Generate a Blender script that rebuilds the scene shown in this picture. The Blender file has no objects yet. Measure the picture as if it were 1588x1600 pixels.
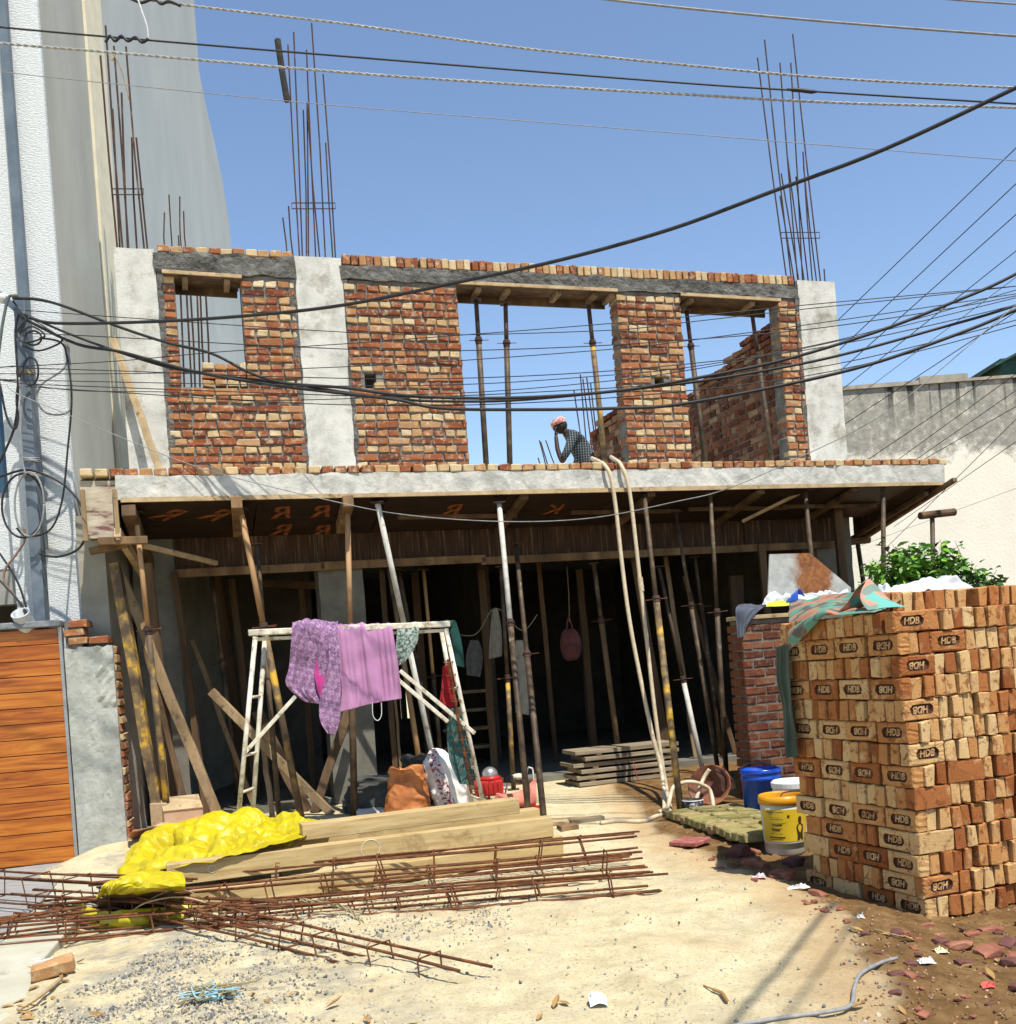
import bpy, bmesh, math, random
import numpy as np
from mathutils import Vector, Matrix, Euler, noise
random.seed(7)
V = Vector
# ---------------------------------------------------------------- scene, camera, sky, sun, exposure
SC = bpy.context.scene
COL = SC.collection
FPX, PCX, PCY, ROLL = 1590.0, 794.0, 1045.0, 0.074
EYE = V((0, 0, 1.5))
CXA = V((math.cos(ROLL), 0, -math.sin(ROLL)))
CYA = V((math.sin(ROLL), 0, math.cos(ROLL)))
cam = bpy.data.cameras.new('camera')
camo = bpy.data.objects.new('camera', cam)
COL.objects.link(camo)
cam.sensor_fit = 'HORIZONTAL'
cam.sensor_width = 36
cam.lens = 36 * FPX / 1588
cam.shift_y = (PCY - 800) / 1588
cam.clip_start = .05
cam.clip_end = 2000
mw = Matrix.Identity(4)
for i in range(3):
    mw[i][0], mw[i][1], mw[i][2], mw[i][3] = CXA[i], CYA[i], (0, -1, 0)[i], EYE[i]
camo.matrix_world = mw
SC.camera = camo
SUN = V((.26, -.45, 1)).normalized()
world = bpy.data.worlds.new('World')
SC.world = world
world.use_nodes = True
wn = world.node_tree
bg = wn.nodes['Background']
sky = wn.nodes.new('ShaderNodeTexSky')
sky.sky_type = 'NISHITA'
sky.sun_disc = False
sky.sun_elevation = math.asin(SUN.z)
sky.sun_rotation = math.atan2(SUN.x, SUN.y)
sky.altitude = 200
sky.air_density = 1.0
sky.dust_density = .1
sky.ozone_density = 1.5
wn.links.new(sky.outputs[0], bg.inputs[0])
bg.inputs[1].default_value = .15
sl = bpy.data.lights.new('sun', 'SUN')
sl.energy = 5.0
sl.angle = math.radians(.53)
sl.color = (1, .95, .86)
so = bpy.data.objects.new('sun', sl)
COL.objects.link(so)
so.rotation_euler = SUN.to_track_quat('Z', 'Y').to_euler()
so.location = (3, -4, 14)
SC.view_settings.view_transform = 'Standard'
SC.view_settings.look = 'None'
SC.view_settings.exposure = .42
SC.view_settings.gamma = 1
SC.view_settings.use_curve_mapping = False
SC.render.engine = 'CYCLES'
SC.cycles.max_bounces = 6
SC.cycles.use_denoising = True

# ---------------------------------------------------------------- photo geometry helpers
def ray(px, py):
    return CXA * ((px - PCX) / FPX) + CYA * (-(py - PCY) / FPX) + V((0, 1, 0))
def at(px, py, Y):
    return EYE + ray(px, py) * Y
PHI = math.radians(17.1)
U = V((math.cos(PHI), math.sin(PHI), 0))
W = V((-math.sin(PHI), math.cos(PHI), 0))
O = V((-2.8, 10.4, 0))
def l2w(u, v, z):
    return O + U * u + W * v + V((0, 0, z))
def fac(px, py, v=0.0):
    d = ray(px, py)
    t = ((O + W * v - EYE).dot(W)) / d.dot(W)
    p = EYE + d * t
    return V(((p - O).dot(U), v, p.z))
def fw(px, py, v=0.0):
    q = fac(px, py, v)
    return l2w(*q)
def sstep(a, b, x):
    t = min(1, max(0, (x - a) / (b - a)))
    return t * t * (3 - 2 * t)
SANDL = [(330, 1470), (230, 1490), (120, 1540), (40, 1600), (-60, 1680)]
def flat(px, py, z=0.0):
    d = ray(px, py)
    return EYE + d * ((z - 1.5) / d.z)
SOILC = sorted([(p.y, p.x) for p in (flat(*q) for q in ((960, 1262), (1000, 1275), (1090, 1335), (1230, 1395), (1320, 1450), (1350, 1540), (1378, 1600), (1450, 1900)))])
SY, SX = [a for a, b in SOILC], [b for a, b in SOILC]
def soil_d(x, y):
    return x - float(np.interp(y, SY, SX))
def gz(x, y):
    vv = (V((x, y, 0)) - O).dot(W)
    z = .2 * sstep(-2.3, -.7, vv) * sstep(-4.4, -3.6, x)
    near = sstep(14, 9, y) * sstep(2, 3, y)
    z += near * (.022 * noise.noise(V((x * 1.3, y * 1.3, 2))) + .012 * noise.noise(V((x * 4, y * 4, 5))))
    # sand mound in the front left, dipping to the soil on the right
    z += .07 * sstep(2.9, 2.0, abs(x + .35) + .25 * abs(y - 5.2)) * sstep(7.4, 6.0, y)
    z -= .04 * sstep(-.1, .5, soil_d(x, y)) * sstep(9, 7, y)
    return z
def og(px, py, lift=0.0):
    z = 0
    for _ in range(6):
        p = flat(px, py, z + lift)
        z = gz(p.x, p.y)
    return V((p.x, p.y, z + lift))

# ---------------------------------------------------------------- object helpers
def tag(o, label=None, cat=None, group=None, kind=None):
    for k, v_ in (('label', label), ('category', cat), ('group', group), ('kind', kind)):
        if v_: o[k] = v_
    return o
def thing(name, label, cat, loc=(0, 0, 0), group=None, rotz=0):
    o = bpy.data.objects.new(name, None)
    COL.objects.link(o)
    o.empty_display_size = .1
    o.location = loc
    o.rotation_euler = (0, 0, rotz)
    return tag(o, label, cat, group)
class MB:
    def __init__(s):
        s.v, s.f, s.m = [], [], []
        s.cur = 0
    def add(s, vs, fs, m=None):
        n = len(s.v)
        s.v += [tuple(a) for a in vs]
        s.f += [tuple(i + n for i in f) for f in fs]
        s.m += [s.cur if m is None else m] * len(fs)
        return s
    def mesh(s, name, origin=None):
        me = bpy.data.meshes.new(name)
        vs = s.v if origin is None else [(a[0] - origin[0], a[1] - origin[1], a[2] - origin[2]) for a in s.v]
        me.from_pydata(vs, [], s.f)
        if any(s.m): me.polygons.foreach_set('material_index', s.m)
        me.update()
        return me
    def build(s, name, mats, parent=None, origin=None, smooth=False, solid=0, sub=0, bevel=0):
        if parent is not None and origin is None and tuple(parent.rotation_euler) == (0, 0, 0): origin = parent.location
        me = s.mesh(name, origin)
        return put(name, me, mats, parent, smooth, solid, sub, bevel)
def put(name, me, mats=None, parent=None, smooth=False, solid=0, sub=0, bevel=0):
    if mats is not None:
        for m in (mats if isinstance(mats, (list, tuple)) else [mats]): me.materials.append(m)
    if smooth: me.polygons.foreach_set('use_smooth', [True] * len(me.polygons))
    o = bpy.data.objects.new(name, me)
    COL.objects.link(o)
    if parent is not None: o.parent = parent
    if solid:
        q = o.modifiers.new('s', 'SOLIDIFY'); q.thickness = solid; q.offset = 0
    if sub:
        q = o.modifiers.new('u', 'SUBSURF'); q.levels = sub; q.render_levels = sub
    if bevel:
        q = o.modifiers.new('b', 'BEVEL'); q.width = bevel; q.segments = 2; q.limit_method = 'ANGLE'
    return o
BF = [(0, 3, 2, 1), (4, 5, 6, 7), (0, 1, 5, 4), (1, 2, 6, 5), (2, 3, 7, 6), (3, 0, 4, 7)]
def box(mb, lo, hi, jit=0, m=None):
    x0, y0, z0 = lo; x1, y1, z1 = hi
    vs = [(x0, y0, z0), (x1, y0, z0), (x1, y1, z0), (x0, y1, z0), (x0, y0, z1), (x1, y0, z1), (x1, y1, z1), (x0, y1, z1)]
    if jit: vs = [tuple(c + random.uniform(-jit, jit) for c in a) for a in vs]
    mb.add(vs, BF, m)
def xbox(mb, M, lo, hi, m=None, jit=0):
    t = MB(); box(t, lo, hi, jit)
    mb.add([M @ V(a) for a in t.v], t.f, m)
def bar(mb, p, q, w, h, up=V((0, 0, 1)), m=None, twist=0):
    p, q = V(p), V(q)
    d = (q - p); L = d.length; d.normalize()
    s = d.cross(up)
    if s.length < 1e-4: s = d.cross(V((0, 1, 0)))
    s.normalize(); t = s.cross(d)
    if twist:
        s, t = s * math.cos(twist) + t * math.sin(twist), t * math.cos(twist) - s * math.sin(twist)
    vs = []
    for e in (p, q):
        for a, b in ((-1, -1), (1, -1), (1, 1), (-1, 1)): vs.append(e + s * a * w / 2 + t * b * h / 2)
    mb.add(vs, [(3, 2, 1, 0), (4, 5, 6, 7), (0, 1, 5, 4), (1, 2, 6, 5), (2, 3, 7, 6), (3, 0, 4, 7)], m)
def tube(mb, pts, r, n=8, m=None, closed=False):
    pts = [V(p) for p in pts]
    k = len(pts)
    rs = r if isinstance(r, (list, tuple)) else [r] * k
    vs, fs = [], []
    prev = None
    for i, p in enumerate(pts):
        if closed: d = pts[(i + 1) % k] - pts[i - 1]
        else: d = pts[min(i + 1, k - 1)] - pts[max(i - 1, 0)]
        if d.length < 1e-9: d = V((0, 0, 1))
        d.normalize()
        if prev is None:
            a = d.cross(V((0, 0, 1)))
            if a.length < 1e-3: a = d.cross(V((1, 0, 0)))
        else:
            a = prev - d * prev.dot(d)
        a.normalize(); prev = a
        b = d.cross(a)
        for j in range(n):
            t = 2 * math.pi * j / n
            vs.append(p + (a * math.cos(t) + b * math.sin(t)) * rs[i])
    for i in range(k if closed else k - 1):
        for j in range(n):
            a0 = i * n + j; a1 = i * n + (j + 1) % n
            b0 = ((i + 1) % k) * n + j; b1 = ((i + 1) % k) * n + (j + 1) % n
            fs.append((a0, a1, b1, b0))
    if not closed:
        fs.append(tuple(range(n - 1, -1, -1)))
        fs.append(tuple((k - 1) * n + j for j in range(n)))
    mb.add(vs, fs, m)
def lathe(mb, c, prof, n=24, m=None, axis=None):
    R = axis.to_track_quat('Z', 'Y').to_matrix() if axis is not None else Matrix.Identity(3)
    vs, fs = [], []
    for r, z in prof:
        for j in range(n):
            t = 2 * math.pi * j / n
            vs.append(V(c) + R @ V((r * math.cos(t), r * math.sin(t), z)))
    for i in range(len(prof) - 1):
        for j in range(n):
            fs.append((i * n + j, i * n + (j + 1) % n, (i + 1) * n + (j + 1) % n, (i + 1) * n + j))
    mb.add(vs, fs, m)
def spline(pts, per=6):
    pts = [V(p) for p in pts]
    if len(pts) < 3:
        return [pts[0].lerp(pts[-1], i / per) for i in range(per + 1)]
    out = []
    for i in range(len(pts) - 1):
        p0, p1, p2, p3 = pts[max(i - 1, 0)], pts[i], pts[i + 1], pts[min(i + 2, len(pts) - 1)]
        for k in range(per):
            t = k / per
            out.append(.5 * ((2 * p1) + (p2 - p0) * t + (2 * p0 - 5 * p1 + 4 * p2 - p3) * t * t + (3 * p1 - p0 - 3 * p2 + p3) * t ** 3))
    out.append(pts[-1])
    return out
def resample(pts, n):
    L = [0]
    for a, b in zip(pts, pts[1:]): L.append(L[-1] + (b - a).length)
    out = []
    for i in range(n):
        s = L[-1] * i / (n - 1)
        j = 0
        while j < len(L) - 2 and L[j + 1] < s: j += 1
        d = L[j + 1] - L[j]
        out.append(pts[j].lerp(pts[j + 1], (s - L[j]) / d if d > 0 else 0))
    return out
def sheet(mb, curves, nu, nv, amp=.02, fs=3.0, fold=0, nfold=5, seed=0, fade_top=False, m=None, sharp=True, cx_=1.0, creases=0, ca=.06):
    cr_ = random.Random(seed + 77)
    CR = [(cr_.uniform(0, 1), cr_.uniform(0, 1), cr_.uniform(0, math.pi), cr_.uniform(.018, .075), cr_.uniform(.4, 1) * (1 if cr_.random() < .65 else -.7), cr_.uniform(.15, .5)) for _ in range(creases)]
    cs = [resample(spline(c, 6), nu) for c in curves]
    cols = [resample(spline([c[i] for c in cs], 6), nv) for i in range(nu)]
    P = [[cols[i][j] for i in range(nu)] for j in range(nv)]
    vs = []
    for j in range(nv):
        for i in range(nu):
            du = P[j][min(i + 1, nu - 1)] - P[j][max(i - 1, 0)]
            dv = P[min(j + 1, nv - 1)][i] - P[max(j - 1, 0)][i]
            nn = du.cross(dv)
            if nn.length > 0: nn.normalize()
            p = P[j][i]
            q = p * fs + V((seed * 7.1, seed * 3.3, seed))
            nz = noise.noise(q)
            if sharp:
                qq = V((q.x * cx_ + q.y * .3 + .35 * noise.noise(q * .8), q.y * .8 + q.x * .3, q.z * 1.1))
                d0 = noise.voronoi(qq * .55)[0]; d1 = noise.voronoi(qq * 1.35 + V((4, 2, 1)))[0]
                nz = 1.15 * min(d0[1] - d0[0], .8) + .45 * min(d1[1] - d1[0], .8) - .55
            k = (j / (nv - 1)) if fade_top else 1
            wv = 0
            if fold:
                s = i / (nu - 1)
                ph = nfold * 2 * math.pi * (s + .09 * noise.noise(V((s * 3, j / nv * 1.5, seed + 4))))
                a_ = noise.noise(V((s * nfold * 1.15 + seed * 3, j / nv * .9, seed * 1.7)))
                b_ = 1 - 2.2 * abs(noise.noise(V((s * nfold * 1.7 + .5 * j / nv, j / nv * .7, seed + 9))))
                wv = fold * (1.5 * a_ + .75 * b_ + .25 * math.sin(ph + seed)) * min(1, .32 + k * 1.3)
            hc_ = 0
            for (ox, oy, an, w_, a_, ln) in CR:
                dx, dy = i / (nu - 1) - ox, j / (nv - 1) - oy
                dy *= .8
                al = dx * math.cos(an) + dy * math.sin(an); ac = -dx * math.sin(an) + dy * math.cos(an) + .02 * noise.noise(q * 1.5)
                if abs(ac) < w_ and abs(al) < ln: hc_ += min(1, 7 * min(i / (nu - 1), 1 - i / (nu - 1), j / (nv - 1), 1 - j / (nv - 1)) + .15) * ca * a_ * (1 - abs(ac) / w_) * (1 - (al / ln) ** 2)
            vs.append(p + nn * (amp * nz * (.35 + .65 * k) + wv + hc_))
    f = [(j * nu + i, j * nu + i + 1, (j + 1) * nu + i + 1, (j + 1) * nu + i) for j in range(nv - 1) for i in range(nu - 1)]
    mb.add(vs, f, m)

# ---------------------------------------------------------------- materials
def newmat(name):
    m = bpy.data.materials.new(name)
    m.use_nodes = True
    nt = m.node_tree
    b = nt.nodes['Principled BSDF']
    b.inputs['Specular IOR Level'].default_value = .3
    return m, nt, b
def N(nt, t, **kw):
    n = nt.nodes.new('ShaderNode' + t)
    for k, v_ in kw.items():
        if hasattr(n, k): setattr(n, k, v_)
        else: n.inputs[k].default_value = v_
    return n
def ramp(nt, stops, src, mode='LINEAR'):
    r = nt.nodes.new('ShaderNodeValToRGB')
    e = r.color_ramp
    e.interpolation = mode
    while len(e.elements) < len(stops): e.elements.new(.5)
    for el, (p, c) in zip(e.elements, stops):
        el.position = p
        el.color = (*c, 1) if not isinstance(c, float) else (c, c, c, 1)
    nt.links.new(src, r.inputs[0])
    return r.outputs[0]
def coords(nt, stretch=(1, 1, 1), rand=False, kind='Object', rot=(0, 0, 0)):
    tc = nt.nodes.new('ShaderNodeTexCoord')
    mp = nt.nodes.new('ShaderNodeMapping')
    mp.inputs['Scale'].default_value = stretch
    mp.inputs['Rotation'].default_value = rot
    nt.links.new(tc.outputs[kind], mp.inputs[0])
    out = mp.outputs[0]
    if rand:
        oi = nt.nodes.new('ShaderNodeObjectInfo')
        ml = N(nt, 'Math', operation='MULTIPLY'); ml.inputs[1].default_value = 37.0
        nt.links.new(oi.outputs['Random'], ml.inputs[0])
        va = N(nt, 'VectorMath', operation='ADD')
        nt.links.new(out, va.inputs[0]); nt.links.new(ml.outputs[0], va.inputs[1])
        out = va.outputs[0]
    return out
def nz(nt, co, scale, detail=6, rough=.6, dist=0):
    n = N(nt, 'TexNoise')
    n.inputs['Scale'].default_value = scale
    n.inputs['Detail'].default_value = detail
    n.inputs['Roughness'].default_value = rough
    n.inputs['Distortion'].default_value = dist
    nt.links.new(co, n.inputs['Vector'])
    return n.outputs['Fac']
def mix(nt, a, b, f, mode='MIX'):
    n = nt.nodes.new('ShaderNodeMix')
    n.data_type = 'RGBA'; n.blend_type = mode
    for s, x in ((n.inputs[0], f), (n.inputs[6], a), (n.inputs[7], b)):
        if hasattr(x, 'links'): nt.links.new(x, s)
        elif isinstance(x, tuple): s.default_value = (*x, 1)
        else: s.default_value = x
    return n.outputs[2]
def bump(nt, b, h, strength, dist=.01):
    n = nt.nodes.new('ShaderNodeBump')
    n.inputs['Strength'].default_value = strength
    n.inputs['Distance'].default_value = dist
    nt.links.new(h, n.inputs['Height'])
    nt.links.new(n.outputs[0], b.inputs['Normal'])
def nmat(name, stops, scale=5, rough=.85, bp=.3, bscale=40, detail=7, stretch=(1, 1, 1), rand=False, metal=0, bd=.01, spec=.3, dist=0, var=0, dirt=None, rot=(0, 0, 0)):
    m, nt, b = newmat(name)
    co = coords(nt, stretch, rand, rot=rot)
    c = ramp(nt, stops, nz(nt, co, scale, detail, dist=dist))
    if dirt:
        dc, ds, lo, hi = dirt
        f = ramp(nt, [(lo, 0.0), (hi, 1.0)], nz(nt, coords(nt, (1, 1, 1), rand), ds, 8, .7))
        c = mix(nt, c, dc, f)
    if var:
        oi = nt.nodes.new('ShaderNodeObjectInfo')
        hsv = nt.nodes.new('ShaderNodeHueSaturation')
        mr = N(nt, 'MapRange'); mr.inputs[3].default_value = 1 - var; mr.inputs[4].default_value = 1 + var
        nt.links.new(oi.outputs['Random'], mr.inputs[0]); nt.links.new(mr.outputs[0], hsv.inputs['Value'])
        nt.links.new(c, hsv.inputs['Color']); c = hsv.outputs[0]
    nt.links.new(c, b.inputs['Base Color'])
    b.inputs['Roughness'].default_value = rough
    b.inputs['Metallic'].default_value = metal
    b.inputs['Specular IOR Level'].default_value = spec
    if bp: bump(nt, b, nz(nt, co, bscale, 5), bp, bd)
    return m
def brickmat(name, stops, src='object', pale=(.62, .47, .28), pf=(.52, .68), dark=(.09, .04, .02), df=(.60, .72), scale=14, mortar=None):
    m, nt, b = newmat(name)
    if src == 'object':
        r = nt.nodes.new('ShaderNodeObjectInfo').outputs['Random']
        co = coords(nt, (1, 1, 1), True)
    else:
        r = nt.nodes.new('ShaderNodeNewGeometry').outputs['Random Per Island']
        co = coords(nt)
    c = ramp(nt, stops, r)
    n1 = nz(nt, co, scale, 8, .65)
    c = mix(nt, c, pale, ramp(nt, [(pf[0], 0.0), (pf[1], .85)], n1))
    c = mix(nt, c, dark, ramp(nt, [(df[0], 0.0), (df[1], .8)], nz(nt, co, scale * 1.9, 8, .7, .5)))
    c = mix(nt, c, (.5, .5, .5), .0)
    g = nz(nt, co, 110, 4, .7)
    c = mix(nt, c, ramp(nt, [(.3, (.55, .55, .55)), (.6, (1.0, 1.0, 1.0))], g), .55, 'MULTIPLY')
    if mortar:
        c = mix(nt, c, mortar, ramp(nt, [(.55, 0.0), (.66, .85)], nz(nt, co, 16, 8, .7, .4)))
    nt.links.new(c, b.inputs['Base Color'])
    b.inputs['Roughness'].default_value = .92
    b.inputs['Specular IOR Level'].default_value = .15
    bump(nt, b, nz(nt, co, 70, 7, .7), .7, .006)
    return m
def plain(name, c, rough=.6, metal=0, spec=.3):
    return nmat(name, [(.3, tuple(x * .85 for x in c)), (.7, c)], 8, rough, .1, 60, metal=metal, spec=spec)

RED, ORG, TAN, PAL, DRK = (.30, .085, .035), (.40, .14, .05), (.50, .30, .14), (.60, .44, .24), (.16, .055, .03)
STR = [(0, (.12, .042, .025)), (.2, (.21, .06, .027)), (.5, (.28, .085, .034)), (.8, (.33, .125, .048)), (1, (.46, .28, .14))]
HED = [(0, (.20, .065, .03)), (.24, (.31, .105, .042)), (.44, (.40, .205, .085)), (.68, (.49, .33, .16)), (.88, (.56, .42, .23)), (1, (.60, .48, .30))]
GM = (.215, .20, .17)
M_bs = brickmat('brick_stretcher', STR, mortar=GM)
M_bh = brickmat('brick_header', HED, mortar=GM)
M_bi = brickmat('brick_islands', STR, 'island', mortar=GM)
M_bi2 = brickmat('brick_islands_pale', HED, 'island', mortar=GM)
M_st = brickmat('brick_stack', [(0, (.24, .075, .022)), (.22, (.36, .135, .042)), (.45, (.46, .22, .075)), (.7, (.53, .31, .125)), (1, (.60, .42, .20))], pale=(.64, .46, .23), pf=(.56, .76), dark=(.19, .055, .018), df=(.53, .62), scale=9)
M_sti = brickmat('brick_stack_inner', [(0, (.26, .08, .03)), (1, (.52, .34, .17))], 'island')
M_ob = brickmat('brick_old', [(0, (.075, .025, .015)), (.5, (.15, .045, .022)), (1, (.20, .075, .035))], pale=(.22, .14, .09), mortar=(.15, .125, .095))  # old red brick, darkened further so the colour carries the wall's shade
M_brick_shaded = brickmat('brick_inner_shaded', [(0, (.10, .03, .015)), (.4, (.20, .065, .03)), (.75, (.28, .11, .05)), (1, (.40, .25, .14))], 'island', mortar=(.12, .11, .09), pf=(.6, .78))  # darker copy of the facade brick, paints the shade on the inner walls
M_frog = nmat('frog_dark', [(.3, (.035, .014, .008)), (.55, (.09, .036, .016)), (.75, (.20, .085, .035))], 14, .95, rand=True)
M_let = nmat('frog_letter', [(.34, (.16, .075, .03)), (.48, (.42, .25, .11)), (.7, (.60, .43, .22))], 26, .9, rand=True)
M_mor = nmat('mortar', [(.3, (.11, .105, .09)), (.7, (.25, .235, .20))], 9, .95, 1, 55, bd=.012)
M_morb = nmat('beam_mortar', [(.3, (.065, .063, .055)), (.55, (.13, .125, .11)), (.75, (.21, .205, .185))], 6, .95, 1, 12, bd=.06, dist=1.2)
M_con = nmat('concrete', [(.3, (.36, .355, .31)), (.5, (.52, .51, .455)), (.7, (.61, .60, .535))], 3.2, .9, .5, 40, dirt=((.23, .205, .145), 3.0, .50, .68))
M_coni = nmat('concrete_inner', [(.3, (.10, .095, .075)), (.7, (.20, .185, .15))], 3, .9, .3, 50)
M_fasc = nmat('fascia_concrete', [(.3, (.31, .31, .28)), (.55, (.49, .485, .44)), (.75, (.60, .57, .49))], 6, .9, .8, 7, bd=.03, dist=1.0, dirt=((.30, .27, .21), 4, .58, .70))
M_int = nmat('interior_shaded', [(.3, (.06, .05, .04)), (.7, (.115, .10, .078))], 3, .95, .3, 30)  # dark base colour stands in for the deep shade of the rooms
M_rust = nmat('rebar_rust', [(.3, (.045, .017, .008)), (.5, (.12, .042, .015)), (.68, (.21, .085, .028)), (.82, (.30, .15, .06))], 12, .85, .3, 90, rand=True)
M_reb = nmat('rebar_dark', [(.3, (.03, .018, .014)), (.6, (.075, .04, .028)), (.8, (.20, .17, .14))], 6, .8, .2, 90, rand=True)
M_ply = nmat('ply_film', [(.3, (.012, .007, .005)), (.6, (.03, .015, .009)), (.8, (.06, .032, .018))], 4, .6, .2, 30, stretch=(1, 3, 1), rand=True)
M_tim = nmat('timber', [(.3, (.075, .045, .022)), (.55, (.20, .12, .058)), (.75, (.33, .22, .12))], 5, .85, .4, 40, stretch=(1, 1, .15), rand=True, dirt=((.06, .04, .025), 6, .55, .7))
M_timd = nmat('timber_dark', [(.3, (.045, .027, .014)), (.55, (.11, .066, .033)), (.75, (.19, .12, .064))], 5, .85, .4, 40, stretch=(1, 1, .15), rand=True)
M_timm = nmat('timber_mid', [(.3, (.14, .095, .05)), (.55, (.28, .19, .10)), (.75, (.38, .28, .165))], 5, .85, .4, 40, stretch=(1, 1, .2), rand=True, dirt=((.08, .055, .03), 7, .55, .68))
M_timl = nmat('timber_pale', [(.3, (.30, .21, .11)), (.6, (.46, .34, .19)), (.8, (.56, .44, .27))], 7, .8, .4, 50, rand=True, dirt=((.12, .08, .045), 9, .58, .68))
M_board = nmat('drip_board', [(.35, (.025, .012, .006)), (.55, (.06, .03, .015)), (.68, (.17, .115, .07))], 5, .8, .3, 40, stretch=(6, 6, .35))
M_pipe = nmat('prop_steel', [(.3, (.028, .02, .014)), (.55, (.085, .057, .033)), (.75, (.20, .15, .085))], 7, .6, .2, 60, rand=True, metal=.1, dirt=((.38, .34, .26), 5, .62, .74))
M_pipew = nmat('prop_white', [(.3, (.36, .34, .29)), (.6, (.58, .56, .50)), (.8, (.68, .66, .60))], 7, .6, .2, 60, rand=True, dirt=((.14, .09, .05), 9, .58, .70))
M_pipey = nmat('prop_yellow', [(.42, (.075, .05, .03)), (.55, (.20, .13, .05)), (.62, (.50, .29, .025))], 5, .6, .2, 60, rand=True)
M_pipeo = nmat('prop_wood', [(.3, (.22, .11, .045)), (.6, (.42, .25, .12)), (.8, (.55, .38, .21))], 7, .6, .2, 60, rand=True, stretch=(1, 1, .2))
M_blk = nmat('cable_black', [(.3, (.012, .012, .013)), (.7, (.03, .03, .032))], 20, .5, 0)
M_wht = nmat('cable_white', [(.3, (.45, .44, .42)), (.7, (.66, .65, .62))], 30, .6, .0)
M_twist = nmat('cable_twisted', [(.3, (.22, .22, .21)), (.7, (.42, .42, .40))], 30, .6, .0)
M_gryw = nmat('cable_grey', [(.3, (.16, .16, .16)), (.7, (.30, .30, .29))], 20, .5, 0)
M_steel = nmat('pole_steel', [(.3, (.10, .125, .15)), (.6, (.16, .19, .22)), (.8, (.22, .24, .26))], 6, .5, .1, 60, metal=.3)
M_scaf = nmat('scaffold_paint', [(.32, (.20, .15, .09)), (.45, (.52, .47, .36)), (.7, (.72, .69, .58))], 14, .7, .3, 60, rand=True)

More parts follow.
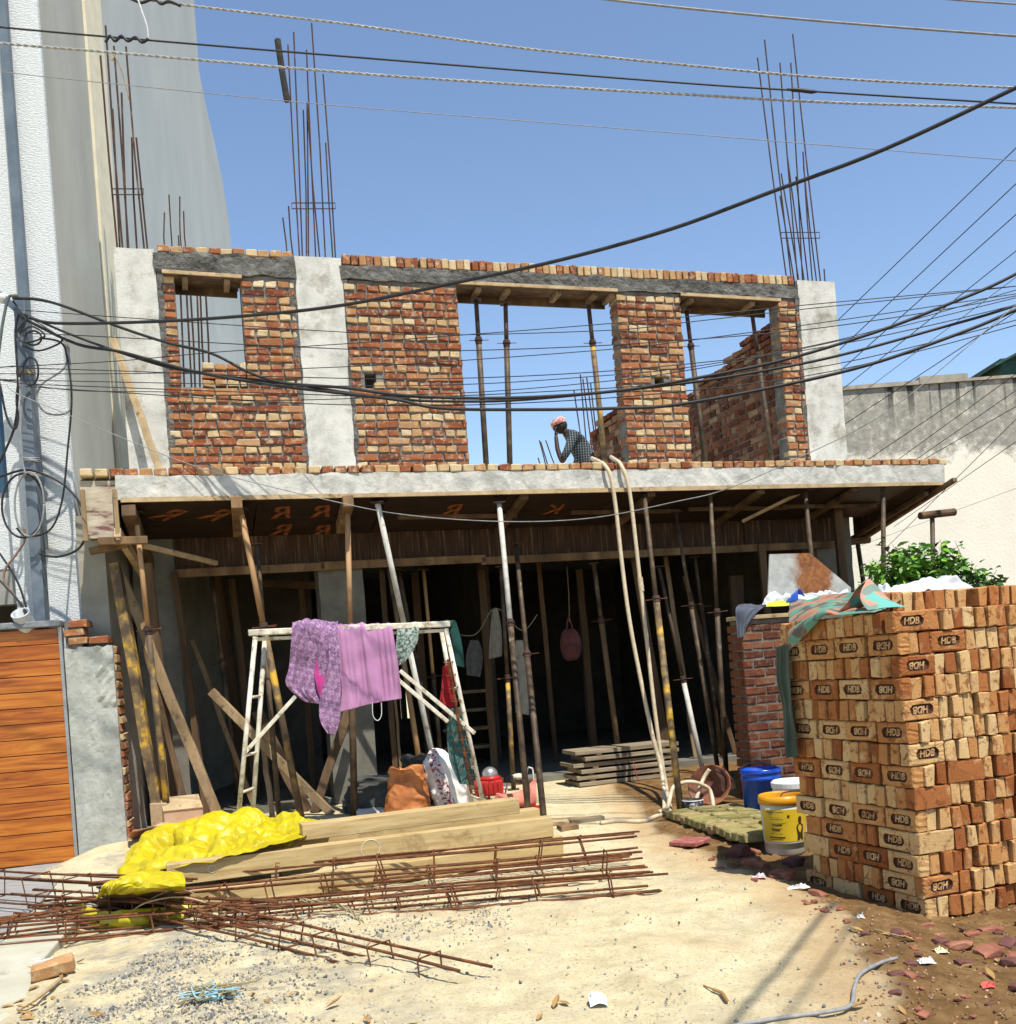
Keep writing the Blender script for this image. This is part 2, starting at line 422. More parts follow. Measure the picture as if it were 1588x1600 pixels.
# ---------------------------------------------------------------- ground, ramps
def ground():
    prn = random.Random(31)
    PR = [(prn.uniform(-2.6, 2.2), prn.uniform(3.6, 8.6), prn.uniform(0, 3.1), prn.uniform(.10, .15), prn.uniform(.008, .018)) for _ in range(90)]
    xs = np.unique(np.concatenate([np.linspace(-400, -12, 12), np.linspace(-12, -5, 15), np.arange(-5, 5.001, .045), np.linspace(5, 12, 15), np.linspace(12, 400, 12)]))
    ys = np.unique(np.concatenate([np.linspace(-300, -4, 10), np.linspace(-4, 2.5, 14), np.arange(2.5, 9.0, .045), np.arange(9, 13.5, .15), np.linspace(13.5, 30, 12), np.linspace(30, 600, 12)]))
    vs, cols = [], []
    for y in ys:
        for x in xs:
            z = gz(x, y)
            d = soil_d(x, y) + .12 * noise.noise(V((x * 2, y * 2, 9))) + .06 * noise.noise(V((x * 7, y * 7, 3)))
            soil = sstep(-.06, .10, d)
            edge = sstep(-.55, 0, d) * (1 - soil)
            grav = sstep(-.35, -1.2, x + .35 * (y - 5.0)) * .6
            if 2.5 < y < 9.2 and -5 < x < 5:
                z += .012 * noise.noise(V((x * 7.5, y * 7.5, 12))) + .008 * noise.noise(V((x * 18, y * 18, 1))) * (1 + 2.2 * soil) + .004 * noise.noise(V((x * 40, y * 40, 7)))
                for (px_, py_, pa, pl, pd) in PR:
                    dx, dy = x - px_, y - py_
                    if abs(dx) < .3 and abs(dy) < .3:
                        e = ((dx * math.cos(pa) + dy * math.sin(pa)) / pl) ** 2 + ((-dx * math.sin(pa) + dy * math.cos(pa)) / (pl * .42)) ** 2
                        if e < 3: z += -pd * math.exp(-e * e) + pd * .5 * math.exp(-(e - 1.6) ** 2 * 3)
            vs.append((x, y, z))
            cols.append((soil, edge, grav, 1))
    nx = len(xs)
    fs = [(j * nx + i, j * nx + i + 1, (j + 1) * nx + i + 1, (j + 1) * nx + i) for j in range(len(ys) - 1) for i in range(nx - 1)]
    mb = MB().add(vs, fs)
    m, nt, b = newmat('ground_sand')
    at_ = N(nt, 'Attribute'); at_.attribute_name = 'mask'
    sp = nt.nodes.new('ShaderNodeSeparateColor')
    nt.links.new(at_.outputs['Color'], sp.inputs[0])
    co = coords(nt)
    sand = ramp(nt, [(.28, (.45, .365, .205)), (.5, (.63, .535, .325)), (.72, (.73, .645, .425))], nz(nt, co, 5, 11, .72))
    sand = mix(nt, sand, (.24, .205, .15), ramp(nt, [(.57, 0.0), (.66, .75)], nz(nt, co, 60, 4, .6)))
    sand = mix(nt, sand, (.30, .24, .15), ramp(nt, [(.55, 0.0), (.70, .7)], nz(nt, co, 150, 3, .6)))
    sand = mix(nt, sand, (.38, .335, .25), ramp(nt, [(.50, 0.0), (.68, .5)], nz(nt, co, 2.2, 8, .7)))
    sand = mix(nt, sand, (.48, .30, .13), ramp(nt, [(.55, 0.0), (.75, .45)], nz(nt, co, 1.1, 6)))
    soil = ramp(nt, [(.3, (.10, .053, .02)), (.5, (.19, .108, .042)), (.72, (.30, .19, .085))], nz(nt, co, 6, 10, .7))
    soil = mix(nt, soil, (.08, .045, .025), ramp(nt, [(.58, 0.0), (.66, .7)], nz(nt, co, 38, 5, .6)))
    ef = N(nt, 'Math', operation='MULTIPLY'); ef.inputs[1].default_value = .62
    nt.links.new(sp.outputs[1], ef.inputs[0])
    c = mix(nt, sand, (.40, .235, .10), ef.outputs[0])
    gf = N(nt, 'Math', operation='MULTIPLY')
    nt.links.new(sp.outputs[2], gf.inputs[0]); nt.links.new(ramp(nt, [(.5, 0.0), (.62, 1.0)], nz(nt, co, 4, 5)), gf.inputs[1])
    c = mix(nt, c, (.24, .23, .21), gf.outputs[0])
    c = mix(nt, c, soil, sp.outputs[0])
    nt.links.new(c, b.inputs['Base Color'])
    b.inputs['Roughness'].default_value = .96
    b.inputs['Specular IOR Level'].default_value = .1
    bump(nt, b, nz(nt, co, 20, 13, .82), .75, .025)
    o = mb.build('ground', m, smooth=True)
    a = o.data.color_attributes.new('mask', 'FLOAT_COLOR', 'POINT')
    a.data.foreach_set('color', np.array(cols, dtype=np.float32).ravel())
    tag(o, kind='structure')
ground()
def slabpoly(name, px, z, th, mat):
    ps = [flat(x, y, z) for x, y in px]
    n = len(ps)
    mb = MB().add([p for p in ps] + [p - V((0, 0, th)) for p in ps], [tuple(range(n))] + [(i, (i + 1) % n, n + (i + 1) % n, n + i) for i in range(n)])
    bm = bmesh.new(); me = mb.mesh(name); bm.from_mesh(me); bmesh.ops.recalc_face_normals(bm, faces=bm.faces)
    if bm.faces[0].normal.z < 0: pass
    bm.to_mesh(me); bm.free()
    return tag(put(name, me, mat, bevel=.01), kind='structure')
slabpoly('pavement', [(-400, 1440), (-60, 1366), (122, 1344), (60, 1412), (-20, 1480), (-400, 1560)], .05, .1, nmat('ramp_grey', [(.3, (.20, .20, .19)), (.7, (.33, .32, .30))], 5, .9, .4, 40, stretch=(1, 6, 1)))
slabpoly('driveway', [(124, 1346), (196, 1352), (176, 1388), (118, 1440), (64, 1502), (40, 1560), (-160, 1760), (-400, 1700), (-400, 1562), (-18, 1481), (62, 1413)], .062, .1, nmat('ramp_pale', [(.3, (.36, .34, .25)), (.7, (.48, .455, .35))], 3, .9, .3, 60, dirt=((.25, .22, .17), 5, .6, .75)))

# ---------------------------------------------------------------- brick meshes
def cbox_mesh(name, sx, sy, sz, ch, jit, rng, mats, mi=0):
    # chamfered, slightly irregular box centred on the origin
    bm = bmesh.new()
    bmesh.ops.create_cube(bm, size=1)
    for v_ in bm.verts:
        v_.co = V((v_.co.x * sx, v_.co.y * sy, v_.co.z * sz)) + V([rng.uniform(-jit, jit) for _ in range(3)])
    bmesh.ops.bevel(bm, geom=bm.edges[:], offset=ch, segments=1, affect='EDGES', clamp_overlap=True)
    for v_ in bm.verts:
        v_.co += V([rng.uniform(-jit, jit) * .6 for _ in range(3)])
    bmesh.ops.triangulate(bm, faces=[f for f in bm.faces if len(f.verts) > 4])
    me = bpy.data.meshes.new(name)
    bm.to_mesh(me); bm.free()
    for m in mats: me.materials.append(m)
    return me
RNG = random.Random(3)
B_H = [cbox_mesh('brick', .109, .222, .067, .007, .008, RNG, [M_bh]) for _ in range(10)]
B_S = [cbox_mesh('brick', .226, .222, .066, .006, .007, RNG, [M_bs]) for _ in range(10)]
B_E = [cbox_mesh('brick', .074, .222, .112, .008, .004, RNG, [M_bh]) for _ in range(6)]
B_C = [cbox_mesh('brick', .115, .225, .072, .010, .0045, RNG, [M_bh]) for _ in range(6)]
def as_np(me):
    v_ = np.empty(len(me.vertices) * 3); me.vertices.foreach_get('co', v_)
    return v_.reshape(-1, 3), [tuple(p.vertices) for p in me.polygons]
NPC = {}
def stuff_add(mb, me, M, mi=0):
    if me.name not in NPC: NPC[me.name] = as_np(me)
    v_, f = NPC[me.name]
    R = np.array(M.to_3x3()); t = np.array(M.translation)
    mb.add((v_ @ R.T + t).tolist(), f, mi)

# ---------------------------------------------------------------- the unfinished building
B = thing('unfinished_building', 'unfinished two storey brick house with bare concrete columns, roofless upper walls and rebar tops', 'building', O, rotz=PHI)
def bpart(mb, name, mats, parent=B, **kw):
    return mb.build(name, mats, parent, **kw)
def rough_box(name, lo, hi, mat, jit=.006, step=.16, parent=B):
    bm = bmesh.new()
    bmesh.ops.create_cube(bm, size=1)
    c = [(a + b) / 2 for a, b in zip(lo, hi)]; s = [b - a for a, b in zip(lo, hi)]
    for v_ in bm.verts: v_.co = V([c[i] + v_.co[i] * s[i] for i in range(3)])
    for ax in range(3):
        n = max(1, min(60, int(s[ax] / step)))
        if n > 1:
            ed = [e for e in bm.edges if abs((e.verts[0].co - e.verts[1].co)[ax]) > s[ax] * .9]
            bmesh.ops.subdivide_edges(bm, edges=ed, cuts=n - 1, use_grid_fill=True)
    for v_ in bm.verts:
        q = v_.co * 6 + V((lo[0] * 3, 1, 2))
        v_.co += V((noise.noise(q), noise.noise(q + V((9, 0, 0))), noise.noise(q + V((0, 9, 0))))) * jit * 1.6
    me = bpy.data.meshes.new(name)
    bm.to_mesh(me); bm.free()
    return put(name, me, mat, parent)
ZS = 3.47
for (a, b) in ((-.855, -.47), (.915, 1.413), (6.99, 7.525)):
    rough_box('column', (a, .0, ZS), (b, .30, 5.985), M_con, .004)
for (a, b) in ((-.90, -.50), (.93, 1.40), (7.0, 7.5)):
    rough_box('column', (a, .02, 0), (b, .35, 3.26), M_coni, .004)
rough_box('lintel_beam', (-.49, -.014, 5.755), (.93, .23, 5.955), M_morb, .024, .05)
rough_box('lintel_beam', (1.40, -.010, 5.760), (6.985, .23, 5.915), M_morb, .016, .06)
rough_box('floor_slab', (-.94, -1.10, 3.262), (8.0, 8.5, ZS), M_fasc, .014, .12)
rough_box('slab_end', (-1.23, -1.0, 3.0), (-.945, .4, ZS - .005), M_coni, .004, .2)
# bricks: the front ones are objects, what is past the limit is one joined part
placed = []
core = MB()
def course_bricks(u0, u1, z, k, v0=.0, stagger=0.0):
    if k % 2:
        pitch, pool = .124, B_H
    else:
        pitch, pool = .240, B_S
    x = u0 - (stagger if k % 2 == 0 else 0)
    first = True
    while x < u1 - .03:
        w = pitch
        a, b = max(x, u0), min(x + w, u1)
        if b - a > .035:
            placed.append(((a + b) / 2, v0, z, (b - a - .012) / (w - .012), pool))
        x += w
HOLES = [(1.575, 1.70, 4.645, 4.735), (4.98, 5.10, 4.70, 4.77)]
def pier(u0, u1, z0, z1, k0=0, stag=.0):
    k = k0; z = z0
    while z + .0865 < z1 + .03:
        course_bricks(u0, u1, z + .043, k, stagger=stag if (k // 2) % 2 else 0)
        z += .0865; k += 1
CH = .0865
zs = lambda n: ZS + CH * n
NSILL = 13                                             # courses below the window sill
pier(-.462, .905, ZS, zs(NSILL), 0, .06)
pier(-.42, -.295, zs(NSILL), 5.75, 1)
pier(.352, .905, zs(NSILL), 5.75, 1, .1)
pier(-.095, .35, zs(NSILL), zs(NSILL + 3), 1)
pier(1.418, 2.672, ZS, 5.76, 0, .12)
pier(4.56, 5.388, ZS, 5.76, 0, .1)
pier(6.69, 6.985, ZS, 5.76, 1, .1)
def hole(u, z): return any(a < u < b and c - .03 < z < d + .03 for a, b, c, d in HOLES)
for (a, b, z1) in ((-.466, -.29, 5.76), (-.29, .35, zs(NSILL)), (.35, .91, 5.76), (1.412, 2.668, 5.76), (4.565, 5.383, 5.76), (6.694, 6.988, 5.76)):
    hs = [h for h in HOLES if a < h[0] < b]
    segs = [(a + .004, b - .004, ZS, z1)]
    if hs:
        h = hs[0]
        segs = [(a + .004, b - .004, ZS, h[2] - .04), (a + .004, b - .004, h[3] + .03, z1), (a + .004, h[0], h[2] - .04, h[3] + .03), (h[1], b - .004, h[2] - .04, h[3] + .03)]
        mb = MB(); box(mb, (h[0] - .02, .19, h[2] - .05), (h[1] + .02, .20, h[3] + .04)); bpart(mb, 'hole_backing', M_int)  # dark plate closing the hole, stands in for the shade inside it
    for q in segs:
        mb = MB(); box(mb, (q[0], .016, q[2]), (q[1], .185 if hs else .21, q[3])); bpart(mb, 'mortar', M_mor)
cand = [p for p in placed if not hole(p[0], p[2])]
# coping courses
cop = []
x = -.44
while x < .84:
    cop.append((x + .06, .0, 5.993, 1, B_C)); x += .1235
x = 1.43
while x < 6.93:
    cop.append((x + .04, .0, 5.972, 1, B_E)); x += .0835
slabc = []
x = -1.235
while x < 7.95:
    slabc.append((x + .06, -1.10 + .005, ZS + .036, 1, B_C)); x += .1255
def vis(p): return p[2] > 3.72
front = sorted([p for p in cand if vis(p)], key=lambda p: (p[0] + (0 if p[4] is B_S else 1.2)))
allb = [(p, 'slab') for p in slabc] + [(p, 'cop') for p in cop] + [(p, 'w') for p in front]
ind = set(id(p) for p, k in [(q, 's') for q in slabc] )
quota = 300 - len(slabc)
ind |= set(id(p) for p in front[:quota])
stuff = MB()
rr = random.Random(11)
for p in slabc + cop + cand:
    u, v0, z, sc, pool = p
    me = rr.choice(pool)
    top = pool is B_C or pool is B_E
    M = Matrix.Translation((u, v0 + .108 - rr.uniform(-.004, .010), z + rr.uniform(-.003, .003))) @ Euler((rr.uniform(-.015, .015), rr.uniform(-.02, .02) + (math.pi if rr.random() < .5 else 0), rr.uniform(-.02, .02) + (rr.uniform(-.05, .05) if top else 0))).to_matrix().to_4x4() @ Matrix.Diagonal((sc, 1, 1, 1))
    if id(p) in ind:
        o = bpy.data.objects.new('brick', me)
        COL.objects.link(o); o.parent = B; o.matrix_basis = M
    else:
        stuff_add(stuff, me, M, 0 if pool is B_S else 1)
# inner walls seen through the openings: right side wall and a low partition
stuff_in = MB()
def inner_wall(u, v0, v1, zt0, zt1, face=-1):
    n = int((5.6 - ZS) / CH)
    for k in range(n):
        z = ZS + CH * k
        vmax = v1 if z < zt1 else v0 + (v1 - v0) * (zt0 - z) / max(.01, zt0 - zt1)
        if z + CH > zt0 + .01: break
        L = .24 if k % 2 == 0 else .124
        y = v0 - (.06 if k % 4 == 0 else 0)
        while y + L < vmax + .08:
            me = rr.choice(B_S if k % 2 == 0 else B_H)
            M = Matrix.Translation((u + rr.uniform(-.006, .006), y + L / 2, z + .043)) @ Euler((0, rr.uniform(-.02, .02), math.pi / 2)).to_matrix().to_4x4()
            stuff_add(stuff_in, me, M)
            y += L
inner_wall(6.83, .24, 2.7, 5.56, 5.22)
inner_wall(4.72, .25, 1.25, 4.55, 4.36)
o = stuff_in.build('brick', [M_brick_shaded], B); tag(o, kind='stuff')
o = stuff.build('brick', [M_bi, M_bi2], B)
tag(o, kind='stuff')
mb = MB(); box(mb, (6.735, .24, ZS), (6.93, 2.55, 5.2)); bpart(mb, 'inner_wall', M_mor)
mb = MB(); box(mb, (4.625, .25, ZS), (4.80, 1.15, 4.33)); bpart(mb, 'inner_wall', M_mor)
# ground floor shell: back wall with slits of daylight, side wall, facade beam, plinth
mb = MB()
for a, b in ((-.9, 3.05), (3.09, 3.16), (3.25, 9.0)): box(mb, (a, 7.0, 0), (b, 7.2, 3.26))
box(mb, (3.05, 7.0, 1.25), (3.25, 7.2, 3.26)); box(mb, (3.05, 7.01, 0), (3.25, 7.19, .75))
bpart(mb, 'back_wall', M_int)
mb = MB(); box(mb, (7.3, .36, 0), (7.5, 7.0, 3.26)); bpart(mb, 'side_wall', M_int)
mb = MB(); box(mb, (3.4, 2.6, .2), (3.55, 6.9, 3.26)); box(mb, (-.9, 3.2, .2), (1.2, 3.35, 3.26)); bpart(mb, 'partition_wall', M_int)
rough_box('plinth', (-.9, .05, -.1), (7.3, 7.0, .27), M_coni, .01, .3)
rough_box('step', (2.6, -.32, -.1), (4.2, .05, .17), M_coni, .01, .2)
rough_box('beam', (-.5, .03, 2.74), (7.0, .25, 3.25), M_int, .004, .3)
for a, b in ((-.468, -.405), (.855, .918), (1.408, 1.458), (6.935, 6.992)):
    rough_box('mortar_smear', (a, -.004, ZS), (b, .10, 5.76), M_morb, .014, .05)
for a, b in ((-.47, .92), (1.41, 4.0), (4.0, 6.98)):
    rough_box('mortar_smear', (a, -.003, 5.735 if a > 1 else 5.745), (b, .05, 5.775), M_morb, .016, .05) if False else None
# rebar standing out of the columns
def rebar(px0, py0, px1, py1, v=.15, r=.0085, dv=0, mat=M_reb, parent=B, name='rebar'):
    a = fac(px0, py0, v); b = fac(px1, py1, v + dv)
    if a.z > b.z: a, b = b, a
    a.z -= .12
    mid = a.lerp(b, .5) + V((random.uniform(-.012, .012), 0, 0))
    mb = MB(); tube(mb, [a, mid, b], r, 6)
    return mb.build(name, mat, parent)
for px0, px1, py1, dv, v in ((184, 157, 87, 0, .06), (192, 165, 40, 0, .06), (201, 178, 72, 0, .06), (226, 197, 73, 0, .06), (187, 176, 170, 0, .24), (199, 190, 145, 0, .24), (214, 206, 215, 0, .24), (231, 213, 215, 0, .24)):
    rebar(px0, 390, px1, py1, v, dv=dv, r=.011)
for px0, px1, py1, v in ((257, 257, 332, .9), (269, 264, 304, .9), (283, 281, 307, .9), (291, 287, 330, .9), (280, 279, 368, .9)):
    rebar(px0, 388, px1, py1, v)
for px0, px1, py1, v in ((449, 442, 340, .24), (459, 451, 322, .24), (468, 450, 70, .06), (472, 459, 50, .06), (478, 474, 172, .24), (481, 480, 160, .24), (493, 479, 78, .06), (508, 487, 36, .06), (500, 480, 162, .2), (524, 505, 116, .06), (520, 509, 223, .24)):
    rebar(px0, 402, px1, py1, v)
for px0, px1, py1, v in ((1231, 1184, 90, .06), (1238, 1195, 62, .06), (1247, 1219, 98, .24), (1254, 1236, 98, .24), (1283, 1239, 53, .06), (1243, 1219, 306, .06), (1250, 1221, 271, .24), (1258, 1231, 247, .06), (1264, 1244, 276, .24), (1270, 1255, 237, .06), (1277, 1256, 260, .24), (1291, 1288, 420, .1)):
    rebar(px0, 440, px1, py1, v)
tpq = [fac(434, 62, .05), fac(441, 110, .05), fac(449, 158, .05)]
mb = MB(); tube(mb, [l2w(*q) for q in tpq], .035, 7)
o = mb.build('stick', nmat('charred_wood', [(.3, (.015, .014, .013)), (.7, (.06, .055, .05))], 12, .9), None, origin=l2w(*tpq[1])); o.location = l2w(*tpq[1])
tag(o, 'dark weathered stick tied to the leftmost bar above the middle column', 'stick')
def stirrup(pts, r=.006, parent=B, mat=M_reb):
    mb = MB(); tube(mb, pts, r, 5, closed=True)
    return mb.build('stirrup', mat, parent)
for l, r_, y in ((175, 224, 298), (456, 524, 320), (1221, 1281, 366)):
    a, b = fac(l, y + 6, .04), fac(r_, y + 6, .04); c, d = fac(r_, y - 3, .28), fac(l, y - 3, .28)
    stirrup([a, b, c, d])
for px0, py0, px1, py1 in ((915, 730, 897, 610), (920, 730, 907, 585), (930, 730, 911, 592), (936, 730, 917, 590), (938, 730, 923, 598), (848, 730, 841, 715), (855, 730, 843, 688), (859, 730, 845, 690), (871, 730, 853, 688)):
    rebar(px0, py0, px1, py1, 6.5 if px0 > 890 else 8.2, r=.012)
for px0, px1, t in ((288, 281, 430), (300, 290, 430), (305, 296, 430), (312, 307, 430), (320, 312, 430), (327, 320, 430)):
    rebar(px0, 620, px1, t, 1.0, r=.012)

# ---------------------------------------------------------------- formwork
FW = thing('slab_formwork', 'dark plywood formwork with timber bearers under the overhanging balcony slab', 'formwork', O, rotz=PHI)
def sofz(v): return 3.235 - .165 * (v + 1.07)
u = -.93
k = 0
while u < 7.85:
    for v0, v1 in ((-1.07, -.56), (-.55, .0)):
        u1_ = min(u + 1.21, 7.88); zo = random.uniform(-.004, 0)
        za, zb_ = sofz(v0) + zo, sofz(v1) + zo
        mb = MB(); mb.add([(u + .004, v0, za), (u1_, v0, za), (u1_, v1, zb_), (u + .004, v1, zb_), (u + .004, v0, za + .018), (u1_, v0, za + .018), (u1_, v1, zb_ + .018), (u + .004, v1, zb_ + .018)], BF)
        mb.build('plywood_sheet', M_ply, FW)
    u += 1.22
def fbar(name, p, q, w, h, mat, parent=FW, jit=0):
    mb = MB(); bar(mb, p, q, w, h, V((0, 0, 1))); return mb.build(name, mat, parent, bevel=.006)
def fascia_edge():
    u = -.90
    while u < 7.8:
        L = random.uniform(1.1, 1.9)
        mb = MB(); box(mb, (u, -1.135, 3.232), (min(u + L, 7.95), -1.105, 3.268 + random.uniform(0, .01)))
        mb.build('edge_strip', M_timl, FW)
        u += L + .004
fascia_edge()
for u_, ex in ((fac(368, 770, -1.2).x, .12), (fac(543, 770, -1.2).x, .06)):
    fbar('bearer', (u_, -1.16 - ex, 3.185), (u_ + .04, -.35, sofz(-.35) - .06), .10, .11, M_tim)
for u_ in (2.9, 4.3, 5.6, 6.8):
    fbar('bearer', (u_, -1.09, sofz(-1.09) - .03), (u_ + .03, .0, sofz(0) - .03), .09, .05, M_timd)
for u_ in (1.7, 3.6, 5.0, 6.2):
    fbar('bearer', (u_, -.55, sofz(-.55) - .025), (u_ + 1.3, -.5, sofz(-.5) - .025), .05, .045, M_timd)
fbar('bearer', fac(1160, 815, -.5), fac(1255, 768, -.9), .05, .035, M_timl)
for a, b in ((-.48, .93), (.94, 2.6), (2.61, 3.45), (3.46, 4.7), (4.71, 6.0), (6.01, 7.3)):
    mb = MB(); box(mb, (a, -.002, 2.72), (b - .01, .018, 3.06)); mb.build('beam_board', M_board, FW)
for a, b, z in ((-.5, 1.0, 2.70), (.95, 2.75, 2.715), (2.7, 4.75, 2.70), (4.72, 7.2, 2.715)):
    fbar('runner', (a, -.045, z), (b, -.045, z + .01), .045, .085, M_tim)
# left end box of the slab, right tapered side board
mb = MB(); box(mb, (-1.235, -1.06, 2.93), (-.93, -1.02, 3.44))
mb.build('end_board', nmat('end_board', [(.36, (.15, .07, .06)), (.46, (.36, .30, .22)), (.7, (.48, .42, .31))], 7, .85, .3, 30, stretch=(.6, 1, 2.5)), FW)
for x_ in (-1.215, -.945): fbar('stiffener', (x_, -1.085, 2.90), (x_ + .0, -1.085, 3.36), .04, .04, M_timm)
fbar('bearer', (-1.12, -1.05, 2.90), (-.70, -1.05, 2.90), .07, .07, M_tim)
fbar('bearer', (-.84, -1.14, 3.16), (-.74, .15, 2.78), .12, .11, M_timd)
fbar('bearer', (-.95, -1.10, 2.97), (-.75, .1, 2.62), .06, .09, M_timl)
fbar('bearer', fac(222, 852, -.9), fac(338, 880, -.2), .05, .045, M_timl)
fbar('bearer', fac(140, 862, -.9), fac(200, 850, -.9), .09, .06, M_tim)
mb = MB()
mb.add([(7.9, -1.08, 3.23), (7.9, .5, 2.82), (7.9, .5, 3.25), (7.9, -1.08, 3.262), (7.95, -1.08, 3.23), (7.95, .5, 2.82), (7.95, .5, 3.25), (7.95, -1.08, 3.262)], BF[:0] + [(0, 1, 2, 3), (7, 6, 5, 4), (0, 4, 5, 1), (1, 5, 6, 2), (2, 6, 7, 3), (3, 7, 4, 0)])
mb.build('side_board', M_board, FW)
fbar('side_runner', (7.97, -1.30, 3.26), (7.97, .55, 2.80), .06, .05, M_tim)
fbar('side_runner', (7.80, -1.02, 3.16), (7.84, .5, 2.84), .06, .05, M_timd)
mb = MB(); tube(mb, [fac(1438, 806, -1.0), fac(1492, 800, -1.0)], .045, 9); mb.build('head_log', M_timd, FW, bevel=.005)
mb = MB(); tube(mb, [fac(1322, 847, .35), fac(1358, 843, .35)], .05, 9); mb.build('head_log', M_timd, FW)
def text_mesh(body, size, ext, shear=0.0):
    c = bpy.data.curves.new('t', 'FONT')
    c.body = body; c.size = size; c.extrude = ext; c.shear = shear
    c.align_x = 'CENTER'; c.align_y = 'CENTER'; c.resolution_u = 3
    c.offset = size * .018
    o = bpy.data.objects.new('t', c)
    COL.objects.link(o)
    me = bpy.data.meshes.new_from_object(o.evaluated_get(bpy.context.evaluated_depsgraph_get()))
    bpy.data.objects.remove(o); bpy.data.curves.remove(c)
    return me
M_ormark = nmat('orange_paint', [(.38, (.03, .015, .008)), (.5, (.20, .06, .016)), (.66, (.36, .11, .025))], 9, .7, 0)
RM = text_mesh('R', .34, .001); RM.materials.append(M_ormark)
KM = text_mesh('K', .30, .001); KM.materials.append(M_ormark)
for px, py, me in ((262, 805, RM), (338, 805, RM), (440, 802, RM), (502, 800, RM), (440, 829, RM), (503, 830, RM), (865, 797, KM), (706, 798, RM)):
    d = ray(px, py)
    nrm_ = U.cross(W + V((0, 0, -.165))); p0_ = l2w(0, -1.07, sofz(-1.07) - .0068)
    q = EYE + d * ((p0_ - EYE).dot(nrm_) / d.dot(nrm_)) - O
    o = bpy.data.objects.new('painted_letter', me)
    COL.objects.link(o); o.parent = FW
    o.location = (q.dot(U), q.dot(W), q.z)
    o.rotation_euler = (math.atan(-.165), 0, 0)
    o.rotation_euler = (Matrix.Rotation(math.atan(-.165), 3, 'X') @ Matrix.Rotation(math.pi + random.uniform(-.12, .12) + (.7 if px < 400 else 0), 3, 'Z')).to_euler(); o.scale = (1.0, 1.45, 1)
# window lintel formwork
def lintel(name_label, pl, pr, th, blocks):
    a, b = fac(*pl), fac(*pr)
    L = thing('lintel_formwork', name_label, 'formwork', l2w(a.x, 0, a.z), 'plank formwork under the window lintels', PHI)
    w = b.x - a.x
    M = Matrix.Rotation(-math.atan2(b.z - a.z, w), 4, 'Y')
    for j, (v0, v1) in enumerate(((-.06, .07), (.075, .20), (.205, .30))):
        mb = MB(); xbox(mb, M, (0 if j else -.02, v0, -.035), (w - .012 * j, v1, 0)); mb.build('plank', M_timd, L, bevel=.004)
    mb = MB(); xbox(mb, M, (-.03, -.078, -.034), (w - .005, -.0615, .004)); mb.build('edge_strip', M_timl, L, bevel=.003)
    mb = MB(); xbox(mb, M, (.03, .235, -.12), (w - .04, .26, -.036)); mb.build('back_board', M_timd, L)
    for t in blocks:
        mb = MB(); xbox(mb, M, (w * t - .03, -.03, -.085), (w * t + .03, .23, -.036)); mb.build('cleat', M_timm, L, bevel=.004)
lintel('short plank formwork under the lintel of the small left window', (258, 426), (378, 434), .03, (.25, .8))
lintel('long sagging plank formwork under the lintel of the wide middle window', (716, 443), (962, 455), .03, (.12, .30, .62, .86, .97))
lintel('plank formwork under the lintel of the right upper window', (1063, 461), (1216, 470), .03, (.1, .72))

# ---------------------------------------------------------------- props
PG = 'steel shoring props holding up the slab'
def prop(label, top, bot, rt=.024, rb=.030, split=.45, mt=M_pipe, mbm=M_pipe, head=True, group=PG, handle=True, name='shoring_prop', collar_ang=0.0):
    top, bot = V(top), V(bot)
    t = thing(name, label, 'prop', bot, group)
    d = (bot - top)
    c = top + d * split
    mb = MB(); tube(mb, [top + V((0, 0, -.01)), c + d.normalized() * .05], rt, 10); mb.build('inner_tube', mt, t, smooth=True)
    mb = MB(); tube(mb, [c, bot.lerp(c, .5), bot + V((0, 0, .008))], rb, 10); mb.build('outer_tube', mbm, t, smooth=True)
    ax = d.normalized()
    mb = MB(); lathe(mb, c, [(rb, -.035), (rb + .006, -.03), (rb + .006, -.006), (rb + .014, -.005), (rb + .014, .006), (rb + .005, .007), (rb + .004, .04), (rt * .9, .045)], 14, axis=ax); mb.build('collar', M_reb, t)
    if handle:
        s = V((math.cos(collar_ang), math.sin(collar_ang), .05))
        mb = MB(); tube(mb, [c - s * .11, c + s * .12], .0045, 6); mb.build('pin_handle', M_rust, t)
    if head:
        mb = MB(); box(mb, (top.x - .06, top.y - .06, top.z - .008), (top.x + .06, top.y + .06, top.z)); mb.build('head_plate', M_reb, t)
        mb = MB(); box(mb, (bot.x - .06, bot.y - .06, bot.z), (bot.x + .06, bot.y + .06, bot.z + .008)); mb.build('base_plate', M_reb, t)
    return t
def gfoot(px, py):
    return og(px, py, .0)
def ptop(px, py, v): return fw(px, py, v)
def pfoot(px, py, v):
    p = fw(px, py, v); p.z = max(gz(p.x, p.y), .27 if v > .05 else 0); return p
prop('shoring prop with a pale wooden upper tube, first from the left under the slab', ptop(212, 800, -.95), pfoot(264, 1283, -.95), split=.36, mt=M_pipeo, mbm=M_pipey)
prop('shoring prop with orange wood upper tube and yellow paint flakes, behind the left trestle legs', ptop(376, 795, -1.05), pfoot(472, 1276, -1.05), .028, .034, .37, M_pipeo, M_pipey)
prop('thin dark shoring prop close behind the orange topped one', ptop(402, 850, -.8), pfoot(434, 1245, -.8), .02, .026, .3)
prop('shoring prop in front of the middle column, running down behind the pink cloth', ptop(543, 795, -1.0), pfoot(554, 1275, -1.0), .027, .034, .41, M_pipeo, M_pipe, collar_ang=0)
prop('leaning shoring prop with white painted upper tube and yellow tip behind the grey green rag', ptop(590, 785, -1.05), pfoot(688, 1215, -.35), .028, .028, .43, M_pipew, M_pipew, handle=False)
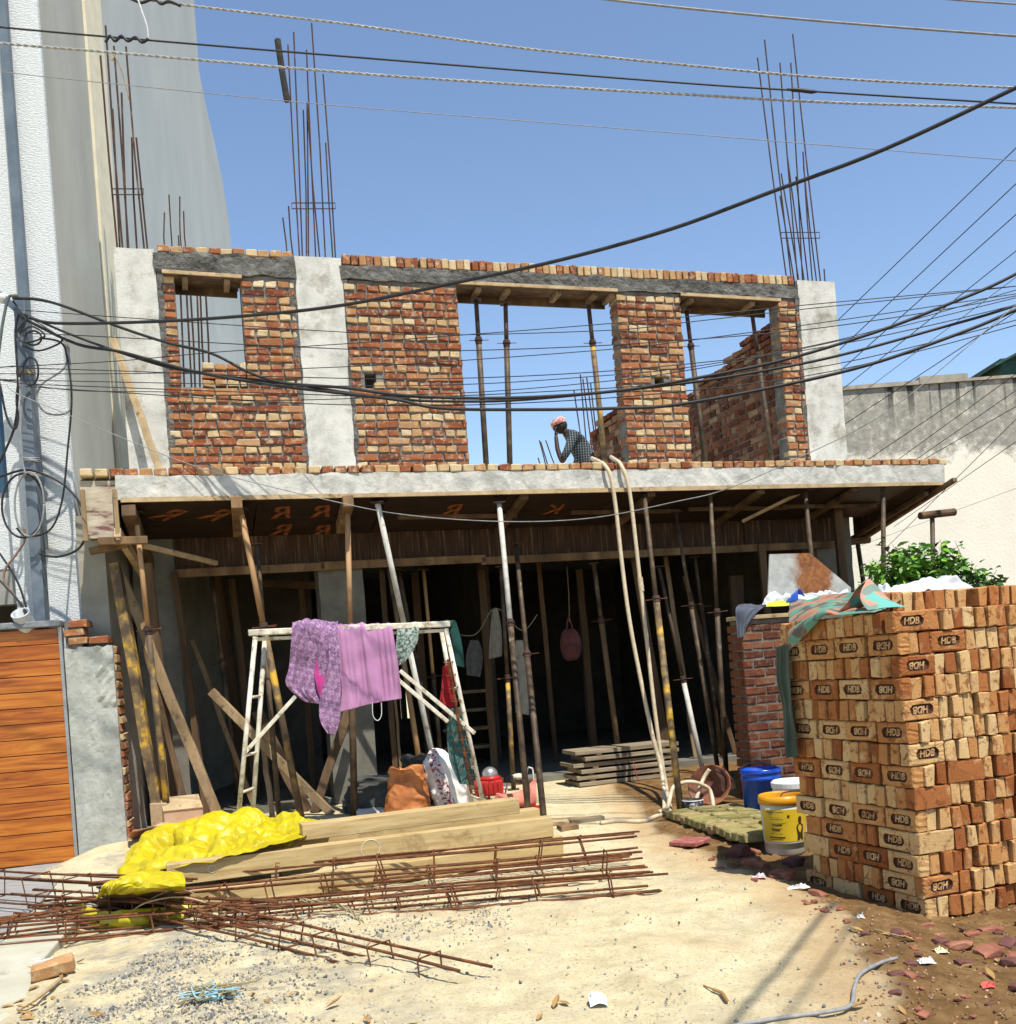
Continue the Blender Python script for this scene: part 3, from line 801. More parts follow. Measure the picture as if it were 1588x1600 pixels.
prop('upright shoring prop with bright white upper tube beside the trestle', ptop(780, 785, -1.05), og(826, 1268), .026, .029, .39, M_pipew, M_pipe, handle=False)
prop('plain rusty shoring prop just right of the white topped upright one', ptop(806, 850, -.6), og(850, 1270), .024, .030, .42, M_pipe, M_pipe)
prop('short yellowish post standing behind the white topped prop', ptop(783, 885, -.35), pfoot(801, 1208, -.35), .022, .026, .5, M_pipe, M_pipey)
prop('brown shoring prop standing inside above the plank stack', ptop(928, 880, .1), pfoot(969, 1189, .1), .026, .032, .28, M_pipe, M_tim)
prop('rusty shoring prop with a wide pin handle, right of the two hoses', ptop(1006, 766, -1.05), og(1063, 1252), .024, .033, .36, M_pipe, M_pipey, collar_ang=.15)
prop('shoring prop with whitish lower end, second right of the hoses', ptop(1030, 885, -.4), pfoot(1100, 1218, -.75), .02, .028, .55, M_pipe, M_pipew)
prop('dark leaning shoring prop, third right of the hoses', ptop(1056, 800, -.6), pfoot(1123, 1206, -.85), .02, .026, .36, M_pipe, M_pipe)
prop('straight shoring prop with white pin handle left of the old brick wall', ptop(1110, 770, -1.05), pfoot(1135, 1206, -1.0), .022, .028, .42, M_pipe, M_pipe, collar_ang=.15)
prop('thin dark shoring prop in the shade behind the straight one with white handle', ptop(1086, 870, .1), pfoot(1128, 1185, .1), .02, .024, .25)
prop('shoring prop that runs down behind the rusty metal sheet', ptop(1258, 766, -1.0), pfoot(1300, 1200, -1.0), .026, .03, .5, M_pipe, M_pipe)
prop('pale shoring prop near the right end of the slab, rising out of the bush', ptop(1380, 760, -1.05), pfoot(1387, 1230, -1.05), .027, .03, .6, M_pipe, M_pipe)
prop('dark shoring prop under the outer right corner of the slab', fw(1457, 806, -1.0), pfoot(1466, 1200, -1.0), .027, .03, .6)
prop('dark shoring prop under the rear end of the right side board', fw(1340, 845, .35), pfoot(1385, 1160, .35), .03, .03, .6)
prop('dark steel prop deep behind the pink cloth, left of the concrete column', ptop(330, 890, .5), pfoot(372, 1230, .5), .024, .03, .4)
prop('dark shoring prop between the white leaning prop and the column', ptop(607, 880, .1), pfoot(660, 1205, .1), .026, .03, .4, M_pipe, M_pipeo)
prop('second dark shoring prop left of the white leaning prop', ptop(623, 890, .3), pfoot(683, 1190, .3), .026, .03, .4)
prop('brown prop with a round head under the facade beam', ptop(662, 890, .4), pfoot(690, 1195, .4), .02, .026, .5, M_pipeo, M_pipe)
UG = 'steel props inside the upper windows'
def uprop(label, t, b, mt=M_reb, mbm=M_pipe, sp=.3):
    a, c = fac(*t, .12), fac(*b, .12)
    d = (c - a) / (c.z - a.z)
    e = a + d * (ZS - a.z)
    prop(label, l2w(*a), l2w(*e), .025, .032, sp, mt, mbm, group=UG, collar_ang=.3)
uprop('left one of the three props in the wide middle window', (744, 468), (760, 727), sp=.21)
uprop('middle prop of the three in the wide middle window', (790, 474), (797, 728), sp=.21)
uprop('yellowish leaning prop at the right side of the wide middle window', (920, 478), (946, 724), M_reb, M_pipey, .2)
uprop('left dark prop in the right upper window', (1073, 485), (1102, 721), sp=.2)
uprop('right tan prop in the right upper window', (1175, 486), (1207, 720), M_reb, M_pipe, .25)
def post(label, p, q, w, h, mat=M_timd, name='timber_post', cat='post', group='timber posts and braces under the slab', twist=0):
    p, q = V(p), V(q)
    mb = MB()
    n = 6; pts = [p.lerp(q, i / n) + V((random.uniform(-.008, .008), random.uniform(-.008, .008), 0)) for i in range(n + 1)]
    pts[0], pts[-1] = p, q
    for a, b in zip(pts, pts[1:]): pass
    d = (q - p).normalized(); s = d.cross(V((0, 1, 0))); s.normalize(); t = s.cross(d)
    vs, fs = [], []
    for i, c in enumerate(pts):
        for a, b in ((-1, -1), (1, -1), (1, 1), (-1, 1)): vs.append(c + s * a * w / 2 * random.uniform(.93, 1.05) + t * b * h / 2 * random.uniform(.93, 1.05))
    for i in range(n):
        for j in range(4): fs.append((i * 4 + j, i * 4 + (j + 1) % 4, i * 4 + 4 + (j + 1) % 4, i * 4 + 4 + j))
    fs += [(3, 2, 1, 0), tuple(n * 4 + j for j in range(4))]
    o = mb.add(vs, fs).build(name, mat, None, origin=q, bevel=.005)
    o.location = q
    return tag(o, label, cat, group)
post('round timber post with yellow paint leaning at the far left under the slab', ptop(180, 880, -.7), pfoot(252, 1288, -.9), .09, .09, M_pipey)
post('long pale timber brace slanting down to the right at the far left', ptop(188, 898, -.5), pfoot(348, 1272, -.9), .09, .05, M_timm)
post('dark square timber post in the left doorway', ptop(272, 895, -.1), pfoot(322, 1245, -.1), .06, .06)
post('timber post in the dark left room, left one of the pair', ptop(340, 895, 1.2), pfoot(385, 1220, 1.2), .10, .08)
post('pale timber brace leaning to the right beside the yellow flaked prop', ptop(330, 1080, -.4), pfoot(520, 1277, -.75), .085, .05, M_timm)
post('split timber brace leaning left against the middle column', ptop(553, 1085, -.3), pfoot(490, 1262, -.5), .09, .05)
post('wide dark plank leaning in the left bay behind the trestle', ptop(402, 1110, .0), pfoot(478, 1262, -.3), .12, .04)
post('thin pale timber post left of the middle column', ptop(412, 1170, -.5), pfoot(425, 1255, -.6), .05, .04, M_timm)
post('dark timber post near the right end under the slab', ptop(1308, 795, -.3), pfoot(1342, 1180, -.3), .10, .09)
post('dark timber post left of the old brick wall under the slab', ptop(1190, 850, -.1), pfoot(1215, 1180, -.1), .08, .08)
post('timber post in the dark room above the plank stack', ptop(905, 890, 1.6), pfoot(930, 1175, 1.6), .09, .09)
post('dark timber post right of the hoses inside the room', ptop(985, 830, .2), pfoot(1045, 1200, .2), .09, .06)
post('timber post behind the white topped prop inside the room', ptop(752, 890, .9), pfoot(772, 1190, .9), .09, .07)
post('wooden pole leaning against the left upper column with its shadow beside it', l2w(*(fac(176, 528, -.02))), l2w(*(lambda e: V((e.x, e.y, ZS)))(fac(258, 735, -.30))), .065, .05, M_timl, 'wooden_pole', 'pole', None)

XG = 'timber posts and braces under the slab'
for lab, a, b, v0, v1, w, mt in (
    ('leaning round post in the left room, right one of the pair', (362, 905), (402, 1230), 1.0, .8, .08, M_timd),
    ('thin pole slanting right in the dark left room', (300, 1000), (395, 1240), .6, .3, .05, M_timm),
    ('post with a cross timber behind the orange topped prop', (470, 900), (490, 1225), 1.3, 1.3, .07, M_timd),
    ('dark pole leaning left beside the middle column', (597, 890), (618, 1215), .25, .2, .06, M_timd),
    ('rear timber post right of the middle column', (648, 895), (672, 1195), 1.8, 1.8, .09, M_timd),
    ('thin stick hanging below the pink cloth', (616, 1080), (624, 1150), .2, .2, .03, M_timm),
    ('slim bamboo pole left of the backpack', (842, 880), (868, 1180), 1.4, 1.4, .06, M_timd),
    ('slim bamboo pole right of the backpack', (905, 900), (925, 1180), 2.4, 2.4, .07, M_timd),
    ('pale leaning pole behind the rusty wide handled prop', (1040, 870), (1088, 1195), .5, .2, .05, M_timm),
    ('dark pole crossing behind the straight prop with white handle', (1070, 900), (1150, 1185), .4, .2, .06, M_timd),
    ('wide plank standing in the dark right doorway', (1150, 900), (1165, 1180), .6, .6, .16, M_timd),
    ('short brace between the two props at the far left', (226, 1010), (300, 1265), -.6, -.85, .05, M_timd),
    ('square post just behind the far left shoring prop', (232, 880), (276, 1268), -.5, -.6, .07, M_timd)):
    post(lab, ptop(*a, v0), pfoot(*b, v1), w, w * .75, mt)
mb = MB(); bar(mb, fw(410, 912, 1.1), fw(500, 915, 1.1), .06, .08)
o = mb.build('cross_timber', M_timd, None, origin=fw(455, 913, 1.1)); o.location = fw(455, 913, 1.1); tag(o, 'horizontal timber across the top of the dark left doorway', 'timber')
rk = fw(735, 1160, 2.0); rk.z = .27
RK = thing('board_rack', 'rack of dark boards standing in the dark room behind the right trestle legs', 'rack', rk)
for sx_ in (-.28, .28):
    mb = MB(); box(mb, (rk.x + sx_ - .03, rk.y, .27), (rk.x + sx_ + .03, rk.y + .3, 1.45)); mb.build('post', M_timd, RK)
for z_ in (.50, .74, .98, 1.22):
    mb = MB(); box(mb, (rk.x - .34, rk.y - .03, z_), (rk.x + .34, rk.y + .33, z_ + .04)); mb.build('shelf', M_timm, RK)

# ---------------------------------------------------------------- neighbour house on the left
M_white = nmat('white_textured', [(.3, (.56, .585, .58)), (.7, (.69, .715, .71))], 30, .8, 1, 28, bd=.02, stretch=(1, 1, 3.5))
M_grey = nmat('grey_wash', [(.3, (.33, .33, .285)), (.6, (.405, .405, .35)), (.8, (.45, .45, .395))], 1.6, .9, .25, 10, stretch=(1, 1.6, .4))
M_grey2 = nmat('blue_grey_wash', [(.3, (.355, .385, .375)), (.6, (.41, .44, .425)), (.8, (.46, .485, .46))], 1.2, .9, .15, 10, stretch=(1, 1.5, .5))
M_cream = nmat('cream_strip', [(.3, (.58, .53, .38)), (.7, (.70, .65, .49))], 5, .9, .3, 30)
M_dkg = nmat('dark_porch', [(.3, (.055, .05, .045)), (.7, (.10, .095, .085))], 4, .9)
M_glass = nmat('window_glass', [(.3, (.02, .05, .085)), (.7, (.035, .08, .12))], 2, .12, 0, spec=.6)
YF = 9.75
NB = thing('neighbour_house', 'tall white and grey rendered house with a textured white pier at the left edge', 'house', (-4.4, YF, 0))
def nb(mb, name, mat, **kw): return mb.build(name, mat, NB, **kw)
def wpt(px, py): return at(px, py, YF)
x0 = at(129, 960, YF).x; xw = at(60, 700, YF).x
mb = MB(); box(mb, (x0 - .62, YF, 0), (x0, YF + .04, 11.5)); nb(mb, 'pier', M_white)
# front wall of the house behind the pier, with a window and an open porch
mb = MB()
yb = YF + .3
zw0, zw1 = 3.55, 5.15
box(mb, (-9, yb, 5.15), (x0 - .63, yb + .2, 11.4)); box(mb, (-9, yb, 2.85), (x0 - .63, yb + .2, zw0)); box(mb, (-9, yb, zw0), (-5.7, yb + .2, zw1)); box(mb, (x0 - .70, yb, zw0), (x0 - .63, yb + .2, zw1))
nb(mb, 'front_wall', M_white)
W1 = thing
mb = MB(); box(mb, (-5.69, yb + .06, zw0), (x0 - .71, yb + .10, zw1)); wf = nb(mb, 'window', M_glass)
mb = MB()
for a in (-5.69, -5.1, x0 - .76): box(mb, (a, yb + .03, zw0), (a + .05, yb + .058, zw1))
box(mb, (-5.69, yb + .031, zw0), (x0 - .71, yb + .057, zw0 + .06))
mb.build('window_frame', nmat('window_frame', [(.3, (.10, .105, .11)), (.7, (.18, .18, .18))], 8, .5), wf, origin=NB.location)
mb = MB(); box(mb, (-9, yb + 1.6, 0), (x0 - .2, yb + 1.75, 2.85)); box(mb, (-9, yb + .2, 2.84), (x0 - .3, yb + 1.7, 2.94)); nb(mb, 'porch', M_dkg)
mb = MB(); box(mb, (-9, yb + .01, 2.5), (x0 - .63, yb + .19, 2.85)); nb(mb, 'porch_beam', nmat('porch_beam', [(.3, (.24, .23, .20)), (.7, (.33, .32, .28))], 4, .9))
# side wall, cream pilaster and the taller blue grey rear wall with its bowed edge
XS = x0
mb = MB(); box(mb, (XS - .55, YF + .041, 0), (XS - .002, 10.93, 11.5)); nb(mb, 'side_wall', M_grey)
mb = MB()
def sideplane(px, py, X):
    d = ray(px, py); return EYE + d * (X / d.x)
ya = sideplane(128, 0, XS).y; yb2 = sideplane(153, 0, XS).y
box(mb, (XS - .24, ya, 0), (XS + .03, yb2, 11.6)); nb(mb, 'pilaster', M_cream)
prof = [(296, -130), (303, 0), (311, 110), (322, 165), (336, 225), (349, 290), (357, 340), (362, 388), (376, 480), (388, 600), (402, 740)]
pr = [sideplane(px, py, XS - .02) for px, py in prof]
pr = [V((XS - .02, p.y, p.z)) for p in pr]
pr = [V((XS - .02, pr[0].y, 12.5))] + pr + [V((XS - .02, pr[-1].y, 0))]
pr = pr[::-1]
fr = [V((XS - .02, yb2 + .001, p.z)) for p in pr]
n = len(pr)
mb = MB()
sh = V((-.3, 0, 0))
mb.add(fr + pr + [p + sh for p in fr] + [p + sh for p in pr], [(k, n + k, n + k + 1, k + 1) for k in range(n - 1)] + [(2 * n + k + 1, 3 * n + k + 1, 3 * n + k, 2 * n + k) for k in range(n - 1)] + [(n + k, 3 * n + k, 3 * n + k + 1, n + k + 1) for k in range(n - 1)] + [(n - 1, 2 * n - 1, 4 * n - 1, 3 * n - 1)])
o = nb(mb, 'rear_wall', M_grey2)
dp = MB(); a0, a1 = at(19, 0, YF - .06), at(67, 858, YF - .06)
dd = (a0 - a1).normalized(); bar(dp, a1, a1 + V((0, 0, 8)), .085, .06, V((0, 1, 0)))
o = dp.build('downpipe', nmat('downpipe', [(.3, (.085, .115, .145)), (.7, (.14, .175, .205))], 5, .5, .1, 40), NB)
# plastered plot wall under the slab at the left
mb = MB(); box(mb, (-3.98, 9.62, 0), (-3.72, 14, 3.24))
o = mb.build('plot_wall', nmat('plot_wall', [(.3, (.24, .225, .18)), (.7, (.36, .34, .275))], 3, .9, .4, 30), origin=V((-3.85, 11, 0))); o.location = (-3.85, 11, 0)
tag(o, 'grey plastered side wall in the shade under the left end of the slab', 'wall')

# gate, its coping and gate pillar
YG = 9.22
gdir = V((math.cos(.17), math.sin(.17), 0))
gl = at(117, 1343, YG); gl.z = .05
G = thing('wooden_gate', 'orange wood grain gate of wide horizontal boards at the left edge', 'gate', gl, None, .17)
M_gate = nmat('gate_wood', [(.28, (.11, .022, .004)), (.42, (.27, .065, .007)), (.55, (.40, .12, .012)), (.72, (.50, .19, .025))], 1.6, .35, .1, 30, stretch=(.7, 1, 10), rand=True, dist=1.2, spec=.4)
nb_ = 15; hgt = 2.12; bh = hgt / nb_
for k in range(nb_):
    mb = MB(); box(mb, (-2.6, 0, k * bh + .004), (0, .04, (k + 1) * bh - .003)); mb.build('board', M_gate, G, bevel=.004)
mb = MB(); box(mb, (-2.6, .02, 0), (0, .06, hgt)); mb.build('backing', M_dkg, G)
mb = MB(); box(mb, (0.002, -.01, 0), (.03, .06, hgt + .01)); mb.build('edge_channel', nmat('alu', [(.3, (.25, .25, .24)), (.7, (.36, .36, .35))], 8, .4, metal=.5), G)
mb = MB(); box(mb, (-2.65, -.06, hgt + .012), (.03, .30, hgt + .07)); mb.build('coping', nmat('coping_stone', [(.3, (.12, .13, .14)), (.7, (.24, .25, .26))], 25, .5), G, bevel=.01)
GP = thing('gate_pillar', 'cracked grey plaster gate pillar with bare red brick on its side and broken top', 'pillar', gl + gdir * .04, None, .17)
def pil():
    bm = bmesh.new()
    n1, n2 = 10, 34
    H, Wd = 1.93, .42
    vs = [[bm.verts.new((Wd * i / n1, -.012 * noise.noise(V((i * .7, j * .4, 3))) - (.03 if (i > n1 - 4 and j > 24) else 0) * abs(noise.noise(V((i * 2.1, j * 1.7, 0)))) * 2, H * j / n2 + (.05 * noise.noise(V((i * .8, 0, 8))) if j == n2 else 0))) for j in range(n2 + 1)] for i in range(n1 + 1)]
    for i in range(n1):
        for j in range(n2): bm.faces.new((vs[i][j], vs[i + 1][j], vs[i + 1][j + 1], vs[i][j + 1]))
    e = [f for f in bm.edges if len(f.link_faces) == 1]
    r = bmesh.ops.extrude_edge_only(bm, edges=e)
    for v_ in [g for g in r['geom'] if isinstance(g, bmesh.types.BMVert)]: v_.co.y += .05
    me = bpy.data.meshes.new('plaster'); bm.to_mesh(me); bm.free()
    return me
put('plaster', pil(), nmat('pillar_plaster', [(.3, (.24, .25, .22)), (.55, (.36, .365, .32)), (.75, (.44, .44, .38))], 3, .9, .8, 20, bd=.02, dirt=((.08, .08, .075), 4.5, .60, .70), stretch=(1, 1, .6)), GP)
mb = MB(); box(mb, (.005, .045, 0), (.425, .30, 1.93)); box(mb, (.01, .04, 1.93), (.15, .3, 2.16)); mb.build('core', M_mor, GP)
for k in range(24):
    M = Matrix.Translation((.365 + rr.uniform(-.004, .010), .15, .05 + k * .08)) @ Euler((0, 0, rr.uniform(-.02, .02))).to_matrix().to_4x4()
    o = bpy.data.objects.new('brick', rr.choice(B_H if k % 2 else B_S)); COL.objects.link(o); o.parent = GP
    o.matrix_basis = M @ Matrix.Diagonal((1.3 if k % 2 else .65, 1, 1, 1))
for k, (x_, z_) in enumerate(((.09, 1.99), (.06, 2.07), (.10, 2.15), (.27, 1.99))):
    o = bpy.data.objects.new('brick', rr.choice(B_S)); COL.objects.link(o); o.parent = GP
    o.matrix_basis = Matrix.Translation((x_ + .03, .12, z_)) @ Matrix.Diagonal((.75, 1, .9, 1))

# ---------------------------------------------------------------- far whitewashed building on the right
def farwall():
    m, nt, b = newmat('weathered_whitewash')
    co = coords(nt)
    base = ramp(nt, [(.3, (.74, .695, .56)), (.7, (.82, .785, .66))], nz(nt, co, 1.2, 6))
    sx = nt.nodes.new('ShaderNodeSeparateXYZ'); nt.links.new(co, sx.inputs[0])
    # weathered grey band under the parapet, with flaking patches and dark runs
    hz = N(nt, 'MapRange'); hz.inputs[1].default_value = 4.1; hz.inputs[2].default_value = 5.0
    nt.links.new(sx.outputs[2], hz.inputs[0])
    ad = N(nt, 'Math', operation='ADD'); nt.links.new(hz.outputs[0], ad.inputs[0])
    n1 = N(nt, 'Math', operation='MULTIPLY_ADD'); n1.inputs[1].default_value = 1.8; n1.inputs[2].default_value = -.95
    nt.links.new(nz(nt, co, 2.6, 9, .72), n1.inputs[0]); nt.links.new(n1.outputs[0], ad.inputs[1])
    gm = ramp(nt, [(.35, 0.0), (.6, 1.0)], ad.outputs[0])
    grey = ramp(nt, [(.35, (.20, .195, .165)), (.55, (.36, .34, .28)), (.62, (.55, .52, .43))], nz(nt, co, 7, 9, .75))
    c = mix(nt, base, grey, gm)
    st = coords(nt, (3.0, 1, .12))
    run = ramp(nt, [(.54, 0.0), (.60, 1.0)], nz(nt, st, 1.9, 3))
    hz2 = N(nt, 'MapRange'); hz2.inputs[1].default_value = 5.0; hz2.inputs[2].default_value = 5.7
    nt.links.new(sx.outputs[2], hz2.inputs[0])
    mm = N(nt, 'Math', operation='MULTIPLY'); nt.links.new(run, mm.inputs[0]); nt.links.new(hz2.outputs[0], mm.inputs[1])
    c = mix(nt, c, (.035, .035, .03), mm.outputs[0])
    c = mix(nt, c, (.30, .29, .26), ramp(nt, [(.66, 0.0), (.69, .8)], nz(nt, co, 1.7, 8, .6)))
    nt.links.new(c, b.inputs['Base Color']); b.inputs['Roughness'].default_value = .92
    bump(nt, b, nz(nt, co, 18, 8, .7), .4, .02)
    return m
FB = thing('whitewashed_building', 'old whitewashed building with stained grey parapet behind the right end of the house', 'building', (8, 17, 0))
mb = MB(); box(mb, (5.5, 17, 0), (22, 17.3, 5.72)); mb.build('wall', farwall(), FB)
mb = MB(); box(mb, (5.48, 16.96, 5.722), (7.2, 17.34, 5.79)); box(mb, (7.2, 16.95, 5.722), (8.0, 17.35, 5.85)); box(mb, (8.0, 16.96, 5.722), (22, 17.34, 5.77))
mb.build('parapet_cap', nmat('parapet_cap', [(.3, (.22, .20, .15)), (.7, (.42, .39, .31))], 6, .9), FB)
M_shed = nmat('green_shed', [(.3, (.012, .05, .04)), (.7, (.03, .10, .075))], 6, .6)
SH = thing('roof_shed', 'dark green tin shed on the roof of the whitewashed building', 'shed', (8.6, 18.2, 5.6))
a = at(1560, 570, 18); z0 = 5.55
mb = MB(); box(mb, (a.x + .05, 18, z0), (a.x + 2.6, 20, 6.33)); mb.build('wall', M_shed, SH)
mb = MB(); mb.add([(a.x - .15, 17.8, 6.17), (a.x + .55, 17.8, 6.48), (a.x + 2.8, 17.8, 6.48), (a.x - .15, 20.2, 6.17), (a.x + .55, 20.2, 6.48), (a.x + 2.8, 20.2, 6.48)], [(0, 1, 4, 3), (1, 2, 5, 4)]); mb.build('roof', M_shed, SH, solid=.04)
mb = MB(); box(mb, (a.x + .5, 17.93, z0), (a.x + .57, 17.99, 6.3)); mb.build('post', M_pipew, SH)
mb = MB(); box(mb, (a.x + .85, 17.96, z0 + .02), (a.x + 2.5, 17.99, 6.28)); mb.build('panel', nmat('shed_panel', [(.4, (.04, .14, .11)), (.6, (.13, .25, .21))], 5, .6), SH)


# ---------------------------------------------------------------- stack of new bricks with HDB in the frog
SKO = V((2.17, 5.515, gz(2.3, 5.6) - .004))
SPH = math.radians(21)
SU = V((math.cos(SPH), math.sin(SPH), 0)); SW = V((-math.sin(SPH), math.cos(SPH), 0))
ST = thing('brick_stack', 'tall stack of new tan and orange bricks stamped HDB at the right', 'brick stack', SKO, None, SPH)
BL, BH_, BT = .246, .1135, .0695
def frog_mesh(seed):
    # local: x along the length, z up, front face at y=-BT/2
    r = random.Random(seed)
    hx, hz, hy = BL / 2, BH_ / 2, BT / 2
    a, rad = .050, .030
    stad, outer = [], []
    n = 24
    for i in range(n):
        t = 2 * math.pi * i / n
        c, s = math.cos(t), math.sin(t)
        stad.append(((a if c > 1e-6 else -a if c < -1e-6 else 0) + rad * c, rad * s))
    cor = [(hx, hz), (-hx, hz), (-hx, -hz), (hx, -hz)]
    for (x, z) in stad:
        k = min(hx / abs(x) if abs(x) > 1e-9 else 9, hz / abs(z) if abs(z) > 1e-9 else 9)
        outer.append([x * k, z * k])
    for c in cor:
        j = min(range(n), key=lambda i: (outer[i][0] - c[0]) ** 2 + (outer[i][1] - c[1]) ** 2)
        outer[j] = [c[0], c[1]]
    vs = []; fs = []; ms = []
    J = lambda: r.uniform(-.0028, .0028)
    ch = .008
    fo = [(x - math.copysign(ch, x) * (abs(x) > hx - .001), -hy, z - math.copysign(ch, z) * (abs(z) > hz - .001)) for x, z in outer]
    L0 = [(x, y, z) for x, y, z in fo]
    L1 = [(x, -hy + ch, z) for x, z in outer]
    L2 = [(x, hy, z) for x, z in outer]
    S0 = [(x, -hy, z) for x, z in stad]
    S1 = [(x * .93, -hy + .013, z * .88) for x, z in stad]
    for L in (L0, L1, L2, S0, S1):
        vs += [(x + J(), y + J() * .6, z + J()) for x, y, z in L]
    def ringf(a_, b_, m):
        for i in range(n):
            j = (i + 1) % n
            fs.append((a_ * n + i, a_ * n + j, b_ * n + j, b_ * n + i)); ms.append(m)
    ringf(2, 1, 0); ringf(1, 0, 0); ringf(0, 3, 0); ringf(3, 4, 1)
    fs.append(tuple(4 * n + i for i in range(n))); ms.append(1)
    fs.append(tuple(2 * n + i for i in range(n - 1, -1, -1))); ms.append(0)
    me = bpy.data.meshes.new('brick'); me.from_pydata(vs, [], fs)
    bm = bmesh.new(); bm.from_mesh(me); bmesh.ops.recalc_face_normals(bm, faces=bm.faces); bm.to_mesh(me); bm.free()
    me.polygons.foreach_set('material_index', ms)
    me.materials.append(M_st); me.materials.append(M_frog)
    return me
FR = [frog_mesh(i) for i in range(6)]
K_S = [cbox_mesh('brick', BL, BT, BH_, .005, .0055, RNG, [M_st]) for _ in range(12)]      # stretcher on edge, long x
LT = text_mesh('HDB', .046, .0035, .22); LT.materials.append(M_let); LT.name = 'lettering'
ROWH = .1212
def sb(me, x, y, z, rz, flip=False, letters=False, jit=1):
    M = Matrix.Translation((x + rr.uniform(-.004, .004) * jit, y + rr.uniform(-.006, .006) * jit, z)) @ Euler((rr.uniform(-.012, .012), 0, rz + rr.uniform(-.018, .018) * jit)).to_matrix().to_4x4()
    if flip: M = M @ Matrix.Rotation(math.pi, 4, 'Y')
    o = bpy.data.objects.new('brick', me); COL.objects.link(o); o.parent = ST; o.matrix_basis = M
    if letters:
        l = bpy.data.objects.new('lettering', LT); COL.objects.link(l); l.parent = o
        l.matrix_basis = Matrix.Translation((0, -BT / 2 + .0085, 0)) @ Matrix.Rotation(math.pi / 2, 4, 'X') @ Matrix.Diagonal((1.12, 1.22, 1, 1))
    return o
# rows from the top: (corner brick of the right face, left face pattern); h header, F/f frog up/down, p plain stretcher
ROWS = [('F', 'hhhhhhhhhhhhh'), ('hhF', 'fFFf'), ('f', 'hhhhhhhhhhhhh'), ('h', 'fFFf'), ('f', 'hhhhhhhhhhhhh'), ('h', 'FffF'), ('F', 'hhhhhhhhhhhhh'),
        ('hhp', 'FffF'), ('p', 'hhhhhhhhhhhhh'), ('h', 'FffF'), ('p', 'hhFhhhF'), ('h', 'pFfF'), ('f', 'hhhhhhhhfh'), ('h', 'fpFF')]
LB = 1.06; RA = 1.62
skm = MB()
nrow = len(ROWS)
for k, (rp, lp) in enumerate(ROWS):
    lev = nrow - 1 - k
    z = ROWH * lev + BH_ / 2
    lean = -.0062 * lev
    off = lean + rr.uniform(-.006, .006)
    lhead = lp.count('h') > 4
    # left face, from the far end (b = LB) to the corner
    pat = list(lp)[::-1]                                   # nearest the corner first
    y = .0
    if lhead:
        y = 0.079                                          # the corner stretcher of the right face is the first header
        pat = pat[1:] if len(pat) > 4 and pat[0] == 'h' and rp[0] != 'h' else pat
        if rp[0] == 'h': y = 0
    for c in pat:
        if c == 'h':
            if y > LB: break
            sb(rr.choice(K_S), off + BL / 2 + rr.uniform(-.008, .01), y + BT / 2 + .003, z, 0); y += .0765 + (rr.uniform(0, .012) if rr.random() < .4 else 0)
        else:
            me = rr.choice(K_S) if c == 'p' else rr.choice(FR)
            sb(me, off + BT / 2 + rr.uniform(-.004, .008), y + BL / 2 + .003, z, -math.pi / 2, c == 'f', c in 'Ff'); y += .258 + rr.uniform(0, .014)
    yend = y
    # right face
    x = 0.0 if lhead and rp[0] != 'h' else (BT + .006 if not lhead else BL + .008)
    for c in list(rp) + ['h'] * 30:
        if x > RA: break
        if c == 'h':
            sb(rr.choice(K_S), off + x + BT / 2 + .003, BL / 2 + rr.uniform(-.012, .014), z, math.pi / 2); x += .076 + (rr.uniform(.004, .02) if rr.random() < .3 else rr.uniform(0, .004))
        else:
            me = rr.choice(K_S) if c == 'p' else rr.choice(FR)
            sb(me, off + x + BL / 2 + .003, BT / 2 + .002, z, 0, c == 'f', c in 'Ff'); x += .256
    # the rest of the row, hidden inside and behind
    yy = BL + .02
    while yy < LB - .03:
        xx = off + BL + .012
        while xx < RA:
            stuff_add(skm, rr.choice(K_S), Matrix.Translation((xx + BL / 2, yy + BT / 2, z))); xx += .26
        yy += .08
# loose bricks on top
ztop = ROWH * nrow
for i in range(8):
    sb(rr.choice(K_S), .14 + i * .08, .42, ztop + BH_ / 2, math.pi / 2)
for i in range(8):
    sb(rr.choice(K_S), .82 + i * .08, .36 + rr.uniform(-.02, .02), ztop + BH_ / 2 + .002, math.pi / 2)
o = skm.build('brick', [M_sti], ST); o.data.materials.clear(); o.data.materials.append(M_sti); tag(o, kind='stuff')
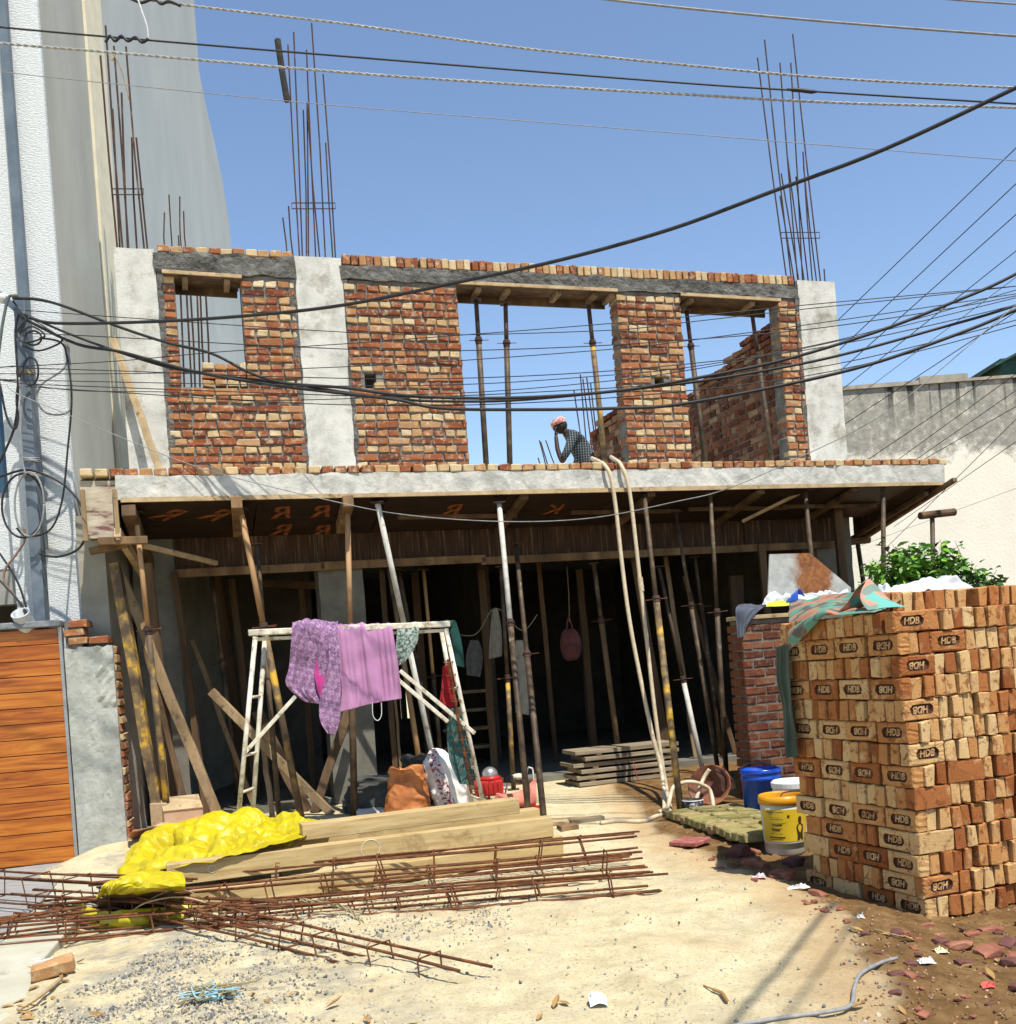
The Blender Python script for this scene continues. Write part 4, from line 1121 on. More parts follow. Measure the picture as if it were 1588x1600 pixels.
# sheet and litter on the brick boundary wall
WL = at(1157, 960, 9.9); WL.z = 0
BW = thing('brick_wall', 'old red brick wall with pale mortar joints standing behind the brick stack', 'wall', WL, None, PHI)
mb = MB(); box(mb, (.008, .008, 0), (3.2, .222, 1.80)); mb.build('mortar', nmat('pale_mortar', [(.3, (.085, .075, .06)), (.7, (.20, .175, .14))], 9, .95, 1, 50), BW)
BO_S = [cbox_mesh('brick', .222, .11, .075, .009, .004, RNG, [M_ob]) for _ in range(5)]
BO_H = [cbox_mesh('brick', .108, .11, .075, .009, .004, RNG, [M_ob]) for _ in range(5)]
k = 0; z = .0
owl = MB()
while z + .0885 < 1.83:
    x = 0 if k % 2 else -.0
    first = k % 2
    while x < (1.2 if True else 3.1):
        w = .115 if first else .235
        o = bpy.data.objects.new('brick', rr.choice(BO_H if first else BO_S)); COL.objects.link(o); o.parent = BW
        o.matrix_basis = Matrix.Translation((x + w / 2 - .006, .055 + rr.uniform(-.005, .005), z + .044)) @ Euler((0, rr.uniform(-.01, .01), rr.uniform(-.02, .02))).to_matrix().to_4x4()
        first = 0; x += w
    while x < 3.15:
        stuff_add(owl, rr.choice(BO_S), Matrix.Translation((x + .11, .055, z + .044))); x += .235
    stuff_add(owl, rr.choice(BO_S), Matrix.Translation((.055, .115 + .06, z + .044)) @ Matrix.Rotation(math.pi / 2, 4, 'Z'))
    z += .0885; k += 1
o = owl.build('brick', [M_ob], BW); o.data.materials.clear(); o.data.materials.append(M_ob); tag(o, kind='stuff')
mb = MB(); xbox(mb, Matrix.Rotation(.0, 4, 'Y'), (-.02, -.03, 1.805), (.62, .25, 1.845)); mb.build('capping_board', M_timl, BW, bevel=.005)
# rusty painted metal sheet standing on the wall
pr = [(1203, 866), (1266, 864), (1330, 918), (1330, 936), (1200, 936)]
def on_line(px, py, off): return fw(px, py, off)
VB = (WL - O).dot(W)
ps = [fw(px, py, VB + .10) for px, py in pr]
mb = MB().add(ps + [p + W * .015 for p in ps], [(4, 3, 2, 1, 0), (5, 6, 7, 8, 9)] + [(i, (i + 1) % 5, 5 + (i + 1) % 5, 5 + i) for i in range(5)])
m, nt, b = newmat('rusted_sheet')
co = coords(nt)
c = ramp(nt, [(.35, (.26, .27, .25)), (.6, (.46, .46, .42))], nz(nt, co, 5, 8, .7))
sx = nt.nodes.new('ShaderNodeSeparateXYZ'); nt.links.new(co, sx.inputs[0])
q = ps[0]; pc = (fw(1272, 895, VB + .1) - q)
gr = N(nt, 'Math', operation='SUBTRACT'); nt.links.new(sx.outputs[0], gr.inputs[0]); gr.inputs[1].default_value = pc.x
ab = N(nt, 'Math', operation='ABSOLUTE'); nt.links.new(gr.outputs[0], ab.inputs[0])
md = N(nt, 'MULTIPLY_ADD' if False else 'Math', operation='MULTIPLY_ADD'); nt.links.new(nz(nt, co, 9, 8, .7), md.inputs[0]); md.inputs[1].default_value = .30; nt.links.new(ab.outputs[0], md.inputs[2])
f = ramp(nt, [(.30, 1.0), (.40, 0.0)], md.outputs[0])
rst = ramp(nt, [(.35, (.13, .045, .018)), (.6, (.30, .12, .04))], nz(nt, co, 14, 8, .7))
c = mix(nt, c, rst, f)
nt.links.new(c, b.inputs['Base Color']); b.inputs['Roughness'].default_value = .8; bump(nt, b, nz(nt, co, 20, 8), .3, .01)
o = mb.build('metal_sheet', m, None, origin=q); o.location = q
tag(o, 'rusty white painted metal sheet with a cut corner standing on the old brick wall', 'metal sheet')

# ---------------------------------------------------------------- cloths
def fabric(name, stops, scale, bs=180, rough=.9, var=0, **kw):
    m = nmat(name, stops, scale, rough, .25, bs, bd=.004, spec=.15, **kw)
    b = m.node_tree.nodes['Principled BSDF']
    b.inputs['Sheen Weight'].default_value = .15
    return m
def cloth(name, label, cat, curves, mat, nu=30, nv=40, amp=.015, fs=5, fold=.02, nfold=5, seed=0, fade=True, solid=.003, sharp=False, group=None, sub=1, cx_=1.0, creases=0, ca=.06):
    mb = MB(); sheet(mb, curves, nu, nv, amp, fs, fold, nfold, seed, fade, sharp=sharp, cx_=cx_, creases=creases, ca=ca)
    c = curves[0][len(curves[0]) // 2]
    o = mb.build(name, mat, None, origin=c, smooth=not (creases and sub == 0), solid=solid, sub=sub); o.location = c
    return tag(o, label, cat, group)
def C(Y, *pts): return [at(px, py, Y) for px, py in pts]
def camo(name, a, b_, c_):
    m, nt, b = newmat(name)
    co = coords(nt)
    n1 = nz(nt, co, 4.2, 3, .5, .4); n2 = nz(nt, coords(nt, (1, 1.3, 1.1)), 5.5, 3, .5, .8)
    c = mix(nt, a, b_, ramp(nt, [(.49, 0.0), (.52, 1.0)], n1))
    c = mix(nt, c, c_, ramp(nt, [(.55, 0.0), (.58, 1.0)], n2))
    nt.links.new(c, b.inputs['Base Color']); b.inputs['Roughness'].default_value = .8
    bump(nt, b, nz(nt, co, 160, 3), .3, .004)
    return m
M_camo = camo('camo_tarp', (.10, .24, .17), (.36, .17, .10), (.10, .09, .08))
ldir = lambda a, bb, h: SKO + SU * a + SW * bb + V((0, 0, h))
def lf(px, py, off=.04):
    d = ray(px, py); p0 = SKO - SU * (off + .10)
    return EYE + d * ((p0 - EYE).dot(SU) / d.dot(SU))
ztp = ROWH * 14
cloth('camouflage_tarp', 'green and brown camouflage tarp draped over the left top edge of the brick stack', 'tarp',
      [[at(1408, 924, 6.0), at(1408, 936, 5.85), ldir(-.06, .12, ztp + .012), ldir(-.10, .14, ztp + .008)],
       [at(1345, 926, 6.5), at(1345, 936, 6.25), ldir(-.08, .42, ztp + .014), ldir(-.115, .44, ztp + .002)],
       [at(1288, 930, 6.95), at(1288, 941, 6.55), lf(1290, 955, .03), lf(1290, 962, .04)],
       [at(1256, 937, 7.1), at(1257, 950, 6.62), lf(1258, 970, .04), lf(1260, 992, .045)],
       [at(1233, 943, 7.2), at(1232, 962, 6.7), lf(1232, 988, .04), lf(1232, 1018, .045)]], M_camo, 40, 60, .008, 9, .010, 6, 3, False)
cloth('hanging_green_tarp', 'dark green strip of tarp hanging down behind the far end of the brick stack', 'tarp',
      [[lf(1212, 1012, -.03), lf(1234, 1006, .03)], [lf(1214, 1060, -.04), lf(1234, 1060, .02)], [lf(1220, 1120, -.04), lf(1240, 1120, .02)], [lf(1222, 1186, -.04), lf(1246, 1182, .02)]],
      fabric('dark_green_tarp', [(.35, (.015, .032, .02)), (.65, (.03, .055, .036))], 6), 14, 34, .02, 5, .02, 2.5, 5)
cloth('folded_tarp_end', 'teal and red tarp end bunched into a point on the brick stack', 'tarp',
      [[ldir(-.08, .20, ztp + .02), ldir(.05, .15, ztp + .03), ldir(.17, .14, ztp + .02)], [ldir(-.04, .30, ztp + .10), ldir(.05, .3, ztp + .12), ldir(.13, .24, ztp + .07)],
       [ldir(.05, .36, ztp + .19), ldir(.08, .37, ztp + .21), ldir(.10, .36, ztp + .18)], [ldir(-.05, .5, ztp + .02), ldir(.06, .5, ztp + .02), ldir(.16, .5, ztp + .02)]],
      camo('teal_tarp', (.12, .36, .30), (.50, .23, .15), (.16, .22, .18)), 20, 24, .02, 9, 0, 3, 8, False, sharp=True)
M_wsack = fabric('white_sacking', [(.3, (.42, .43, .44)), (.7, (.58, .59, .60))], 8, 120)
cloth('white_sack', 'crumpled white sack lying flat on top of the brick stack', 'sack',
      [[ldir(.38, .40, ztp + .10), ldir(.7, .50, ztp + .13), ldir(1.05, .45, ztp + .09)], [ldir(.34, .62, ztp + .15), ldir(.7, .7, ztp + .21), ldir(1.0, .68, ztp + .20)],
       [ldir(.36, .95, ztp + .05), ldir(.7, .98, ztp + .06), ldir(1.0, .95, ztp + .05)]], M_wsack, 60, 44, .06, 7, 0, 3, 2, False, sharp=True, creases=16, ca=.05)
def wt(px, py, dv=.0): return fw(px, py, VB + dv)
cloth('white_cement_bag', 'crumpled white plastic bag on the old brick wall below the rusty sheet', 'bag',
      [[wt(1192, 944, .0), wt(1250, 944, -.02), wt(1330, 938, -.02)], [wt(1200, 928, .05), wt(1260, 926, .05), wt(1325, 922, .05)], [wt(1205, 938, .2), wt(1260, 938, .2), wt(1330, 935, .2)]], M_wsack, 50, 30, .06, 9, 0, 3, 6, False, sharp=True, creases=16, ca=.05)
cloth('blue_packet', 'crumpled blue plastic packet on top of the old brick wall', 'packet',
      [[wt(1228, 942, -.04), wt(1248, 938, -.03)], [wt(1236, 928, .0), wt(1248, 918, .01)], [wt(1246, 934, .06), wt(1258, 932, .05)]], plain('blue_plastic', (.02, .07, .35), .35), 8, 10, .02, 12, 0, 2, 1, False, sharp=True)
cloth('yellow_green_packet', 'bright yellow green plastic packet on the capping of the old brick wall', 'packet',
      [[wt(1196, 948, -.06), wt(1236, 946, -.06)], [wt(1202, 940, .0), wt(1232, 938, .0)], [wt(1206, 941, .08), wt(1230, 941, .08)]], plain('lime_plastic', (.55, .62, .03), .4), 10, 8, .015, 12, 0, 2, 2, False, sharp=True)
cloth('grey_rag', 'dark grey blue rag hanging over the left end of the old brick wall', 'rag',
      [[wt(1160, 944, .12), wt(1205, 944, .1)], [wt(1150, 950, -.02), wt(1190, 951, -.03)], [wt(1150, 968, -.06), wt(1172, 972, -.05)], [wt(1154, 998, -.06), wt(1165, 994, -.05)]],
      fabric('rag_grey', [(.3, (.035, .04, .055)), (.7, (.09, .10, .125))], 9), 16, 20, .015, 9, .02, 3, 4)

# ---------------------------------------------------------------- trestle with washing
YT = 8.9
tb = at(560, 1300, YT); tb.z = gz(tb.x, tb.y)
T = thing('scaffold_trestle', 'white painted steel scaffold trestle hung with washing in front of the house', 'trestle', tb)
def tp(px, py, dy=0): return at(px, py, YT + dy + (px - 395) / 310 * .35)
def tube_part(nm, pts, r, mat=M_scaf, n=8):
    mb = MB(); tube(mb, pts, r, n); return mb.build(nm, mat, T, smooth=True)
mb = MB(); bar(mb, tp(388, 989), tp(703, 975), .07, .055); mb.build('top_rail', M_scaf, T, bevel=.008)
mb = MB(); bar(mb, tp(400, 999, .02), tp(698, 985, .02), .05, .03); mb.build('lower_rail', M_scaf, T, bevel=.006)
def down(p, q, z=None):
    d = q - p
    zg = gz(q.x, q.y)
    return p + d * ((p.z - zg) / (p.z - q.z))
legs = [((399, 995), (376, 1240), -.04), ((414, 997), (397, 1240), .12), ((697, 982), (752, 1240), -.02), ((690, 985), (735, 1240), .22)]
E_ = []
for a, b, dy in legs:
    p = tp(*a, dy); q = down(p, tp(*b, dy)); E_.append((p, q)); tube_part('leg', [p, q], .021)
for t in (.28, .55, .72, .86):
    a, b = E_[0][0].lerp(E_[0][1], t), E_[1][0].lerp(E_[1][1], t); tube_part('rung', [a, b], .013)
for t in (.3, .5, .7, .86):
    a, b = E_[2][0].lerp(E_[2][1], t), E_[3][0].lerp(E_[3][1], t); tube_part('rung', [a, b], .013)
for a, b in (((383, 1176), (462, 1088)), ((625, 1048), (742, 1146)), ((622, 1062), (700, 1128))):
    mb = MB(); bar(mb, tp(*a, -.03), tp(*b, -.03), .035, .035); mb.build('brace', M_scaf, T, bevel=.005)
mb = MB(); tube(mb, [tp(700, 1030, -.06), tp(737, 1240, -.06)], .012, 6); mb.build('tied_bar', M_rust, T)
for t in np.linspace(.02, .97, 11):
    c = tp(700, 1030, -.05).lerp(tp(742, 1240, -.05), t)
    mb = MB(); tube(mb, [c + V((.045 * math.cos(a), .045 * math.sin(a), .01 * math.sin(a))) for a in np.linspace(0, 6.28, 9)[:-1]], .004, 4, closed=True); mb.build('wire_tie', M_rust, T)
M_tow = fabric('towel_mauve', [(.36, (.20, .105, .19)), (.5, (.31, .175, .30)), (.64, (.42, .28, .41))], 60, 90)
nt = M_tow.node_tree; b_ = nt.nodes['Principled BSDF']; src = b_.inputs['Base Color'].links[0].from_socket
ck = N(nt, 'TexChecker'); ck.inputs['Scale'].default_value = 1; ck.inputs['Color1'].default_value = (1, 1, 1, 1); ck.inputs['Color2'].default_value = (.68, .62, .68, 1)
nt.links.new(coords(nt, (20, 0.001, 26), rot=(0, .35, 0)), ck.inputs['Vector'])
nt.links.new(mix(nt, src, ck.outputs[0], .9, 'MULTIPLY'), b_.inputs['Base Color'])
def front(*pts, dy=-.05): return [tp(px, py, dy) for px, py in pts]
cloth('mauve_towel', 'mottled mauve towel hanging over the left part of the trestle rail', 'towel',
      [front((457, 985), (490, 980), (528, 986), dy=.09), front((457, 970), (490, 966), (528, 972), dy=.02), front((456, 983), (490, 980), (528, 988), dy=-.07), front((452, 1040), (485, 1040), (530, 1045)), front((447, 1070), (480, 1078), (535, 1075)), front((475, 1096), (500, 1100), (533, 1098))],
      M_tow, 60, 60, .012, 8, .026, 5.5, 1)
cloth('twisted_mauve_towel', 'narrow twisted end of mauve towel hanging lowest below the trestle rail', 'towel',
      [front((512, 986), (528, 986), dy=-.07), front((513, 1040), (532, 1040), dy=-.09), front((500, 1092), (532, 1090), dy=-.10), front((500, 1125), (532, 1125), dy=-.11), front((512, 1147), (524, 1149), dy=-.10)],
      M_tow, 12, 40, .012, 9, .022, 2, 7)
cloth('magenta_cloth', 'small magenta cloth showing between the folds of the mauve towel', 'cloth',
      [front((490, 1030), (520, 1030), dy=-.03), front((492, 1060), (522, 1060), dy=-.055), front((500, 1092), (526, 1086), dy=-.065)], fabric('magenta', [(.3, (.32, .03, .16)), (.7, (.48, .06, .25))], 9), 12, 14, .01, 9, .01, 3, 2)
cloth('pink_cloth', 'plain pink cloth hanging over the middle of the trestle rail', 'cloth',
      [front((520, 985), (570, 980), (613, 982), dy=.06), front((520, 976), (570, 973), (612, 973), dy=0), front((521, 990), (570, 985), (614, 985)), front((528, 1050), (580, 1045), (622, 1040)), front((532, 1090), (580, 1088), (627, 1080)), front((531, 1113), (585, 1099), (628, 1092))],
      fabric('pink', [(.3, (.37, .17, .31)), (.7, (.46, .23, .39))], 4), 70, 60, .016, 6, .026, 6.5, 4)
cloth('grey_green_rag', 'small patterned grey green rag hanging on the trestle rail right of the pink cloth', 'rag',
      [front((622, 984), (656, 982), dy=.06), front((621, 974), (655, 970), dy=0), front((620, 990), (655, 988)), front((618, 1020), (650, 1010)), front((621, 1042), (632, 1035))],
      fabric('rag_green', [(.42, (.05, .08, .065)), (.5, (.22, .27, .23)), (.6, (.38, .42, .37))], 40, 90), 16, 24, .012, 9, .02, 3, 5)
cloth('dark_green_cloth', 'dark bottle green cloth hanging over the right end of the trestle', 'cloth',
      [front((692, 980), (706, 978), dy=.0), front((698, 968), (712, 970), dy=.02), front((706, 995), (722, 1005), dy=.0), front((712, 1040), (726, 1043), dy=.0)],
      fabric('bottle_green', [(.3, (.006, .035, .03)), (.7, (.015, .07, .055))], 9), 12, 24, .012, 9, .015, 3, 2)
cloth('red_cloth', 'red cloth hanging inside the right legs of the trestle', 'cloth',
      [front((692, 1040), (708, 1038), dy=.12), front((690, 1070), (712, 1068), dy=.12), front((686, 1104), (716, 1108), dy=.12)],
      fabric('red', [(.3, (.22, .008, .012)), (.7, (.38, .02, .025))], 9), 14, 20, .012, 9, .02, 3, 3)
cloth('floral_cloth', 'teal floral cloth hanging from the lower right brace of the trestle', 'cloth',
      [front((702, 1108), (722, 1104), dy=.06), front((699, 1150), (728, 1150), dy=.06), front((703, 1190), (738, 1190), dy=.05), front((718, 1225), (742, 1228), dy=.05)],
      fabric('floral', [(.46, (.03, .11, .105)), (.52, (.06, .18, .165)), (.58, (.18, .085, .05)), (.64, (.05, .15, .14))], 28, 90), 18, 30, .015, 8, .025, 3, 6)
mb = MB(); tube(mb, spline([tp(582, 1098, -.06), tp(583, 1118, -.06), tp(590, 1126, -.06), tp(596, 1118, -.06), tp(596, 1098, -.06)], 6), .004, 6)
tag(mb.build('drawstring', M_wht, None), 'white cord loop dangling below the hem of the pink cloth', 'cord')
# clothes and a bag hanging in the dark room
def hang(name, label, cat, px, mat, v=.35, **kw):
    cl = [[fw(x, y, v) for x, y in row] for row in px]
    cloth(name, label, cat, cl, mat, 14, 20, .015, 6, .025, 3, 3, **kw)
hang('beige_shirt', 'beige shirt hanging in the dark doorway left of the white topped prop', 'shirt', [[(770, 952), (778, 950)], [(766, 985), (785, 985)], [(764, 1030), (786, 1025)]], fabric('beige', [(.3, (.16, .145, .11)), (.7, (.27, .25, .19))], 20))
hang('grey_shirt', 'grey shirt hanging in the dark doorway', 'shirt', [[(735, 1000), (748, 1000)], [(728, 1025), (756, 1025)], [(730, 1055), (752, 1058)]], fabric('greyc', [(.3, (.06, .06, .058)), (.7, (.11, .11, .10))], 20), .5)
hang('pale_trousers', 'pale khaki trousers hanging right behind the white topped prop', 'trousers', [[(806, 1000), (824, 1000)], [(808, 1060), (828, 1060)], [(812, 1115), (828, 1118)]], fabric('khaki', [(.3, (.22, .20, .16)), (.7, (.33, .31, .25))], 12), .2)
bp = fw(892, 1005, 1.2)
BP = thing('backpack', 'small faded red backpack hanging in the dark room', 'backpack', bp)
def blob(mb, c, sx, sy, sz, n=12, nr=9, jit=.1, seed=0, e=1.0):
    vs, fs = [], []
    for i in range(nr + 1):
        ph = -math.pi / 2 + math.pi * i / nr
        for j in range(n):
            t = 2 * math.pi * j / n
            cc = lambda x: math.copysign(abs(x) ** e, x)
            p = V((cc(math.cos(ph)) * cc(math.cos(t)), cc(math.cos(ph)) * cc(math.sin(t)), cc(math.sin(ph))))
            k = 1 + jit * noise.noise(p * 2.2 + V((seed, seed * 2, 0)))
            vs.append(V(c) + V((p.x * sx, p.y * sy, p.z * sz)) * k)
    for i in range(nr):
        for j in range(n): fs.append((i * n + j, i * n + (j + 1) % n, (i + 1) * n + (j + 1) % n, (i + 1) * n + j))
    mb.add(vs, fs)
M_bpk = fabric('faded_red', [(.3, (.13, .045, .04)), (.7, (.20, .075, .065))], 9)
mb = MB(); blob(mb, bp - V((0, 0, .02)), .13, .07, .20, e=.7); mb.build('body', M_bpk, BP, smooth=True)
mb = MB(); blob(mb, bp - V((0, .06, .10)), .10, .04, .09, e=.7); mb.build('front_pocket', M_bpk, BP, smooth=True)
mb = MB(); tube(mb, spline([bp + V((-.04, 0, .17)), bp + V((0, 0, .33)), bp + V((.04, 0, .17))]), .01, 6); mb.build('strap', M_bpk, BP)

wirething('clothes_line', 'thin rope strung across the dark doorway carrying the shirts', 'rope', [fw(655, 945, .45), fw(740, 960, .42), fw(840, 955, .3)], .005, M_strw0) if False else None
# ---------------------------------------------------------------- sacks and the red machine
def sack(name, label, base, h, w, d, mat, seed, lean=(0, 0), tie=True, extra=None, turn=0.0):
    vs, fs = [], []
    n, nr = 44, 40
    for i in range(nr + 1):
        t = i / nr
        if tie: k = (.82 + .35 * math.sin(math.pi * min(1, t * 1.1)) ** .8) if t < .8 else (.95 - 2.6 * (t - .8) * 1.2)
        else: k = 1.08 - .42 * t + .12 * math.sin(math.pi * t) + .22 * max(0, t - .85) / .15 * abs(math.sin(t * 9))
        k = max(k, .22)
        if t < .06: k *= .8 + t * 3
        for j in range(n):
            a = 2 * math.pi * j / n + turn
            ca, sa = math.cos(a), math.sin(a)
            p = V((math.copysign(abs(ca) ** .75, ca) * w * k, math.copysign(abs(sa) ** .75, sa) * d * k, t * h))
            q = V((p.x * 15, p.y * 15, p.z * 8)) + V((seed * 5, 0, seed))
            r = (1 - 2.6 * abs(noise.noise(q))) * .11 + (1 - 2.4 * abs(noise.noise(q * 2.1 + V((3, 1, 0))))) * .05
            s = 1 + r * (1.6 if t > .7 else 1)
            vs.append(V((p.x * s + lean[0] * t * h, p.y * s + lean[1] * t * h, p.z * (1 + .03 * noise.noise(q)) + (0 if tie else .05 * noise.noise(V((ca * 2.4, sa * 2.4, seed))) * max(0, t - .7) / .3))))
    for i in range(nr):
        for j in range(n): fs.append((i * n + j, i * n + (j + 1) % n, (i + 1) * n + (j + 1) % n, (i + 1) * n + j))
    fs.append(tuple(range(n - 1, -1, -1)))
    vs.append(V((lean[0] * h, lean[1] * h, h * (.97 if tie else .86))))
    for j in range(n): fs.append((nr * n + j, nr * n + (j + 1) % n, len(vs) - 1))
    o = MB().add(vs, fs).build(name, mat, None, smooth=True, sub=1)
    o.location = base
    return tag(o, label, 'sack', extra)
def gpt(px, py): return og(px, py)
s1 = fw(637, 1268, -1.25); s1.z = gz(s1.x, s1.y) - .01
sack('orange_sack', 'open orange woven sack standing left of the maroon printed one', s1, .52, .185, .14, nmat('orange_sack', [(.3, (.26, .075, .02)), (.55, (.46, .16, .045)), (.8, (.58, .30, .14))], 7, .6, .4, 120, dirt=((.60, .50, .38), 6, .62, .75)), 2, (.04, .05), False)
m, nt, b = newmat('printed_sack')
co = coords(nt)
sx = nt.nodes.new('ShaderNodeSeparateXYZ'); nt.links.new(co, sx.inputs[0])
stx = N(nt, 'Math', operation='MULTIPLY_ADD'); nt.links.new(sx.outputs[2], stx.inputs[0]); stx.inputs[1].default_value = .30; nt.links.new(sx.outputs[0], stx.inputs[2])
band = ramp(nt, [(.0, 0.0), (.43, 0.0), (.44, 1.0), (.54, 1.0), (.55, 0.0)], N(nt, 'Math', operation='ADD').outputs[0])
adn = [n_ for n_ in nt.nodes if n_.bl_idname == 'ShaderNodeMath'][-1]
nt.links.new(stx.outputs[0], adn.inputs[0]); adn.inputs[1].default_value = .50
lt = N(nt, 'TexBrick'); lt.inputs['Scale'].default_value = 26; lt.inputs['Mortar Size'].default_value = .035
lt.inputs['Color1'].default_value = (1, 1, 1, 1); lt.inputs['Color2'].default_value = (.2, .2, .2, 1); lt.inputs['Mortar'].default_value = (0, 0, 0, 1)
mp = nt.nodes.new('ShaderNodeCombineXYZ'); nt.links.new(sx.outputs[2], mp.inputs[0]); nt.links.new(stx.outputs[0], mp.inputs[1]); nt.links.new(mp.outputs[0], lt.inputs['Vector'])
c = mix(nt, ramp(nt, [(.3, (.60, .57, .52)), (.7, (.76, .74, .70))], nz(nt, co, 9)), mix(nt, (.20, .012, .05), (.55, .50, .46), ramp(nt, [(.42, 0.0), (.5, 1.0)], nz(nt, co, 38, 2))), band)
bot = N(nt, 'Math', operation='LESS_THAN'); nt.links.new(sx.outputs[2], bot.inputs[0]); bot.inputs[1].default_value = .10
c = mix(nt, c, (.36, .02, .12), bot.outputs[0])
nt.links.new(c, b.inputs['Base Color']); b.inputs['Roughness'].default_value = .65
s2 = fw(712, 1262, -1.2); s2.z = gz(s2.x, s2.y) - .01
sack('printed_sack', 'white woven sack with a maroon printed band leaning beside the orange one', s2, .64, .15, .12, m, 5, (-.24, .1), True)
s3 = fw(600, 1262, -.75); s3.z = gz(s3.x, s3.y)
sack('dark_sack', 'dark grey sack slumped at the foot of the middle column', s3, .34, .36, .25, fabric('dark_sack', [(.3, (.03, .03, .026)), (.7, (.08, .08, .07))], 8), 8, (0, .1), False)
s4 = fw(650, 1205, -.7); s4.z = gz(s4.x, s4.y)
sack('black_sack', 'black sack behind the orange sack', s4, .50, .16, .14, fabric('black_sack', [(.3, (.012, .012, .012)), (.7, (.035, .035, .033))], 8), 9, (0, .1), False)
cloth('white_tarp_heap', 'dirty white sheet crumpled on the ground behind the timber beams', 'sheet',
      [[fw(560, 1290, -1.15), fw(600, 1288, -1.15), fw(645, 1285, -1.15)], [fw(555, 1262, -1.0), fw(600, 1258, -1.0), fw(640, 1258, -1.0)], [fw(550, 1280, -.8), fw(600, 1275, -.8), fw(640, 1270, -.8)]], fabric('dirty_white', [(.3, (.36, .34, .29)), (.7, (.55, .53, .46))], 9), 24, 20, .04, 6, 0, 3, 3, False, sharp=True)
mz = fw(800, 1262, -1.35); mz.z = gz(mz.x, mz.y)
RMC = thing('red_machine', 'small red engine with a silver dome and white tube handles behind the timber beams', 'machine', mz)
k_ = lambda px, py, dy=0: fw(px, py, -1.3 + dy)
M_redp = nmat('red_enamel', [(.3, (.32, .012, .012)), (.7, (.48, .03, .025))], 9, .35, .05, 40)
c_ = k_(770, 1226)
mb = MB(); box(mb, (c_.x - .13, c_.y - .10, c_.z - .10), (c_.x + .10, c_.y + .10, c_.z + .05)); mb.build('engine_body', M_redp, RMC, bevel=.02)
for q_ in range(5):
    mb = MB(); box(mb, (c_.x - .125 + q_ * .045, c_.y - .115, c_.z - .08), (c_.x - .105 + q_ * .045, c_.y - .102, c_.z + .04)); mb.build('cooling_fin', M_redp, RMC)
mb = MB(); lathe(mb, c_ + V((-.135, -.02, -.02)), [(.001, 0), (.085, 0), (.09, .01), (.07, .04), (.03, .045), (.001, .05)], 22, axis=V((-1, 0, 0))); mb.build('flywheel_cover', M_redp, RMC, smooth=True)
mb = MB(); lathe(mb, c_ + V((-.02, 0, .05)), [(.10, 0), (.105, .012), (.10, .03), (.08, .035)], 22); mb.build('collar', M_redp, RMC, smooth=True)
mb = MB(); blob(mb, c_ + V((-.02, 0, .10)), .08, .08, .075, jit=.02); mb.build('dome', nmat('dome', [(.3, (.35, .34, .32)), (.7, (.5, .49, .47))], 9, .3, metal=.7), RMC, smooth=True)
mb = MB(); bar(mb, k_(775, 1218), k_(832, 1222), .07, .05); mb.build('shaft_housing', M_pipe, RMC, bevel=.01)
mb = MB(); bar(mb, k_(788, 1216, -.04), k_(800, 1217, -.04), .09, .07); mb.build('clamp', M_blk, RMC, bevel=.008)
mb = MB(); blob(mb, k_(810, 1214), .075, .06, .035, jit=.03); mb.build('tank', nmat('cream_tank', [(.3, (.5, .46, .36)), (.7, (.6, .56, .45))], 9, .4), RMC, smooth=True)
for a in (((822, 1245), (824, 1204), (829, 1200), (833, 1206), (835, 1245)), ((786, 1255), (792, 1230), (795, 1218))):
    mb = MB(); tube(mb, spline([k_(*p, -.05) for p in a], 5), .009, 6); mb.build('handle', M_wht, RMC, smooth=True)
for a, b in (((766, 1225), (762, 1268)), ((776, 1225), (790, 1268)), ((828, 1225), (834, 1268))):
    mb = MB(); p, q = k_(*a), k_(*b); q.z = gz(q.x, q.y); tube(mb, [p, q], .012, 6); mb.build('leg', M_redp, RMC)
mb = MB(); box(mb, (mz.x - .3, mz.y - .12, mz.z), (mz.x + .32, mz.y + .12, mz.z + .03)); mb.build('skid', M_redp, RMC, bevel=.01)
cloth('salmon_bag', 'salmon pink plastic bag lying over the red engine', 'bag', [[k_(775, 1240, -.12), k_(810, 1238, -.12), k_(838, 1215, -.1)], [k_(772, 1256, -.18), k_(810, 1254, -.18), k_(838, 1245, -.16)], [k_(790, 1264, -.1), k_(815, 1262, -.1), k_(836, 1262, -.1)]],
      fabric('salmon', [(.3, (.50, .13, .09)), (.7, (.64, .25, .18))], 9), 20, 14, .035, 9, 0, 3, 3, False, sharp=True)

# ---------------------------------------------------------------- pile of timber beams, yellow tarp
M_beam = nmat('beam_wood', [(.28, (.31, .21, .085)), (.5, (.45, .325, .145)), (.72, (.55, .42, .215))], 2.6, .75, .3, 30, stretch=(1.0, 11, 11), rand=True, dirt=((.22, .14, .055), 3, .56, .70))
M_chalk = plain('chalk_mark', (.75, .70, .58), .9)
def beam(label, pl, pr_, z, h, w, Yr=0):
    a = flat(*pl, z); b = flat(*pr_, z)
    d = (b - a); d.z = 0; L = d.length
    root = thing('timber_beam', label, 'timber beam', a, 'new timber beams stacked in front of the house', math.atan2(d.y, d.x))
    mb = MB(); box(mb, (0, 0, 0), (L, w, h - .003)); mb.build('timber', M_beam, root, bevel=.005)
    return root, L
b1, L1 = beam('lowest pale timber beam lying on the ground behind the rebar cages', (300, 1429), (880, 1340), .005, .145, .13)
b2, L2 = beam('middle pale timber beam with chalk circles on its face', (262, 1386), (866, 1307), .175, .155, .12)
b3, L3 = beam('uppermost pale timber beam with its left end under the yellow tarp', (474, 1314), (813, 1271), .345, .12, .16)
